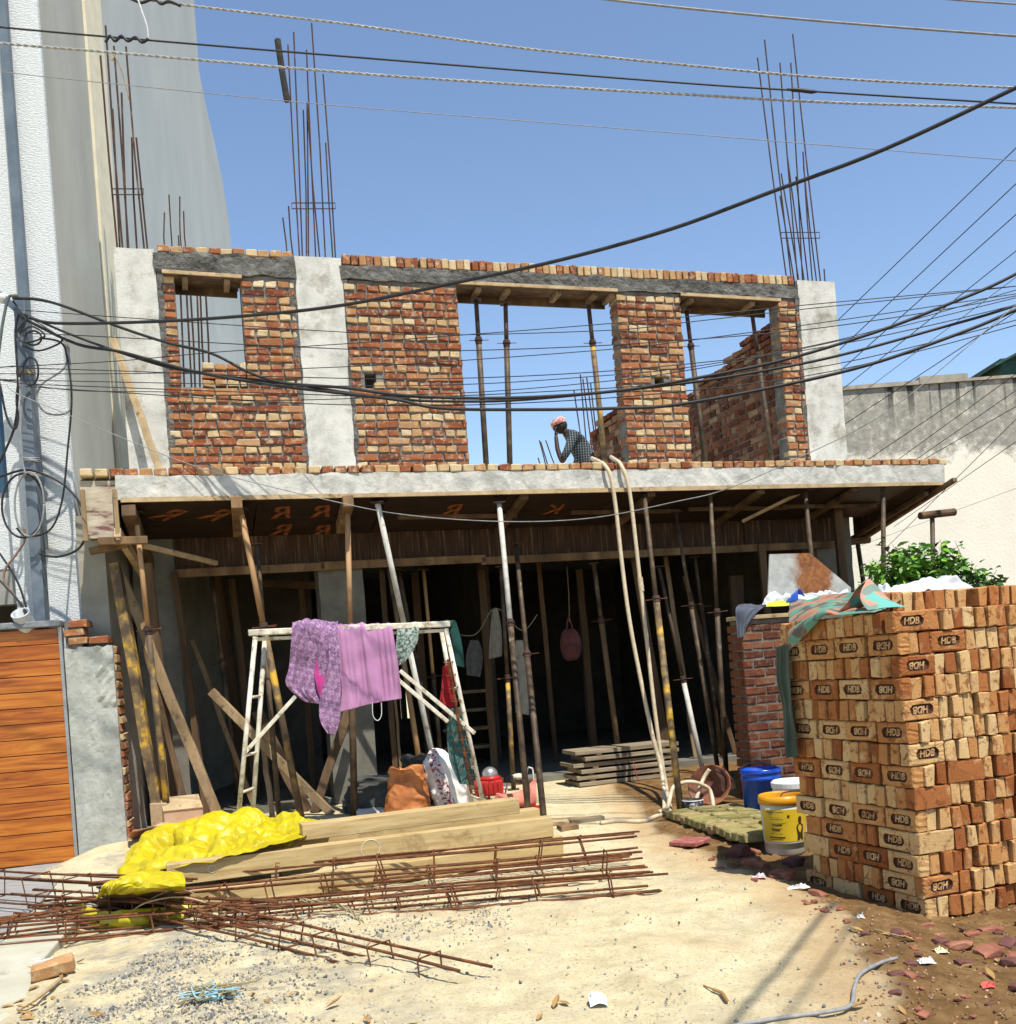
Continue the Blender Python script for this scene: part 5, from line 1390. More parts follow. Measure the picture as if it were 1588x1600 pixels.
b4, L4 = beam('timber beam at the back of the pile below the uppermost one', (345, 1345), (845, 1283), .175, .11, .14)
b5, L5 = beam('short timber beam behind the right end of the lowest one', (700, 1366), (882, 1338), .006, .165, .05)
for r_, xs in ((b2, (.7, 2.35)),):
    for x in xs:
        mb = MB(); box(mb, (x, .01, -.028), (x + .05, .10, -.001)); mb.build('spacer', M_timl, r_)
def circle_mark(root, x, z, r, n=26):
    mb = MB(); tube(mb, [V((x + r * math.cos(t) * (1.05 + .05 * math.sin(2 * t)), -.0022, z + r * math.sin(t))) for t in np.linspace(0, 6.4, n)], .0022, 4); mb.build('chalk_circle', M_chalk, root)
circle_mark(b2, .30, .085, .026); circle_mark(b2, 1.42, .085, .066)
M_yel = nmat('yellow_tarp', [(.3, (.40, .31, .003)), (.6, (.50, .41, .005)), (.8, (.54, .45, .03))], 3, .4, .6, 14, bd=.02, dirt=((.70, .63, .30), 4, .64, .74), spec=.5)
def G3(*a): return [flat(px, py, z) for px, py, z in a]
def Y3(*a): return [at(px, py, y) for px, py, y in a]
cloth('yellow_tarp', 'bright yellow plastic tarp crumpled over the left end of the timber beams', 'tarp',
      [Y3((215, 1322, 8.9), (262, 1304, 8.9), (330, 1290, 8.9), (420, 1280, 8.9), (512, 1284, 8.6)),
       Y3((203, 1327, 8.5), (268, 1285, 8.5), (372, 1260, 8.5), (440, 1272, 8.4), (520, 1279, 8.2)),
       Y3((194, 1350, 8.0), (262, 1315, 8.0), (350, 1295, 8.0), (420, 1292, 8.0), (508, 1290, 8.0)),
       Y3((184, 1368, 7.5), (240, 1342, 7.5), (320, 1325, 7.5), (400, 1312, 7.6), (490, 1302, 7.75)),
       Y3((172, 1385, 7.05), (225, 1368, 7.05), (290, 1355, 7.02), (370, 1337, 7.12), (472, 1311, 7.32))], M_yel, 130, 110, .035, 7.0, 0, 4, 2, False, .003, True, sub=0, cx_=.7, creases=90, ca=.06)
cloth('yellow_tarp_flap', 'front flap of yellow tarp folded over the near end of the chalk marked beam', 'tarp',
      [G3((172, 1380, .34), (225, 1362, .38), (285, 1366, .365)), G3((158, 1388, .33), (225, 1374, .37), (290, 1378, .355)), G3((152, 1400, .24), (225, 1386, .34), (289, 1386, .33)), G3((150, 1402, .20), (220, 1394, .27), (285, 1392, .27))], M_yel, 50, 28, .03, 8, 0, 3, 5, False, .003, True, sub=0, cx_=.7, creases=14, ca=.045)
cloth('yellow_tarp_tail', 'tail of yellow tarp lying on the ground under the rebar cages', 'tarp',
      [G3((118, 1410, .12), (180, 1425, .14), (300, 1418, .12)), G3((115, 1428, .07), (190, 1440, .09), (290, 1432, .08)), G3((140, 1440, .03), (190, 1452, .03), (270, 1444, .03))], M_yel, 60, 36, .05, 8, 0, 3, 9, False, .003, True, sub=0)
cloth('orange_plastic_sheet', 'orange and white plastic sheet crumpled behind the yellow tarp', 'sheet',
      [G3((200, 1312, .2), (250, 1298, .25), (350, 1290, .25)), G3((203, 1298, .32), (262, 1286, .40), (340, 1268, .42)), G3((215, 1300, .1), (262, 1290, .1), (340, 1275, .1))], nmat('orange_plastic', [(.35, (.42, .10, .04)), (.5, (.55, .24, .12)), (.62, (.62, .50, .42)), (.72, (.40, .04, .03))], 6, .5, .3, 30), 30, 18, .05, 6, 0, 3, 4, False, .004, True)
cloth('brown_sheet', 'dark brown plastic sheet showing below the yellow flap', 'sheet',
      [G3((160, 1402, .24), (225, 1394, .27), (284, 1394, .27)), G3((152, 1418, .13), (225, 1416, .14), (280, 1412, .14)), G3((150, 1432, .04), (220, 1432, .04), (282, 1425, .04))], nmat('brown_plastic', [(.3, (.05, .028, .012)), (.7, (.11, .06, .025))], 8, .6), 20, 16, .02, 7, 0, 3, 4, False, .004, True)
bb = flat(264, 1255, .35)
for i, (px, py, z, rz, lab) in enumerate(((288, 1262, .40, .3, 'pale cardboard carton lying open at the foot of the far left props'), (248, 1240, .36, -.4, 'pale broken plank end beside the far left prop'))):
    p = fw(px, py + 20, -.95); p.z = gz(p.x, p.y)
    R_ = thing('carton' if i == 0 else 'plank_end', lab, 'carton' if i == 0 else 'plank', p, None, rz)
    mb = MB()
    if i == 0: box(mb, (-.17, -.14, 0), (.17, .14, .26)); mb.build('box', nmat('cardboard', [(.3, (.36, .24, .14)), (.7, (.47, .34, .21))], 6, .9), R_, bevel=.01); mb = MB(); mb.add([(-.17, -.15, .262), (.17, -.15, .262), (.14, .10, .36), (-.20, .10, .36)], [(0, 1, 2, 3)]); mb.build('flap', M_timl, R_, solid=.01)
    else: box(mb, (-.09, -.02, 0), (.09, .02, .34)); mb.build('board', M_timl, R_, bevel=.01)

# ---------------------------------------------------------------- rebar cages on the ground
CG = 'rusty rebar beam cages lying on the ground'
def cage(label, L, R_, w, h, zl=.03, nst=8, ext=.25, nb=(2, 2), seed=0, grp=CG):
    """L, R_: ground points of the near bottom bar's ends (world); cage is w deep, h high."""
    r = random.Random(seed)
    root = thing('rebar_cage', label, 'rebar cage', (L + R_) / 2, grp)
    d = (R_ - L).normalized(); s = V((-d.y, d.x, 0)).normalized()
    up = V((0, 0, 1))
    Lh = (R_ - L).length
    for a, b in ((0, 0), (1, 0), (0, 1), (1, 1)):
        for kx in range(nb[0] if b == 0 else nb[1]):
            e0, e1 = r.uniform(-ext, .05), r.uniform(-.05, ext)
            o_ = s * (w * a + (.02 * kx)) + up * (h * b + zl)
            pts = []
            for t in np.linspace(0, 1, 5):
                p = L.lerp(R_, t) + d * (e0 * (1 - t) + e1 * t) + o_ + V((0, r.uniform(-.012, .012), r.uniform(-.008, .008)))
                pts.append(p)
            mb = MB(); tube(mb, spline(pts, 3), .0078, 6); mb.build('bar', M_rust, root, smooth=True)
    for i in range(nst):
        t = (i + .3 + r.uniform(-.12, .12)) / nst
        c = L.lerp(R_, t) + up * zl
        tw = d * r.uniform(-.05, .05)
        q = .012
        pts = [c - s * q - up * q, c + s * (w + q) - up * q, c + s * (w + q) + up * (h + q) + tw, c - s * q + up * (h + q) + tw]
        mb = MB(); tube(mb, pts, .0056, 5, closed=True); mb.build('stirrup', M_rust, root)
        if r.random() < .7:
            p = pts[3]; mb = MB(); tube(mb, [p, p + s * .03 + up * .03, p + s * .07 + d * .02 + up * .02], .0035, 4); mb.build('stirrup_hook', M_rust, root)
    return root
cage('rear rebar cage lying against the lowest timber beam', flat(160, 1424, .02), flat(985, 1347, .05), .14, .16, .02, 10, .12, (2, 2), 1)
cage('middle rebar cage with many bar ends pointing right', flat(60, 1452, .02), flat(1000, 1368, .05), .17, .13, .02, 11, .10, (2, 2), 2)
cage('front rebar cage with the longest bars, nearest the sand', flat(-40, 1486, .04), flat(1030, 1398, .05), .15, .10, .02, 9, .08, (2, 1), 3)
cage('rebar cage slanting forward across the sand with its end pointing at the viewer', flat(150, 1412, .14), flat(730, 1556, .03), .13, .10, .01, 9, .12, (1, 1), 4)
cage('rebar cage reaching out of the left edge over the pale ramp', flat(-170, 1402, .09), flat(250, 1432, .10), .20, .17, .02, 6, .15, (1, 2), 5)
cage('thin rebar cage at the far left lying on the ramp', flat(-190, 1492, .06), flat(140, 1452, .06), .14, .10, .01, 4, .15, (1, 2), 6)
OW_, OD_ = 'overhead wires crossing the street', 'diagonal wires at the right'
cage('low rebar cage between the front cage and the wire rope', flat(330, 1462, .01), flat(890, 1408, .02), .12, .09, .01, 8, .12, (2, 1), 7)
cage('rebar cage crossing under the yellow flap at the left', flat(40, 1430, .10), flat(420, 1452, .06), .14, .12, .01, 6, .14, (2, 2), 8)
def late_lines():
    wirething('clothes_line', 'thin rope strung across the dark doorway carrying the shirts', 'rope', [fw(690, 985, .5), fw(742, 992, .48), fw(774, 950, .35), fw(815, 985, .24), fw(840, 960, .2)], .005, M_strw)
    wirething('cord', 'cord from which the faded red backpack hangs', 'cord', [fw(886, 885, 1.2), fw(889, 930, 1.2), fw(890, 972, 1.2)], .006, M_strw)
def wirething(name, label, cat, pts, r, mat, per=6, n=6, group=None):
    pts = spline(pts, per)
    if group in (OW_, OD_): r = r * (.85 if name == 'overhead_cable' else .7)
    mb = MB(); tube(mb, pts, r, n)
    c = pts[len(pts) // 2]
    o = mb.build(name, mat, None, origin=c, smooth=True); o.location = c
    return tag(o, label, cat, group)
M_strw = nmat('binding_wire', [(.3, (.20, .16, .08)), (.7, (.36, .30, .16))], 12, .7)
rp = [flat(470, 1408, .16), flat(540, 1420, .12), flat(575, 1452, .05), flat(610, 1468, .03), flat(660, 1477, .02), flat(700, 1474, .02), flat(740, 1462, .02), flat(790, 1444, .02), flat(825, 1425, .02)]
sp_ = spline(rp, 10)
rpr = thing('wire_rope', 'loose twisted straw coloured wire rope lying on the sand in front of the cages', 'wire rope', sp_[40])
for ph in (0, 2.1, 4.2):
    pts = []
    for i, p in enumerate(sp_):
        d = (sp_[min(i + 1, len(sp_) - 1)] - sp_[max(i - 1, 0)]).normalized(); s = V((-d.y, d.x, 0)); t_ = V((0, 0, 1))
        rad = .010 + .006 * noise.noise(V((i * .2, ph, 0)))
        pts.append(p + s * rad * math.cos(i * .9 + ph) + t_ * (rad * math.sin(i * .9 + ph) + .006))
    mb = MB(); tube(mb, pts, .0045, 5); mb.build('strand', M_strw, rpr, smooth=True)
wirething('binding_wire', 'pale stiff wire arching over the rebar cages in front of the yellow tarp', 'wire', [flat(198, 1432, .10), flat(225, 1412, .22), flat(275, 1402, .26), flat(320, 1410, .22), flat(355, 1430, .10)], .005, M_timl)
wirething('binding_wire', 'second thinner wire arching over the rebar cages by the yellow tarp', 'wire', [flat(205, 1425, .10), flat(245, 1400, .25), flat(280, 1390, .28), flat(310, 1400, .24), flat(330, 1420, .1)], .0035, M_strw)
wirething('binding_wire', 'thin bent wire standing in the sand beside the slanting cage', 'wire', [flat(692, 1470, .03), flat(693, 1500, .05), flat(688, 1524, .03), flat(680, 1532, .02)], .004, M_strw)
wirething('bent_wire', 'short bent wire at the right end of the wire rope', 'wire', [flat(880, 1424, .02), flat(865, 1417, .03), flat(845, 1418, .03), flat(810, 1432, .02), flat(782, 1448, .02), flat(781, 1472, .01)], .004, M_strw)

late_lines()
# ---------------------------------------------------------------- planks, hoses, buckets, brick path
def plank(label, p, q, w, h, mat=M_tim, group='shuttering planks stacked inside the entrance'):
    p, q = V(p), V(q); d = q - p
    root = thing('plank', label, 'plank', p, group, math.atan2(d.y, d.x))
    mb = MB(); box(mb, (0, 0, 0), (d.length, w, h)); mb.build('board', mat, root, bevel=.004)
    return root
M_plk = nmat('plank_grey', [(.3, (.14, .105, .065)), (.55, (.27, .215, .14)), (.75, (.38, .32, .225))], 4, .85, .4, 40, stretch=(.6, 6, 6), rand=True)
a0, a1 = fw(905, 1254, -.75), fw(1060, 1250, -.75)
zb = gz(a0.x, a0.y) + .01
ORD = ['lowest', 'second lowest', 'third from the bottom', 'fourth from the bottom', 'second from the top', 'topmost']
for k in range(6):
    dx = (.02, .0, .05, -.03, .10, .0)[k]
    p = V((a0.x + dx, a0.y, zb + k * .066)); q = V((a1.x + (-.05, .0, .04, -.02, .05, .05)[k], a1.y + .0, zb + k * .066))
    plank(ORD[k] + ' plank of the stack behind the foot of the hoses', p, q, .42, .042, M_plk)
    if k < 5:
        for t in (.12, .8):
            c = p.lerp(q, t)
            plank(('left' if t < .5 else 'right') + ' spacer above the ' + ORD[k] + ' plank of the stack', c + V((0, .01, .043)), c + V((.06, .03, .043)), .38, .022, M_tim, 'spacers in the plank stack')
p = og(862, 1262); plank('pale wide plank lying on the ground left of the plank stack', p, p + U * .40, .30, .03, M_timl, None)
p = og(893, 1283); plank('short brown plank in front of the plank stack', p, p + U * .33 + V((0, 0, .03)), .09, .045, M_plk, None)
p = og(876, 1275); plank('brown plank end beside the short plank in front of the stack', p, p + U * .17, .13, .05, M_tim, None)
M_hose = nmat('hose', [(.3, (.48, .38, .24)), (.7, (.64, .54, .38))], 20, .5, .1, 60, dirt=((.25, .18, .10), 8, .6, .75))
vh = -1.17
h1 = [fw(925, 716, -.5), fw(938, 722, -1.0), fw(945, 727, -1.13), fw(954, 744, vh), fw(962, 790, vh), fw(972, 880, vh), fw(984, 970, -1.2), fw(1002, 1065, -1.25), fw(1020, 1150, -1.35), fw(1034, 1205, -1.45)]
h1 += [og(1036, 1238, .02), og(1024, 1256, .018), og(1000, 1267, .018), og(965, 1271, .018), og(938, 1279, .018)]
wirething('hose', 'left cream hose hanging from the balcony edge down to the sand', 'hose', h1, .021, M_hose, 6, 10)
h2 = [fw(955, 714, -.4), fw(964, 720, -1.0), fw(970, 726, -1.13), fw(980, 750, vh), fw(987, 790, vh), fw(1000, 905, vh), fw(1012, 1010, -1.2), fw(1022, 1100, -1.25), fw(1033, 1180, -1.3), fw(1043, 1240, -1.4), og(1047, 1257, .02), og(1040, 1262, .02)]
wirething('hose', 'right cream hose hanging from the balcony edge with a joint halfway', 'hose', h2, .021, M_hose, 6, 10)
h3 = [og(1030, 1262, .02), og(1036, 1256, .04), og(1042, 1242, .10)] + [at(px, py, og(1060, 1262).y) for px, py in ((1052, 1231), (1068, 1223), (1082, 1222))] + [at(1096, 1226, og(1080, 1260).y), at(1110, 1236, og(1090, 1258).y), og(1114, 1250, .02), og(1108, 1256, .02)]
wirething('hose', 'cream hose end looping over the brick path beside the dirty pan', 'hose', h3, .02, M_hose, 6, 10)
h4 = [og(1078, 1258, .02), og(1083, 1252, .03), at(1092, 1236, og(1085, 1258).y), at(1100, 1216, og(1085, 1258).y + .1), at(1109, 1202, og(1085, 1258).y + .1)]
wirething('hose', 'short cut hose end sticking up beside the dirty pan', 'hose', h4, .02, M_hose, 6, 10)
p = fw(1002, 912, vh - .01)
mb = MB(); tube(mb, [fw(1000, 902, vh), fw(1003, 924, vh)], .028, 10); o = mb.build('hose_joint', M_hose, None, origin=p); o.location = p; tag(o, 'short sleeve joining the right hose halfway down', 'hose joint')
wirething('rope', 'thin red rope hanging down the front of the plank stack', 'rope', [fw(990, 1190, -.79), fw(996, 1215, -.80), fw(1006, 1232, -.81), fw(1022, 1250, -.9)], .005, plain('red_rope', (.40, .05, .03)))
# mossy brick path
M_moss = brickmat('mossy_brick', [(0, (.22, .19, .065)), (.5, (.30, .25, .095)), (1, (.36, .24, .12))], pale=(.42, .37, .20), dark=(.10, .075, .035))
PM = [cbox_mesh('brick', .225, .105, .075, .012, .007, RNG, [M_moss]) for _ in range(5)]
A = flat(1040, 1268, .09); Bp = flat(1172, 1311, .09)
dirp = (Bp - A); dirp.z = 0; dirp.normalize(); nrm = V((-dirp.y, dirp.x, 0))
BPth = thing('brick_path', 'raised path of mossy bricks leading to the yellow bucket', 'brick path', V((A.x, A.y, 0)))
nr_, nc_ = 7, 9
for i in range(14):
    for j in range(3):
        x = i * .118 - .02; y = j * .235 + .02
        if (i > 10 and j > 1) or (i > 12 and j > 0): continue
        o = bpy.data.objects.new('brick', rr.choice(PM)); COL.objects.link(o); o.parent = BPth
        c = dirp * x + nrm * (y + .11)
        o.location = (c.x, c.y, .055 + rr.uniform(-.008, .008))
        o.rotation_euler = (rr.uniform(-.03, .03), rr.uniform(-.03, .03), math.atan2(nrm.y, nrm.x) + rr.uniform(-.05, .05))
tl = flat(1062, 1308, .02); tr = flat(1088, 1322, .02); tr2 = flat(1124, 1308, .02)
td = (tr2 - tr); td.z = 0
RT = thing('red_tile', 'chipped square red floor tile lying on the soil beside the mossy path', 'tile', V((tr.x, tr.y, .03)), None, math.atan2(td.y, td.x))
mb = MB(); box(mb, (0, 0, -.02), (.26, .24, .012)); mb.build('slab', nmat('tile_red', [(.3, (.18, .05, .045)), (.55, (.34, .11, .09)), (.75, (.50, .30, .26))], 14, .8, .3, 60), RT, bevel=.006)
# buckets
M_blue = nmat('blue_plastic_bucket', [(.3, (.005, .05, .36)), (.7, (.012, .085, .50))], 3, .28, 0, spec=.5)
bbp = flat(1190, 1279, 0); bbp.y += .16; bbp.x += .06; bbp.z = gz(bbp.x, bbp.y)
BB = thing('blue_bucket', 'bright blue plastic bucket with ribbed rim', 'bucket', bbp)
hb = .43
mb = MB(); lathe(mb, bbp, [(.001, 0), (.14, 0), (.148, .02), (.172, hb - .10), (.182, hb - .09), (.182, hb - .07), (.176, hb - .065), (.178, hb - .04), (.186, hb - .035), (.186, hb - .02), (.181, hb - .015), (.185, hb), (.178, hb), (.165, .05), (.001, .03)], 40); mb.build('body', M_blue, BB, smooth=True)
mb = MB(); tube(mb, [bbp + V((.18 * math.cos(t), .18 * math.sin(t) * .9, hb - .03 + .07 * abs(math.sin(t)))) for t in np.linspace(math.pi * .02, math.pi * .98, 14)], .006, 6); mb.build('handle', M_blk, BB)
ybp = flat(1226, 1330, 0); ybp.y += .15; ybp.x += .05; ybp.z = gz(ybp.x, ybp.y)
YB = thing('yellow_bucket', 'white paint bucket with a yellow printed label and orange rim', 'bucket', ybp)
hy = .44; r0, r1 = .150, .168
M_lab = nmat('bucket_white', [(.3, (.50, .49, .43)), (.7, (.62, .61, .55))], 8, .45, .05, 30, dirt=((.28, .24, .18), 7, .6, .75))
M_ylab = nmat('label_yellow', [(.3, (.58, .38, .015)), (.7, (.68, .48, .03))], 5, .4, 0, dirt=((.42, .27, .04), 8, .62, .75))
M_orim = nmat('orange_rim', [(.3, (.55, .20, .01)), (.7, (.68, .34, .015))], 5, .35, 0)
rad = lambda z: r0 + (r1 - r0) * z / hy
mb = MB(); lathe(mb, ybp, [(.001, .004), (r0 - .012, .0), (r0, .015), (rad(.09), .09), (rad(.09) + .002, .095), (r1, hy - .05), (r1 - .008, hy - .04), (r1 - .015, .05), (.001, .03)], 44); mb.build('body', M_lab, YB, smooth=True)
mb = MB(); lathe(mb, ybp, [(r1 + .001, hy - .065), (r1 + .010, hy - .06), (r1 + .012, hy - .03), (r1 + .006, hy), (r1 - .006, hy + .003), (r1 - .012, hy - .01), (r1 - .012, hy - .065)], 44); mb.build('rim', M_orim, YB, smooth=True)
def wrap(mb, ta, tb_, za, zb_, off, n=14):
    vs, fs = [], []
    for i in range(n + 1):
        t = ta + (tb_ - ta) * i / n
        for z in (za, zb_):
            r = rad(z) + off
            vs.append(ybp + V((r * math.cos(t), r * math.sin(t), z)))
    for i in range(n): fs.append((2 * i, 2 * i + 2, 2 * i + 3, 2 * i + 1))
    mb.add(vs, fs)
mb = MB(); wrap(mb, -2.95, -.2, .105, .345, .0035, 30); mb.build('label', M_ylab, YB, smooth=True)
M_ink = nmat('ink', [(.3, (.035, .02, .012)), (.7, (.06, .04, .02))], 9, .5, 0)
mb = MB()
for z, a, l, th in ((.325, -2.60, .35, .008), (.328, -2.20, .38, .004), (.312, -2.55, .25, .004), (.285, -2.50, .50, .003), (.272, -2.45, .60, .003), (.245, -2.45, .70, .003), (.228, -2.4, .5, .010), (.205, -2.45, .55, .003), (.19, -2.4, .4, .012), (.165, -2.45, .55, .003), (.135, -2.55, .75, .009), (.122, -2.5, .6, .004)):
    wrap(mb, a, a + l, z, z + th, .0055, 8)
wrap(mb, -1.66, -1.56, .285, .305, .0055, 3)
mb.build('label_print', M_ink, YB)
# dark figure printed on the label (plain silhouette)
mb = MB()
vs, fs = [], []
sil = [(.11, .085), (.15, .075), (.175, .085), (.205, .10), (.225, .085), (.232, .04), (.24, .035), (.255, .048), (.275, .046), (.288, .028)]
for z, w in sil:
    for s in (-1, 1):
        t = -1.05 + s * w * 2.1; r = rad(z) + .0058; vs.append(ybp + V((r * math.cos(t), r * math.sin(t), z)))
for i in range(len(sil) - 1): fs.append((2 * i, 2 * i + 1, 2 * i + 3, 2 * i + 2))
mb.add(vs, fs); mb.build('label_figure', M_ink, YB)
mb = MB(); tube(mb, spline([ybp + V((-.05, -.165, hy - .05)), ybp + V((-.02, -.10, hy + .02)), ybp + V((.12, -.06, hy + .02)), ybp + V((.17, .0, hy - .02))], 6), .005, 6); mb.build('handle', M_blk, YB)
wl = flat(1240, 1300, 0); wl.y = ybp.y + .42; wl.x = ybp.x + .20; wl.z = gz(wl.x, wl.y)
WBk = thing('white_bucket', 'white lidded bucket half hidden behind the yellow labelled bucket', 'bucket', wl)
mb = MB(); lathe(mb, wl, [(.001, 0), (.14, 0), (.16, .44), (.001, .44)], 30); mb.build('body', M_lab, WBk, smooth=False)
mb = MB(); lathe(mb, wl, [(.165, .41), (.168, .45), (.15, .465), (.001, .47)], 30); mb.build('lid', plain('lid_white', (.72, .72, .70)), WBk)
bpn = og(1083, 1252); 
BPn = thing('black_can', 'small black paint spattered can between the hoses', 'can', bpn)
mb = MB(); lathe(mb, bpn, [(.001, 0), (.085, 0), (.095, .15), (.088, .15), (.08, .02), (.001, .02)], 24); mb.build('body', nmat('spattered', [(.45, (.02, .02, .022)), (.55, (.05, .05, .05)), (.62, (.35, .36, .40))], 16, .5), BPn, smooth=True)
mb = MB(); lathe(mb, bpn, [(.094, .145), (.10, .15), (.094, .158)], 24); mb.build('rim', M_wht, BPn)
# cement pan leaning on its edge
pc_ = og(1122, 1252); pc_ += V((0, .25, 0)); pc_.z = gz(pc_.x, pc_.y)
PN = thing('mortar_pan', 'dirty reddish brown mortar pan tipped on its side beside the hoses', 'pan', pc_)
ax = V((-.45, -.75, .45)).normalized()
cc = pc_ + V((0, 0, .17))
mb = MB(); lathe(mb, cc, [(.001, -.03), (.10, -.03), (.15, .0), (.205, .075), (.215, .075), (.21, .065), (.155, -.012), (.10, -.045), (.001, -.045)], 30, axis=ax); mb.build('bowl', nmat('pan_rust', [(.3, (.10, .035, .018)), (.55, (.24, .085, .04)), (.75, (.36, .20, .12))], 7, .6, .3, 40), PN, smooth=True)
cloth('brown_rag', 'dark brown rag lying over the top of the mortar pan', 'rag', [[cc + V((.02, -.05, .18)), cc + V((.14, .05, .20))], [cc + V((.06, -.10, .10)), cc + V((.20, .0, .10))], [cc + V((.10, -.12, -.02)), cc + V((.24, .02, -.03))]], fabric('brown_rag', [(.3, (.035, .015, .01)), (.7, (.09, .04, .025))], 9), 14, 16, .025, 9, .01, 3, 5)

# ---------------------------------------------------------------- rubble, leaves, litter
def rock(name, label, cat, p, s, mat, seed, group=None, fl=.6):
    r = random.Random(seed)
    bm = bmesh.new(); bmesh.ops.create_icosphere(bm, subdivisions=2, radius=1)
    for v_ in bm.verts:
        k = 1 + .35 * noise.noise(v_.co * 1.3 + V((seed * 3.1, 0, 0))) + .12 * noise.noise(v_.co * 4 + V((seed, 5, 0)))
        c = v_.co * k
        c = V([math.copysign(min(abs(a), .72), a) for a in c])
        v_.co = V((c.x * s[0], c.y * s[1], c.z * s[2])) * 1.2
    me = bpy.data.meshes.new(name); bm.to_mesh(me); bm.free()
    o = put(name, me, mat); o.location = p + V((0, 0, s[2] * .6)); o.rotation_euler = (r.uniform(-.2, .2), r.uniform(-.2, .2), r.uniform(0, 3))
    return tag(o, label, cat, group)
M_rub = nmat('rubble_red', [(.3, (.16, .05, .03)), (.6, (.30, .12, .07)), (.8, (.42, .24, .15))], 9, .95, .6, 50, rand=True)
M_rubd = nmat('rubble_dark', [(.3, (.09, .035, .03)), (.7, (.17, .07, .055))], 9, .95, .5, 50)
CHIP = 'broken brick pieces on the soil between the sand and the brick stack'
rock('brick_chunk', 'large dark red broken brick cube at the foot of the mossy path', 'rubble', og(1155, 1338), (.085, .075, .055), M_rubd, 1)
for i, (px, py, s, lab) in enumerate(((1176, 1334, (.10, .05, .022), 'flat red shard lying in front of the yellow bucket'), (1172, 1352, (.07, .05, .03), 'angular orange brick shard at the shadow edge'), (1190, 1356, (.075, .045, .03), 'curved orange brick shard just right of the angular one'),
                                      (1222, 1372, (.10, .06, .035), 'longest crumbling brick piece beside the white paper'), (1240, 1352, (.08, .07, .04), 'dark brick lump in the shade left of the stack foot'), (1280, 1400, (.06, .04, .02), 'small clay piece below the white paper'))):
    rock('brick_shard', lab, 'rubble', og(px, py), s, M_rub if i != 4 else M_rubd, 10 + i, CHIP)
rr2 = random.Random(5)
SMALL = 'small brick chips scattered on the soil right'
for i in range(46):
    px = rr2.uniform(1350, 1600); py = rr2.uniform(1440, 1590) if i > 16 else rr2.uniform(1442, 1530)
    p = og(px, py)
    if soil_d(p.x, p.y) < .05: continue
    s = rr2.uniform(.008, .022) * (1.6 if i < 10 else 1)
    rock('brick_chip', 'small broken brick chip on the brown soil in front of the stack', 'rubble', p, (s * 1.5, s, s * .5), M_rub if rr2.random() < .75 else M_rubd, 40 + i, SMALL)
for i in range(14):
    px, py = rr2.uniform(1070, 1330), 0
    py = 1330 + (px - 1070) * .38 + rr2.uniform(-14, 16)
    s = rr2.uniform(.010, .026)
    rock('brick_chip', 'small broken brick chip along the shadow edge left of the stack', 'rubble', og(px, py), (s * 1.4, s, s * .6), M_rub, 90 + i, 'brick chips along the shadow edge')
for i, (px, py, s_) in enumerate(((1470, 1474, .05), (1500, 1482, .07), (1545, 1492, .08), (1575, 1478, .06), (1415, 1462, .045), (1555, 1455, .05), (1582, 1508, .07), (1520, 1462, .045), (1450, 1448, .04), (1590, 1545, .05))):
    rock('brick_piece', ('half brick on the soil nearest the right stack face' if i == 5 else ['dark red piece leftmost on the soil before the stack corner', 'reddish piece just right of the pale paper scrap', 'largest orange red brick slab on the soil at the right', 'dark brick piece right of the largest slab', 'flat brick piece left of the straw stalk', '', 'brick piece at the right edge above the red plastic scrap', 'small brick piece just below the stack foot', 'small chip closest to the stack corner', 'brick piece at the right edge below the red plastic scrap'][i]), 'rubble', og(px, py), (s_, s_ * .6, s_ * .32), M_rub if i % 3 else M_rubd, 150 + i, 'larger brick pieces on the soil at the right')
M_leaf = nmat('dry_leaf', [(.3, (.20, .10, .03)), (.6, (.38, .23, .08)), (.8, (.48, .33, .14))], 5, .8, .2, 40, rand=True)
def leafmesh(L, w, curl=.25, seed=0):
    r = random.Random(seed)
    prof = [(0, .04), (.2, .7), (.45, 1), (.7, .75), (.9, .3), (1, .03)]
    vs, fs = [], []
    for t, k in prof:
        zc = curl * L * (t * t) + r.uniform(-.05, .05) * L * .3
        vs += [(-w / 2 * k, t * L, zc + w * .25 * k), (0, t * L, zc), (w / 2 * k, t * L, zc + w * .25 * k)]
    for i in range(len(prof) - 1):
        for j in range(2): a = i * 3 + j; fs.append((a, a + 1, a + 4, a + 3))
    me = bpy.data.meshes.new('leaf'); me.from_pydata(vs, [], fs); return me
DL = []
for i in range(5):
    me = leafmesh(rr2.uniform(.06, .10), rr2.uniform(.03, .045), rr2.uniform(-.1, .4), i); me.materials.append(M_leaf); DL.append(me)
spots = [(520, 1592), (508, 1575), (415, 1562), (395, 1558), (580, 1598), (640, 1600), (165, 1588), (148, 1592), (865, 1574), (840, 1594), (890, 1570), (1325, 1575), (1420, 1530), (1432, 1470), (1480, 1485), (1500, 1512), (1538, 1500), (1558, 1498), (1416, 1586), (450, 1555), (40, 1560), (60, 1572), (90, 1535), (78, 1548), (55, 1585), (105, 1522), (1350, 1455), (1395, 1462), (1555, 1530), (700, 1445), (610, 1350), (70, 1518), (62, 1540), (98, 1528), (84, 1556), (46, 1574), (30, 1590), (110, 1510), (72, 1562), (22, 1572), (54, 1592), (120, 1505), (95, 1575)]
for i, (px, py) in enumerate(spots):
    o = bpy.data.objects.new('dry_leaf', DL[i % 5]); COL.objects.link(o)
    o.location = og(px, py, .008); s = rr2.uniform(.5, 1.1); o.scale = (s, s, s); o.rotation_euler = (rr2.uniform(-.3, .3), rr2.uniform(-.3, .3), rr2.uniform(0, 6))
    tag(o, 'curled dry brown leaf lying on the ground in front of the house', 'leaf', 'dry leaves scattered on the ground')
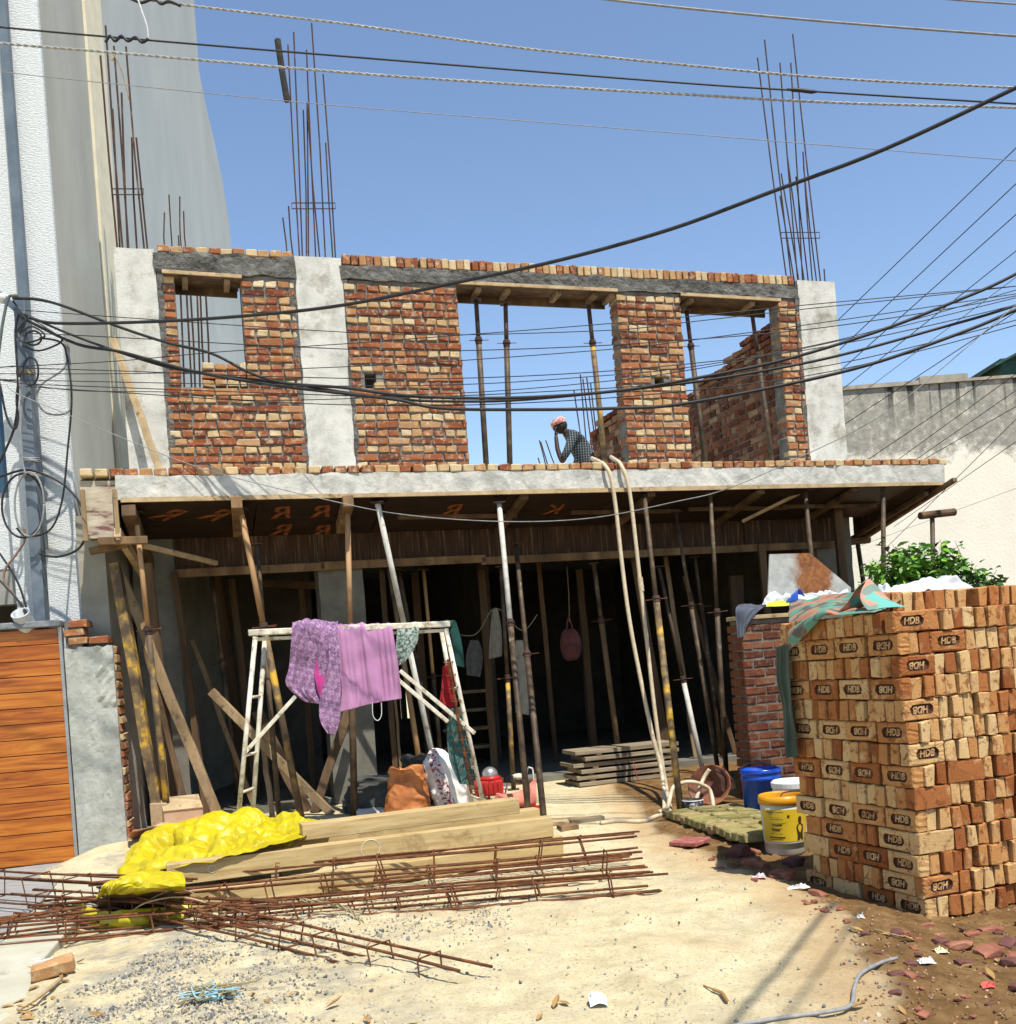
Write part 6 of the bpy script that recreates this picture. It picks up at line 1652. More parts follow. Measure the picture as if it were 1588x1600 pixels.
M_pap = nmat('paper', [(.3, (.48, .47, .43)), (.7, (.66, .65, .61))], 9, .8)
def scrap(name, label, cat, px, py, w, h, mat, seed, up=.03):
    up *= .5; w *= .85
    c = og(px, py, .01)
    cl = [[c + V((-w / 2, -h / 2, 0)), c + V((0, -h / 2, up * .4)), c + V((w / 2, -h / 2, 0))], [c + V((-w / 2, 0, up * .6)), c + V((0, 0, up)), c + V((w / 2, 0, up * .3))], [c + V((-w / 2, h / 2, 0)), c + V((0, h / 2, up * .5)), c + V((w / 2, h / 2, .004))]]
    cloth(name, label, cat, cl, mat, 18, 18, .012, 16, 0, 3, seed, False, .0015, True, sub=0, creases=9, ca=.022)
scrap('paper_scrap', 'crumpled white and blue paper on the sand at the bottom middle', 'paper', 935, 1566, .09, .09, nmat('paper_blue', [(.42, (.34, .55, .66)), (.5, (.75, .76, .76))], 12, .8), 3, .06)
scrap('paper_scrap', 'torn strip of white paper at the shadow edge left of the stack foot', 'paper', 1247, 1388, .16, .05, M_pap, 4, .03)
scrap('paper_scrap', 'small white paper scrap on the soil right, below the stack corner', 'paper', 1447, 1503, .09, .06, M_pap, 5)
scrap('paper_scrap', 'tiny white scrap just in front of the stack corner', 'paper', 1345, 1433, .05, .04, M_pap, 6)
scrap('paper_scrap', 'pale yellowish scrap beside brick chips on the soil right', 'paper', 1470, 1486, .07, .07, nmat('paper_y', [(.3, (.58, .50, .30)), (.7, (.68, .62, .42))], 9), 7)
scrap('red_scrap', 'small bright red plastic scrap on the soil at the lower right', 'scrap', 1543, 1541, .065, .045, plain('coral', (.62, .10, .07)), 8)
scrap('plastic_scrap', 'pale lilac plastic scrap near the orange brick shards', 'scrap', 1186, 1371, .10, .05, nmat('lilac', [(.42, (.55, .30, .25)), (.52, (.60, .55, .62))], 14, .6), 9)
scrap('white_sheet', 'folded white paper sheet under the brick at the lower left', 'paper', 55, 1506, .26, .12, M_pap, 10, .03)
o = bpy.data.objects.new('brick', cbox_mesh('brick', .215, .11, .085, .012, .010, RNG, [brickmat('buff_brick', [(0, (.42, .23, .10)), (1, (.46, .26, .12))], dark=(.14, .07, .03))])); COL.objects.link(o)
o.location = og(84, 1512, .05); o.rotation_euler = (.15, -.12, .45); tag(o, 'single buff brick lying at the edge of the pale ramp at the lower left', 'brick')
m, nt, b = newmat('clear_plastic')
b.inputs['Base Color'].default_value = (.78, .78, .80, 1); b.inputs['Roughness'].default_value = .18; b.inputs['Alpha'].default_value = .50; b.inputs['Specular IOR Level'].default_value = .8
co = coords(nt); bump(nt, b, nz(nt, co, 22, 6), .8, .02)
cloth('plastic_film', 'crumpled clear plastic film lying under the rebar cages at the left', 'plastic film',
      [G3((150, 1478, .01), (200, 1486, .01), (262, 1462, .01)), G3((165, 1460, .05), (205, 1464, .06), (258, 1450, .05)), G3((175, 1448, .02), (215, 1448, .02), (256, 1444, .02))], m, 30, 22, .05, 10, 0, 3, 3, False, .002, True)
bs_c = og(335, 1560)
STR_ = thing('string_tangle', 'tangle of pale blue string and straw on the gravel at the lower left', 'string', bs_c)
mats_ = [plain('string_blue', (.30, .50, .56)), M_strw]
for q in range(22):
    pts = [bs_c + V((rr2.gauss(0, .07), rr2.gauss(0, .06), .015 + abs(rr2.gauss(0, .022)))) for _ in range(6)]
    mb = MB(); tube(mb, spline(pts, 5), .004 if q % 2 else .0028, 4); mb.build('strand', mats_[0] if q % 3 == 0 else mats_[1], STR_)
for q in range(4):
    mb = MB(); blob(mb, bs_c + V((rr2.uniform(-.08, .06), rr2.uniform(-.06, .08), .02)), .035, .02, .018, jit=.5, seed=q); mb.build('knot', mats_[0], STR_, smooth=True)
# bent cable on the ground, twig
wirething('ground_cable', 'bent grey cable lying on the sand and soil at the lower right', 'cable', [og(1402, 1497, .02), og(1375, 1505, .02), og(1345, 1522, .02), og(1335, 1545, .015), og(1330, 1570, .012), og(1300, 1580, .012), og(1240, 1588, .012), og(1180, 1597, .012), og(1100, 1612, .012)], .0085, M_gryw, 6, 8)
wirething('twig', 'short curved brown twig on the sand near the bottom', 'twig', [og(1100, 1540, .01), og(1115, 1546, .015), og(1128, 1552, .012), og(1137, 1565, .01)], [.004] * 6 + [.007] * 6 + [.009] * 6 + [.004], M_leaf, 6, 6)
wirething('stick', 'long dry stick lying at the edge of the pale ramp at the lower left', 'stick', [og(28, 1578, .02), og(60, 1558, .03), og(95, 1530, .02)], .010, M_timl, 6, 6)
wirething('stick', 'thin straw on the soil in front of the stack corner', 'stick', [og(1365, 1452, .01), og(1395, 1460, .015), og(1425, 1466, .01)], .004, M_strw, 6, 5)
# gravel and grit: too many to count
def pebbles():
    mb = MB(); r = random.Random(9)
    base = []
    for q in range(6):
        bm = bmesh.new(); bmesh.ops.create_icosphere(bm, subdivisions=1, radius=1)
        for v_ in bm.verts: v_.co *= 1 + .4 * noise.noise(v_.co * 1.5 + V((q * 4, 0, 0)))
        base.append(([tuple(v_.co) for v_ in bm.verts], [tuple(x.index for x in f.verts) for f in bm.faces])); bm.free()
    cnt = 0
    while cnt < 6000:
        if r.random() < .66: px, py = r.gauss(200, 150), r.uniform(1470, 1612)
        elif r.random() < .5: px, py = r.uniform(250, 800), r.uniform(1400, 1470)
        elif r.random() < .45: px, py = r.uniform(0, 1400), r.uniform(1290, 1612)
        else: px, py = r.gauss(330, 120), r.gauss(1545, 40)
        if py > 1640: continue
        p = og(px, py)
        if soil_d(p.x, p.y) > .1: continue
        cl = noise.noise(V((p.x * 3, p.y * 3, 4)))
        if cl < r.uniform(-.55, .35): continue
        if p.x < -1.6 and (px < 250 - (py - 1480) * 1.9): continue
        s = r.uniform(.003, .0085) * (1.5 if r.random() < .12 else 1)
        vs, fs = base[r.randrange(6)]
        R = Euler((r.uniform(0, 6), r.uniform(0, 6), r.uniform(0, 6))).to_matrix()
        sc = V((s * r.uniform(1, 1.7), s, s * r.uniform(.5, .9)))
        mb.add([p + R @ V((a[0] * sc.x, a[1] * sc.y, a[2] * sc.z)) + V((0, 0, s * .3)) for a in vs], fs)
        cnt += 1
    m, nt, b = newmat('gravel_stone')
    rnd = nt.nodes.new('ShaderNodeNewGeometry').outputs['Random Per Island']
    c = ramp(nt, [(0, (.08, .085, .085)), (.3, (.20, .20, .19)), (.5, (.34, .30, .22)), (1, (.47, .41, .30))], rnd)
    nt.links.new(c, b.inputs['Base Color']); b.inputs['Roughness'].default_value = .85
    tag(mb.build('gravel', m), 'loose grey gravel scattered over the pale sand', None, None, 'stuff')
pebbles()
def grit():
    mb = MB(); r = random.Random(19)
    for _ in range(3200):
        px, py = r.uniform(900, 1600), r.uniform(1290, 1612)
        p = og(px, py)
        if soil_d(p.x, p.y) < -.08 or (1240 < px and py < 1400 and p.y > 5.9): continue
        s = r.uniform(.003, .011)
        R = Euler((r.uniform(0, 6), r.uniform(0, 6), r.uniform(0, 6))).to_matrix()
        mb.add([p + R @ V(a) * s for a in ((1, 0, 0), (-1, 0, 0), (0, 1, 0), (0, -1, 0), (0, 0, .8), (0, 0, -.8))], [(0, 2, 4), (2, 1, 4), (1, 3, 4), (3, 0, 4), (2, 0, 5), (1, 2, 5), (3, 1, 5), (0, 3, 5)])
    m, nt, b = newmat('soil_grit')
    rnd = nt.nodes.new('ShaderNodeNewGeometry').outputs['Random Per Island']
    nt.links.new(ramp(nt, [(0, (.10, .045, .025)), (.4, (.22, .12, .06)), (.75, (.34, .17, .09)), (1, (.45, .34, .2))], rnd), b.inputs['Base Color'])
    tag(mb.build('rubble', m), 'fine brick grit and clods over the brown soil', None, None, 'stuff')
grit()

# ---------------------------------------------------------------- bush behind the stack
def bush():
    r = random.Random(21)
    c0 = at(1445, 905, 10.7); base = V((c0.x, c0.y, 0))
    root = thing('shrub', 'bright green leafy shrub behind the brick stack', 'shrub', base)
    m, nt, b = newmat('leaf_green')
    rnd = nt.nodes.new('ShaderNodeObjectInfo').outputs['Random']
    nt.links.new(ramp(nt, [(0, (.04, .12, .013)), (.5, (.10, .26, .024)), (1, (.24, .42, .05))], rnd), b.inputs['Base Color'])
    b.inputs['Roughness'].default_value = .4; b.inputs['Transmission Weight'].default_value = 0
    b.inputs['Subsurface Weight'].default_value = 0
    m2, nt, b = newmat('leaf_green_mass')
    rnd = nt.nodes.new('ShaderNodeNewGeometry').outputs['Random Per Island']
    nt.links.new(ramp(nt, [(0, (.022, .075, .012)), (.5, (.05, .14, .02)), (1, (.11, .23, .035))], rnd), b.inputs['Base Color']); b.inputs['Roughness'].default_value = .4
    meshes = []
    for i in range(6):
        me = leafmesh(r.uniform(.10, .15), r.uniform(.06, .085), r.uniform(-.35, .1), 50 + i); me.materials.append(m); meshes.append(me)
    stems = MB(); cand = []
    for i in range(130):
        px = r.uniform(1340, 1560); top = at(px, 885, 10.7 + r.uniform(-.45, .45))
        hgt = 2.22 + .26 * math.exp(-((px - 1430) / 55) ** 2) + r.uniform(-.25, .10)
        if px > 1520: hgt -= .18
        if i > 122: hgt += .16
        tip = V((top.x, top.y, hgt)); st = base.lerp(V((top.x, top.y, 0)), .55); st.z = 1.0
        mid = st.lerp(tip, .6) + V((r.uniform(-.08, .08), r.uniform(-.08, .08), .1))
        pts = spline([st, mid, tip + V((r.uniform(-.1, .1), 0, 0))], 5)
        tube(stems, pts, [.008 - .0006 * k for k in range(len(pts))], 4)
        for k in range(22):
            t = r.uniform(.35, 1.0); p = pts[min(int(t * (len(pts) - 1)), len(pts) - 1)] + V((r.gauss(0, .05), r.gauss(0, .05), r.gauss(0, .035)))
            cand.append(p)
    mb = stems; mb.build('stem', nmat('stem', [(.3, (.05, .06, .02)), (.7, (.12, .10, .05))], 9), root)
    cand.sort(key=lambda p: p.y - .8 * p.z)
    mass = MB()
    for i, p in enumerate(cand):
        rot = Euler((r.uniform(-.9, .5), r.uniform(-.7, .7), r.uniform(0, 6.28)))
        if i < 290:
            o = bpy.data.objects.new('leaf', meshes[i % 6]); COL.objects.link(o); o.parent = root
            o.location = p - base; o.rotation_euler = rot; s = r.uniform(.6, 1.05); o.scale = (s, s, s)
        else:
            stuff_add(mass, meshes[i % 6], Matrix.Translation(p) @ rot.to_matrix().to_4x4() @ Matrix.Scale(r.uniform(.6, 1.0), 4))
    tag(mass.build('leaves', m2, root), kind='stuff')
bush()
rp_ = at(1560, 917, 8.0)
hc_ = V((4.75, 8.0, 0))
cloth('covered_heap', 'dark red brown sheet over a heap at the right edge behind the brick stack', 'covered heap',
      [[hc_ + V(a) for a in r_] for r_ in (((-1.0, -.55, .02), (-.3, -.65, .02), (.6, -.65, .02), (1.2, -.5, .02)), ((-.85, -.35, .95), (-.2, -.42, 1.25), (.6, -.42, 1.2), (1.0, -.35, .8)), ((-.75, .0, 1.58), (-.3, .05, 1.90), (.4, .05, 1.98), (.9, .0, 1.2)), ((-.85, .4, .9), (-.2, .5, 1.2), (.6, .5, 1.1), (1.0, .4, .8)), ((-1.0, .6, .02), (-.3, .75, .02), (.6, .75, .02), (1.2, .6, .02)))],
      nmat('maroon_sheet', [(.3, (.10, .03, .022)), (.7, (.17, .055, .04))], 6, .8), 40, 40, .05, 3.5, 0, 3, 12, False, .006, True, sub=0, creases=20, ca=.06)
# ---------------------------------------------------------------- man on the upper floor
def person():
    hd = at(876, 668, 15.5)
    org = V((hd.x, hd.y, ZS))
    root = thing('person', 'man in dark checked shirt and pink cloth cap, hand at his face, in wide window', 'person', org)
    M_skin = nmat('skin', [(.3, (.04, .02, .013)), (.7, (.06, .031, .019))], 9, .5, .1, 60)
    def skin(name, pts, edges, rad_, mat, sub=2, rootv=0):
        me = bpy.data.meshes.new(name); me.from_pydata(pts, edges, []); 
        o = put(name, me, mat, root)
        md = o.modifiers.new('k', 'SKIN'); md.use_smooth_shade = True
        for v_, r_ in zip(me.skin_vertices[0].data, rad_): v_.radius = r_ if isinstance(r_, tuple) else (r_, r_)
        me.skin_vertices[0].data[rootv].use_root = True
        q = o.modifiers.new('s', 'SUBSURF'); q.levels = sub; q.render_levels = sub
        return o
    P = [(.40, 0, .92), (.36, 0, 1.10), (.28, 0, 1.31), (.17, 0, 1.48), (.085, 0, 1.55), (.03, 0, 1.59),      # 0-5 pelvis..skull base
         (.18, -.18, 1.47), (.06, -.24, 1.22), (-.03, -.20, 1.06), (-.08, -.15, 1.28), (-.085, -.09, 1.505),      # near arm to hand
         (.18, .18, 1.47), (.26, .25, 1.18), (.12, .20, .96), (.02, .15, .92),                                  # far arm
         (.40, -.10, .88), (.34, -.11, .48), (.44, -.11, .08), (.30, -.12, .04),
         (.40, .10, .88), (.38, .11, .48), (.46, .11, .08), (.32, .12, .04)]
    Ed = [(0, 1), (1, 2), (2, 3), (3, 4), (4, 5), (3, 6), (6, 7), (7, 8), (8, 9), (9, 10), (3, 11), (11, 12), (12, 13), (13, 14), (0, 15), (15, 16), (16, 17), (17, 18), (0, 19), (19, 20), (20, 21), (21, 22)]
    Rd = [(.13, .15), (.12, .13), (.13, .15), (.10, .13), .066, .06, .066, .05, .043, .038, .03, .062, .05, .04, .03, .085, .06, .045, .035, .085, .06, .045, .035]
    skin('body', P, Ed, Rd, M_skin)
    # shirt
    m, nt, b = newmat('check_shirt')
    co = coords(nt)
    def lines(ax, sc):
        sx = nt.nodes.new('ShaderNodeSeparateXYZ'); nt.links.new(co, sx.inputs[0])
        a = N(nt, 'Math', operation='MULTIPLY'); nt.links.new(sx.outputs[ax], a.inputs[0]); a.inputs[1].default_value = sc
        s = N(nt, 'Math', operation='FRACT'); nt.links.new(a.outputs[0], s.inputs[0])
        return ramp(nt, [(.0, 1.0), (.18, 1.0), (.24, 0.0)], s.outputs[0])
    c = mix(nt, (.012, .018, .022), (.20, .22, .22), lines(0, 26)); c = mix(nt, c, (.14, .16, .165), lines(2, 26))
    nt.links.new(c, b.inputs['Base Color']); b.inputs['Roughness'].default_value = .9
    SP = [P[0], P[1], P[2], P[3], P[6], P[7], (-.01, -.215, 1.12), P[11], P[12], (.18, .22, 1.05), (.10, 0, 1.54)]
    skin('shirt', SP, [(0, 1), (1, 2), (2, 3), (3, 4), (4, 5), (5, 6), (3, 7), (7, 8), (8, 9), (3, 10)], [(.145, .165), (.145, .16), (.16, .18), (.125, .15), .08, .066, .056, .08, .068, .055, .075], m)
    skin('trousers', [P[0], P[15], P[16], (.44, -.11, .14), P[19], P[20], (.46, .11, .14)], [(0, 1), (1, 2), (2, 3), (0, 4), (4, 5), (5, 6)], [(.145, .16), .095, .072, .06, .095, .072, .06], fabric('dark_trousers', [(.3, (.03, .03, .035)), (.7, (.06, .06, .07))], 9))
    # head facing left and down
    mb = MB()
    vs, fs = [], []
    n, nr = 24, 18
    tilt = Matrix.Rotation(-.28, 3, 'Y')
    for i in range(nr + 1):
        ph = -math.pi / 2 + math.pi * i / nr
        for j in range(n):
            t = 2 * math.pi * j / n
            x, y, z = math.cos(ph) * math.cos(t), math.cos(ph) * math.sin(t), math.sin(ph)
            f = max(0, -x)
            px, py, pz = x * .098, y * .075, z * .118
            if z < 0: px = px * (1 - .25 * -z) - .018 * f * -z; py *= 1 - .32 * -z
            nose = math.exp(-((y / .16) ** 2 + ((z + .12) / .22) ** 2)) * (f > .5); px -= .026 * nose
            px += .010 * math.exp(-(((abs(y) - .38) / .14) ** 2 + ((z - .06) / .12) ** 2)) * (f > .4)
            px -= .008 * math.exp(-((y / .3) ** 2 + ((z + .48) / .08) ** 2)) * (f > .4)
            px -= .010 * math.exp(-((y / .3) ** 2 + ((z + .82) / .14) ** 2)) * (f > .1)
            vs.append(V((-.005, 0, 1.655)) + tilt @ V((px, py, pz)))
    for i in range(nr):
        for j in range(n): fs.append((i * n + j, i * n + (j + 1) % n, (i + 1) * n + (j + 1) % n, (i + 1) * n + j))
    mb.add(vs, fs); h = mb.build('head', M_skin, root, origin=V((0, 0, 0)), smooth=True)
    hc = V((-.005, 0, 1.655))
    for s in (-1, 1):
        mb = MB(); blob(mb, hc + tilt @ V((-.084, s * .030, .006)), .011, .012, .010, jit=0); mb.build('eye', plain('eye', (.35, .33, .30)), h, origin=V((0, 0, 0)), smooth=True)
        mb = MB(); blob(mb, hc + tilt @ V((.012, s * .074, -.01)), .018, .010, .030, jit=0); mb.build('ear', M_skin, h, origin=V((0, 0, 0)), smooth=True)
    mb = MB(); bar(mb, hc + tilt @ V((-.088, -.02, -.058)), hc + tilt @ V((-.088, .02, -.058)), .008, .006); mb.build('mouth', plain('lips', (.05, .02, .015)), h, origin=V((0, 0, 0)))
    mb = MB(); blob(mb, hc + V((.030, 0, .01)), .082, .079, .105, jit=.05); mb.build('hair', M_blk, h, origin=V((0, 0, 0)), smooth=True)
    mb = MB()
    for q in range(4):
        cz = .045 + q * .020; rd_ = (.098, .101, .090, .066)[q]
        ring = [hc + tilt @ V((math.cos(t) * rd_ * 1.08 - .008, math.sin(t) * rd_ * .90, cz + .010 * math.sin(t * 2 + q) + .012 * math.cos(t))) for t in np.linspace(0, 2 * math.pi, 17)[:-1]]
        tube(mb, ring, .018, 7, closed=True)
    blob(mb, hc + tilt @ V((0, 0, .095)), .08, .068, .035, jit=.1)
    mb.build('head_cloth', fabric('head_cloth', [(.4, (.42, .12, .10)), (.5, (.55, .25, .20)), (.6, (.66, .48, .40))], 22), root, origin=V((0, 0, 0)), smooth=True)
    # raised hand: palm plus five separate fingers held against the face
    hand = V((-.085, -.09, 1.49))
    mb = MB(); blob(mb, hand + V((.0, .005, .03)), .020, .038, .048, jit=.04)
    mb.build('palm', M_skin, root, origin=V((0, 0, 0)), smooth=True)
    for q, (dy, ln) in enumerate(((-.030, .062), (-.010, .075), (.010, .080), (.030, .070))):
        a = hand + V((.0, dy, .065)); pts = [a, a + V((-.006, 0, ln * .45)), a + V((.008, .004, ln * .8)), a + V((.024, .006, ln))]
        mb = MB(); tube(mb, spline(pts, 3), [.0095, .0095, .009, .009, .0085, .0085, .008, .0075, .007, .005], 7); mb.build('finger', M_skin, root, origin=V((0, 0, 0)), smooth=True)
    a = hand + V((.010, .036, .02)); mb = MB(); tube(mb, spline([a, a + V((.016, .022, .02)), a + V((.026, .020, .045))], 3), [.011, .011, .0105, .010, .0095, .0085, .006], 7); mb.build('thumb', M_skin, root, origin=V((0, 0, 0)), smooth=True)
person()

# ---------------------------------------------------------------- electricity pole, coiled cables and overhead wires
YP = 9.35
pbt = at(62, 975, YP); ptp = at(28, 468, YP)
PO = thing('utility_pole', 'square blue grey steel service pole wound with cables at the left edge', 'pole', V((pbt.x, YP, 0)))
mb = MB(); bar(mb, V((pbt.x + .005, YP, 0)), V((ptp.x + .03, YP, ptp.z)), .105, .105, V((0, 1, 0))); mb.build('mast', M_steel, PO, bevel=.006)
mb = MB(); bar(mb, at(0, 460, YP - .08), at(36, 492, YP - .08), .06, .06); mb.build('bracket', M_steel, PO, bevel=.004)
mb = MB(); blob(mb, at(5, 466, YP - .08), .05, .05, .05); mb.build('insulator', M_wht, PO, smooth=True)
for py in (585, 722, 745):
    c = at(40 + (py - 585) * .07, py, YP); mb = MB()
    for q in range(3): tube(mb, [c + V((.075 * math.cos(t), .075 * math.sin(t), .012 * q + .006 * math.sin(3 * t + q))) for t in np.linspace(0, 6.28, 14)[:-1]], .007, 5, closed=True)
    mb.build('wire_binding', M_gryw if py != 585 else M_strw, PO)
cp = at(41, 958, YP - .12)
CD = thing('conduit_pipe', 'short grey plastic conduit pipe with cables going into its open top beside the pole', 'pipe', V((cp.x, cp.y, 2.2)))
mb = MB(); lathe(mb, V((cp.x, cp.y, 2.2)), [(.08, -.22), (.08, .15), (.083, .16), (.073, .16), (.07, -.15)], 24, axis=V((-.05, -.62, .78))); mb.build('pipe', nmat('pvc', [(.3, (.40, .42, .43)), (.7, (.52, .54, .55))], 9, .5), CD, smooth=True)
def P9(*pts, dy=0): return [at(px, py, YP - .12 + dy) for px, py in pts]
CO = 'cable coils hanging on the steel pole'
def coil(label, pts, r=.013, mat=M_blk, dy=0):
    return wirething('cable_coil', label, 'cable', P9(*pts, dy=dy), r * .78, mat, 6, 8, CO)
def ell(cx, cy, rx, ry, t0=0, t1=6.28, n=14, rot=0):
    out = []
    for t in np.linspace(t0, t1, n):
        x, y = rx * math.cos(t), ry * math.sin(t)
        out.append((cx + x * math.cos(rot) - y * math.sin(rot), cy + x * math.sin(rot) + y * math.cos(rot)))
    return out
coil('largest open cable loop swinging right of the pole over the white pier', [(0, 745), (42, 734), (84, 748), (113, 770), (132, 802), (135, 832), (122, 858), (90, 870), (62, 866)], .014)
coil('round cable loop left of the pole at the height of the slab', ell(36, 790, 33, 50), .013, M_blk, -.03)
coil('tall narrow cable loop in front of the pole at the height of the slab', ell(46, 788, 23, 50), .012, M_gryw, -.05)
coil('long cable loop running from the brackets down past the pier and back', [(62, 528), (95, 535), (105, 560), (112, 622), (106, 700), (97, 782), (78, 828), (42, 838), (26, 825)], .012, M_blk, -.02)
coil('looped cable making a wide bow to the right of the pole top', [(30, 485), (85, 520), (107, 538), (100, 575), (66, 600), (58, 625), (74, 646), (106, 644), (112, 615), (104, 540), (74, 515)], .012, M_gryw, -.01)
coil('small tight cable loop low on the upper pole', ell(48, 580, 12, 22), .012, M_blk, -.06)
coil('small cable loop just under the pole bracket', ell(52, 528, 13, 11), .011, M_blk, -.06)
coil('flattened cable loop under the bracket reaching to the right', [(36, 540), (60, 548), (90, 538), (98, 530)], .011, M_blk, -.04)
coil('thick grey green cable arching over the bracket and down the left edge', [(28, 462), (22, 462), (13, 466), (5, 500), (0, 535), (-8, 600)], .017, nmat('cable_green', [(.3, (.06, .08, .07)), (.7, (.12, .14, .13))], 9, .5), -.1)
coil('dark cable hanging in a deep bow at the left edge', [(0, 600), (10, 650), (22, 670), (28, 655), (26, 620), (32, 580)], .014, M_blk, -.05)
coil('dark cable running down the left side of the pole', [(30, 490), (24, 520), (28, 600), (24, 660), (10, 700), (-10, 740)], .014, M_blk, -.02)
coil('brown copper coloured cable curving into the conduit pipe', [(38, 825), (38, 845), (24, 868), (8, 890), (8, 912), (26, 935), (40, 960)], .014, nmat('cable_brown', [(.3, (.16, .09, .06)), (.7, (.26, .17, .12))], 9, .5), -.02)
coil('black cable running diagonally into the conduit pipe', [(-12, 850), (10, 880), (30, 915), (44, 960)], .013, M_blk)
coil('second black cable running into the conduit pipe lower down', [(-12, 895), (10, 918), (34, 945), (42, 965)], .012, M_blk, -.03)
coil('thin wire bundle hanging straight down the front of the pole', [(30, 590), (33, 640), (32, 690), (36, 725), (40, 740)], .010, M_gryw, -.09)
coil('tangled cable knot between bracket and pole', [(20, 470), (40, 500), (30, 520), (50, 510), (70, 525), (40, 535), (26, 520), (46, 495)], .011, M_blk, -.07)
OW = 'overhead wires crossing the street'
def wire(label, pts, Y0, Y1=None, r=.008, mat=M_blk, name='overhead_wire', cat='wire', per=6):
    Y1 = Y0 if Y1 is None else Y1
    x0, x1 = pts[0][0], pts[-1][0]
    q = [at(px, py, Y0 + (Y1 - Y0) * (px - x0) / (x1 - x0)) for px, py in pts]
    if x1 > 1500:
        for k_e in range(3): q.append(q[-1] + (q[-1] - q[-2]).normalized() * 4 * V((1, 1, .6 - .2 * k_e)).x + V((0, 0, -.15 * k_e)))
    if x0 < -50: q.insert(0, q[0] + (q[0] - q[1]).normalized() * 6)
    return wirething(name, label, cat, q, r, mat, per, 6, OW)
def twisted(label, pts, Y, r):
    qb = [at(px, py, Y) for px, py in pts]
    qb = [qb[0] + (qb[0] - qb[1]).normalized() * 5] + qb + [qb[-1] + (qb[-1] - qb[-2]).normalized() * 9]
    base = resample(spline(qb, 8), 1500)
    root = thing('twisted_cable', label, 'cable', base[750], OW)
    for ph in (0, math.pi):
        s = [p + V((0, math.cos(i * .95 + ph), math.sin(i * .95 + ph))) * r * .62 for i, p in enumerate(base)]
        mb = MB(); tube(mb, s, r * .72, 5); mb.build('strand', M_twist, root, smooth=True)
twisted('highest white twisted cable, running from the top left corner down to the right', [(-120, -60), (150, -14), (286, 7), (540, 37), (800, 73), (1048, 99), (1300, 122), (1588, 137), (1760, 146)], 7.2, .0072)
twisted('lower white twisted cable crossing the rebar tops', [(-120, 52), (0, 67), (180, 82), (540, 113), (800, 131), (1048, 146), (1300, 160), (1588, 168), (1760, 174)], 7.0, .0075)
wire('black wire with a taped splice between the two white twisted cables', [(-120, 28), (0, 42), (165, 57), (540, 88), (1048, 128), (1260, 142), (1588, 162), (1760, 172)], 7.1, None, .009)
wirething('wire_splice', 'black tape splice on the overhead wire above the left rebar', 'wire splice', [at(px, py, 7.08) for px, py in ((165, 66), (172, 56), (180, 64), (190, 56), (200, 64), (212, 58), (222, 66), (232, 60))], .010, M_blk, 5, 7, None)
wirething('wire_splice', 'black tape wrapping on the highest twisted cable at the top left', 'wire splice', [at(px, py, 7.17) for px, py in ((190, -8), (205, -2), (222, 4), (240, -2), (252, 6), (264, 2), (282, 9))], .010, M_blk, 5, 7, None)
wirething('wire_splice', 'dark splice sleeve on the overhead wire beside the right rebar', 'wire splice', [at(px, py, 7.1) for px, py in ((1230, 139), (1238, 140), (1252, 141), (1268, 143), (1276, 143))], [.008] * 5 + [.014] * 12 + [.010] * 3 + [.009] * 1, M_blk, 5, 7, None)
wirething('white_lead', 'white lead wire joining the upper twisted cable to the black splice', 'wire', [at(px, py, 7.12) for px, py in ((214, -6), (222, 18), (230, 42), (232, 62))], .006, M_wht, 5, 7, None)
wirething('wire_loop', 'small greenish wire clamp hanging from the lower twisted cable at the left rebar', 'wire clamp', [at(px, py, 7.0) for px, py in ((170, 84), (175, 94), (180, 84), (176, 80), (190, 110), (202, 155))], .005, M_strw, 5, 6, None)
wire('thin wire below the twisted cables running to the right edge', [(-120, 98), (0, 112), (220, 135), (540, 166), (1048, 207), (1588, 251), (1760, 264)], 7.6, None, .0042, M_gryw)
wire('grey cable crossing the upper right corner of the sky', [(860, -12), (1048, 10), (1300, 34), (1588, 56), (1760, 68)], 6.8, None, .011, M_gryw)
wire('short piece of wire in the extreme top right corner', [(1440, -6), (1500, 0), (1588, 6), (1760, 18)], 6.8, None, .009, M_gryw)
wire('thick black cable sagging from the pole then rising steeply to the upper right', [(40, 494), (90, 505), (250, 502), (400, 492), (540, 476), (720, 440), (880, 405), (1048, 358), (1210, 298), (1380, 234), (1588, 137), (1760, 52)], 9.2, 6.4, .0165, name='overhead_cable', cat='cable')
wire('thick black cable leaving the pole top and dipping across the left upper column', [(20, 466), (60, 468), (102, 479), (184, 510), (260, 535), (330, 552), (388, 581), (442, 598), (540, 606), (622, 617), (727, 622), (843, 620), (962, 611), (1060, 596), (1218, 564), (1371, 518), (1490, 472), (1588, 428), (1760, 330)], 9.2, 8.0, .016, name='overhead_cable', cat='cable')
wire('black cable bundle sagging just above the lowest thick cable', [(34, 489), (122, 527), (245, 569), (323, 584), (476, 603), (540, 613), (608, 622), (690, 627), (826, 624), (1060, 600), (1201, 578), (1317, 554), (1456, 516), (1588, 477), (1760, 410)], 9.2, 8.1, .014, name='overhead_cable', cat='cable')
wire('lowest thick black cable with the deepest sag across the wide window', [(34, 496), (119, 537), (190, 550), (306, 581), (430, 602), (540, 615), (622, 625), (690, 638), (826, 640), (962, 638), (1060, 632), (1218, 603), (1354, 571), (1483, 527), (1588, 484), (1760, 400)], 9.2, 8.0, .017, name='overhead_cable', cat='cable')
wire('thin wire crossing the top of the small left window', [(40, 485), (250, 500), (540, 519), (710, 523), (952, 516), (1060, 505), (1218, 487), (1400, 468), (1588, 447), (1760, 425)], 9.3, 8.3, .0055)
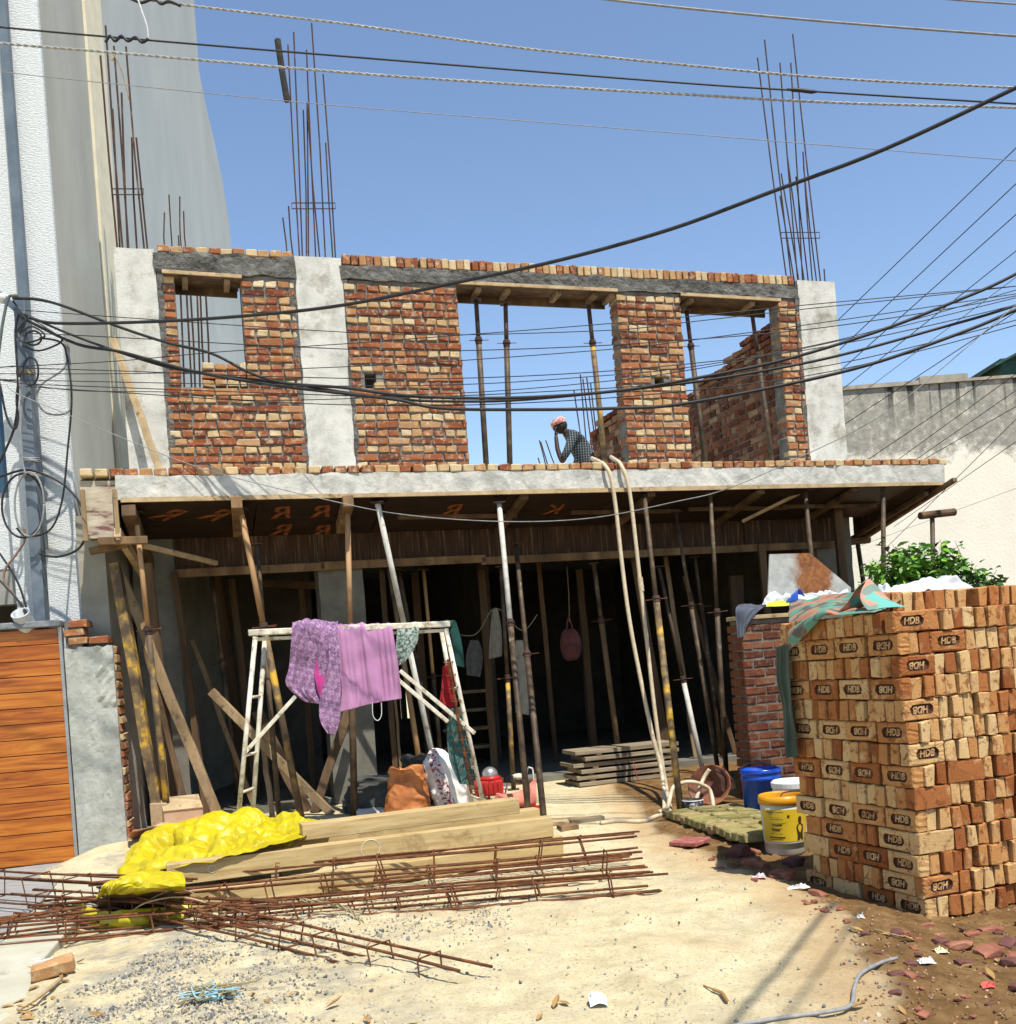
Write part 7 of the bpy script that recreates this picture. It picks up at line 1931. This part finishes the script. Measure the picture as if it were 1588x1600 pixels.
wire('thin wire passing just above the middle of the wide window and rising right', [(-60, 579), (0, 574), (184, 564), (340, 550), (540, 537), (673, 527), (860, 513), (1060, 496), (1306, 472), (1588, 447), (1760, 430)], 9.1, 8.3, .0055)
wire('thin wire crossing the wide window at half height', [(-60, 584), (0, 584), (245, 583), (540, 573), (710, 564), (962, 545), (1068, 533), (1306, 501), (1588, 459), (1760, 432)], 9.1, 8.3, .0055)
wire('thin wire crossing below half height of the wide window', [(-60, 592), (0, 593), (238, 598), (520, 603), (741, 600), (928, 588), (1060, 576), (1218, 550), (1354, 520), (1588, 453), (1760, 400)], 9.1, 8.3, .0055)
wire('thin wire just above the thick cables in the wide window', [(-60, 590), (0, 594), (116, 610), (272, 613), (384, 625), (540, 623), (605, 618), (741, 613), (894, 601), (1060, 581), (1300, 535), (1588, 465), (1760, 420)], 9.1, 8.3, .0055)
wire('pale wire hanging in front of the slab and rising to the right', [(10, 600), (27, 615), (116, 652), (184, 681), (323, 734), (520, 783), (639, 805), (792, 815), (928, 809), (1060, 783), (1133, 765), (1238, 720), (1388, 642), (1565, 496), (1760, 330)], 8.7, 7.8, .0058, M_gryw)
for lab, ys in (('thin wire crossing the lower third of the wide window', (600, 606, 614, 620, 612, 598, 570, 500)), ('thin wire running just under the window sill at the left', (604, 614, 628, 634, 628, 612, 580, 508)), ('thin wire grazing the putlog hole', (575, 580, 588, 592, 586, 570, 540, 476)), ('thin wire across the upper third of the wide window', (520, 528, 540, 548, 544, 532, 510, 462))):
    wire(lab, list(zip((40, 200, 420, 640, 850, 1060, 1300, 1588, 1760), ys + (ys[-1] - 55,))), 9.15, 8.2, .006)
DIA = [('steepest diagonal wire', 1588, 231, 1308, 502, 1), ('second diagonal wire', 1588, 287, 1318, 541, 1), ('third diagonal wire', 1588, 335, 1316, 577, 1), ('fourth diagonal wire', 1588, 392, 1318, 607, .9), ('thin fifth diagonal wire', 1588, 433, 1327, 629, .6),
       ('sixth diagonal wire', 1588, 487, 1323, 661, .9)]
for lab, xa, ya_, xb, yb_, k in DIA:
    e = 1.35
    pts = [at(xa + (xa - xb) * .6, ya_ - (yb_ - ya_) * .6, 11.2), at(xa, ya_, 12.2), at(xb, yb_, 14.6), at(xb - (xa - xb) * .4, yb_ + (yb_ - ya_) * .4, 15.6)]
    pts.insert(0, pts[0] + (pts[0] - pts[1]).normalized() * 6)
    wirething('diagonal_wire', lab + ' from the right edge down behind the right upper column', 'wire', pts, .009 * k, M_blk, 4, 5, 'diagonal wires at the right')
for lab, xa, ya_, xb, yb_, k in (('upper wire over the stained wall, below the green shed', 1588, 562, 1361, 715, 1), ('second wire over the stained wall', 1588, 584, 1408, 715, .9), ('third wire over the stained wall', 1588, 610, 1436, 715, .9), ('reddish fourth wire over the stained wall', 1588, 635, 1449, 715, .9), ('lower wire over the stained wall ending at the slab corner', 1588, 690, 1476, 768, .8), ('short steep wire over the cream wall beside the slab corner', 1588, 655, 1470, 772, .8), ('faint thin wire across the cream wall under the slab corner', 1588, 763, 1330, 858, .5)):
    d1 = 13.2
    pts = [at(xa + (xa - xb) * .8, ya_ - (yb_ - ya_) * .8, 11.5), at(xa, ya_, 12.4), at(xb, yb_, 13.6), at(xb - (xa - xb) * .7, yb_ + (yb_ - ya_) * .7, 15.0)]
    pts.insert(0, pts[0] + (pts[0] - pts[1]).normalized() * 6)
    wirething('diagonal_wire', lab, 'wire', pts, .0075 * k, M_blk if 'faint' not in lab else M_gryw, 4, 5, 'diagonal wires at the right')
# heavy cables of the street line above and behind the viewer; their shadows cross the sand at the right
for (a, b_, h, r_, lab) in (((1100, 1650), (1290, 1425), 5.4, .016, 'heavy street cable overhead whose dark shadow crosses the sand'), ((1185, 1650), (1345, 1425), 5.6, .009, 'second lighter street cable overhead whose faint shadow runs beside the first')):
    p, q = og(*a), og(*b_)
    t = h / SUN.z
    P_, Q_ = p + SUN * t, q + SUN * t
    d = (Q_ - P_).normalized()
    A_, B_ = P_ - d * 7, Q_ + d * .25
    wirething('street_cable', lab, 'cable', [A_, A_.lerp(B_, .5), B_], r_, M_blk, 6, 8)
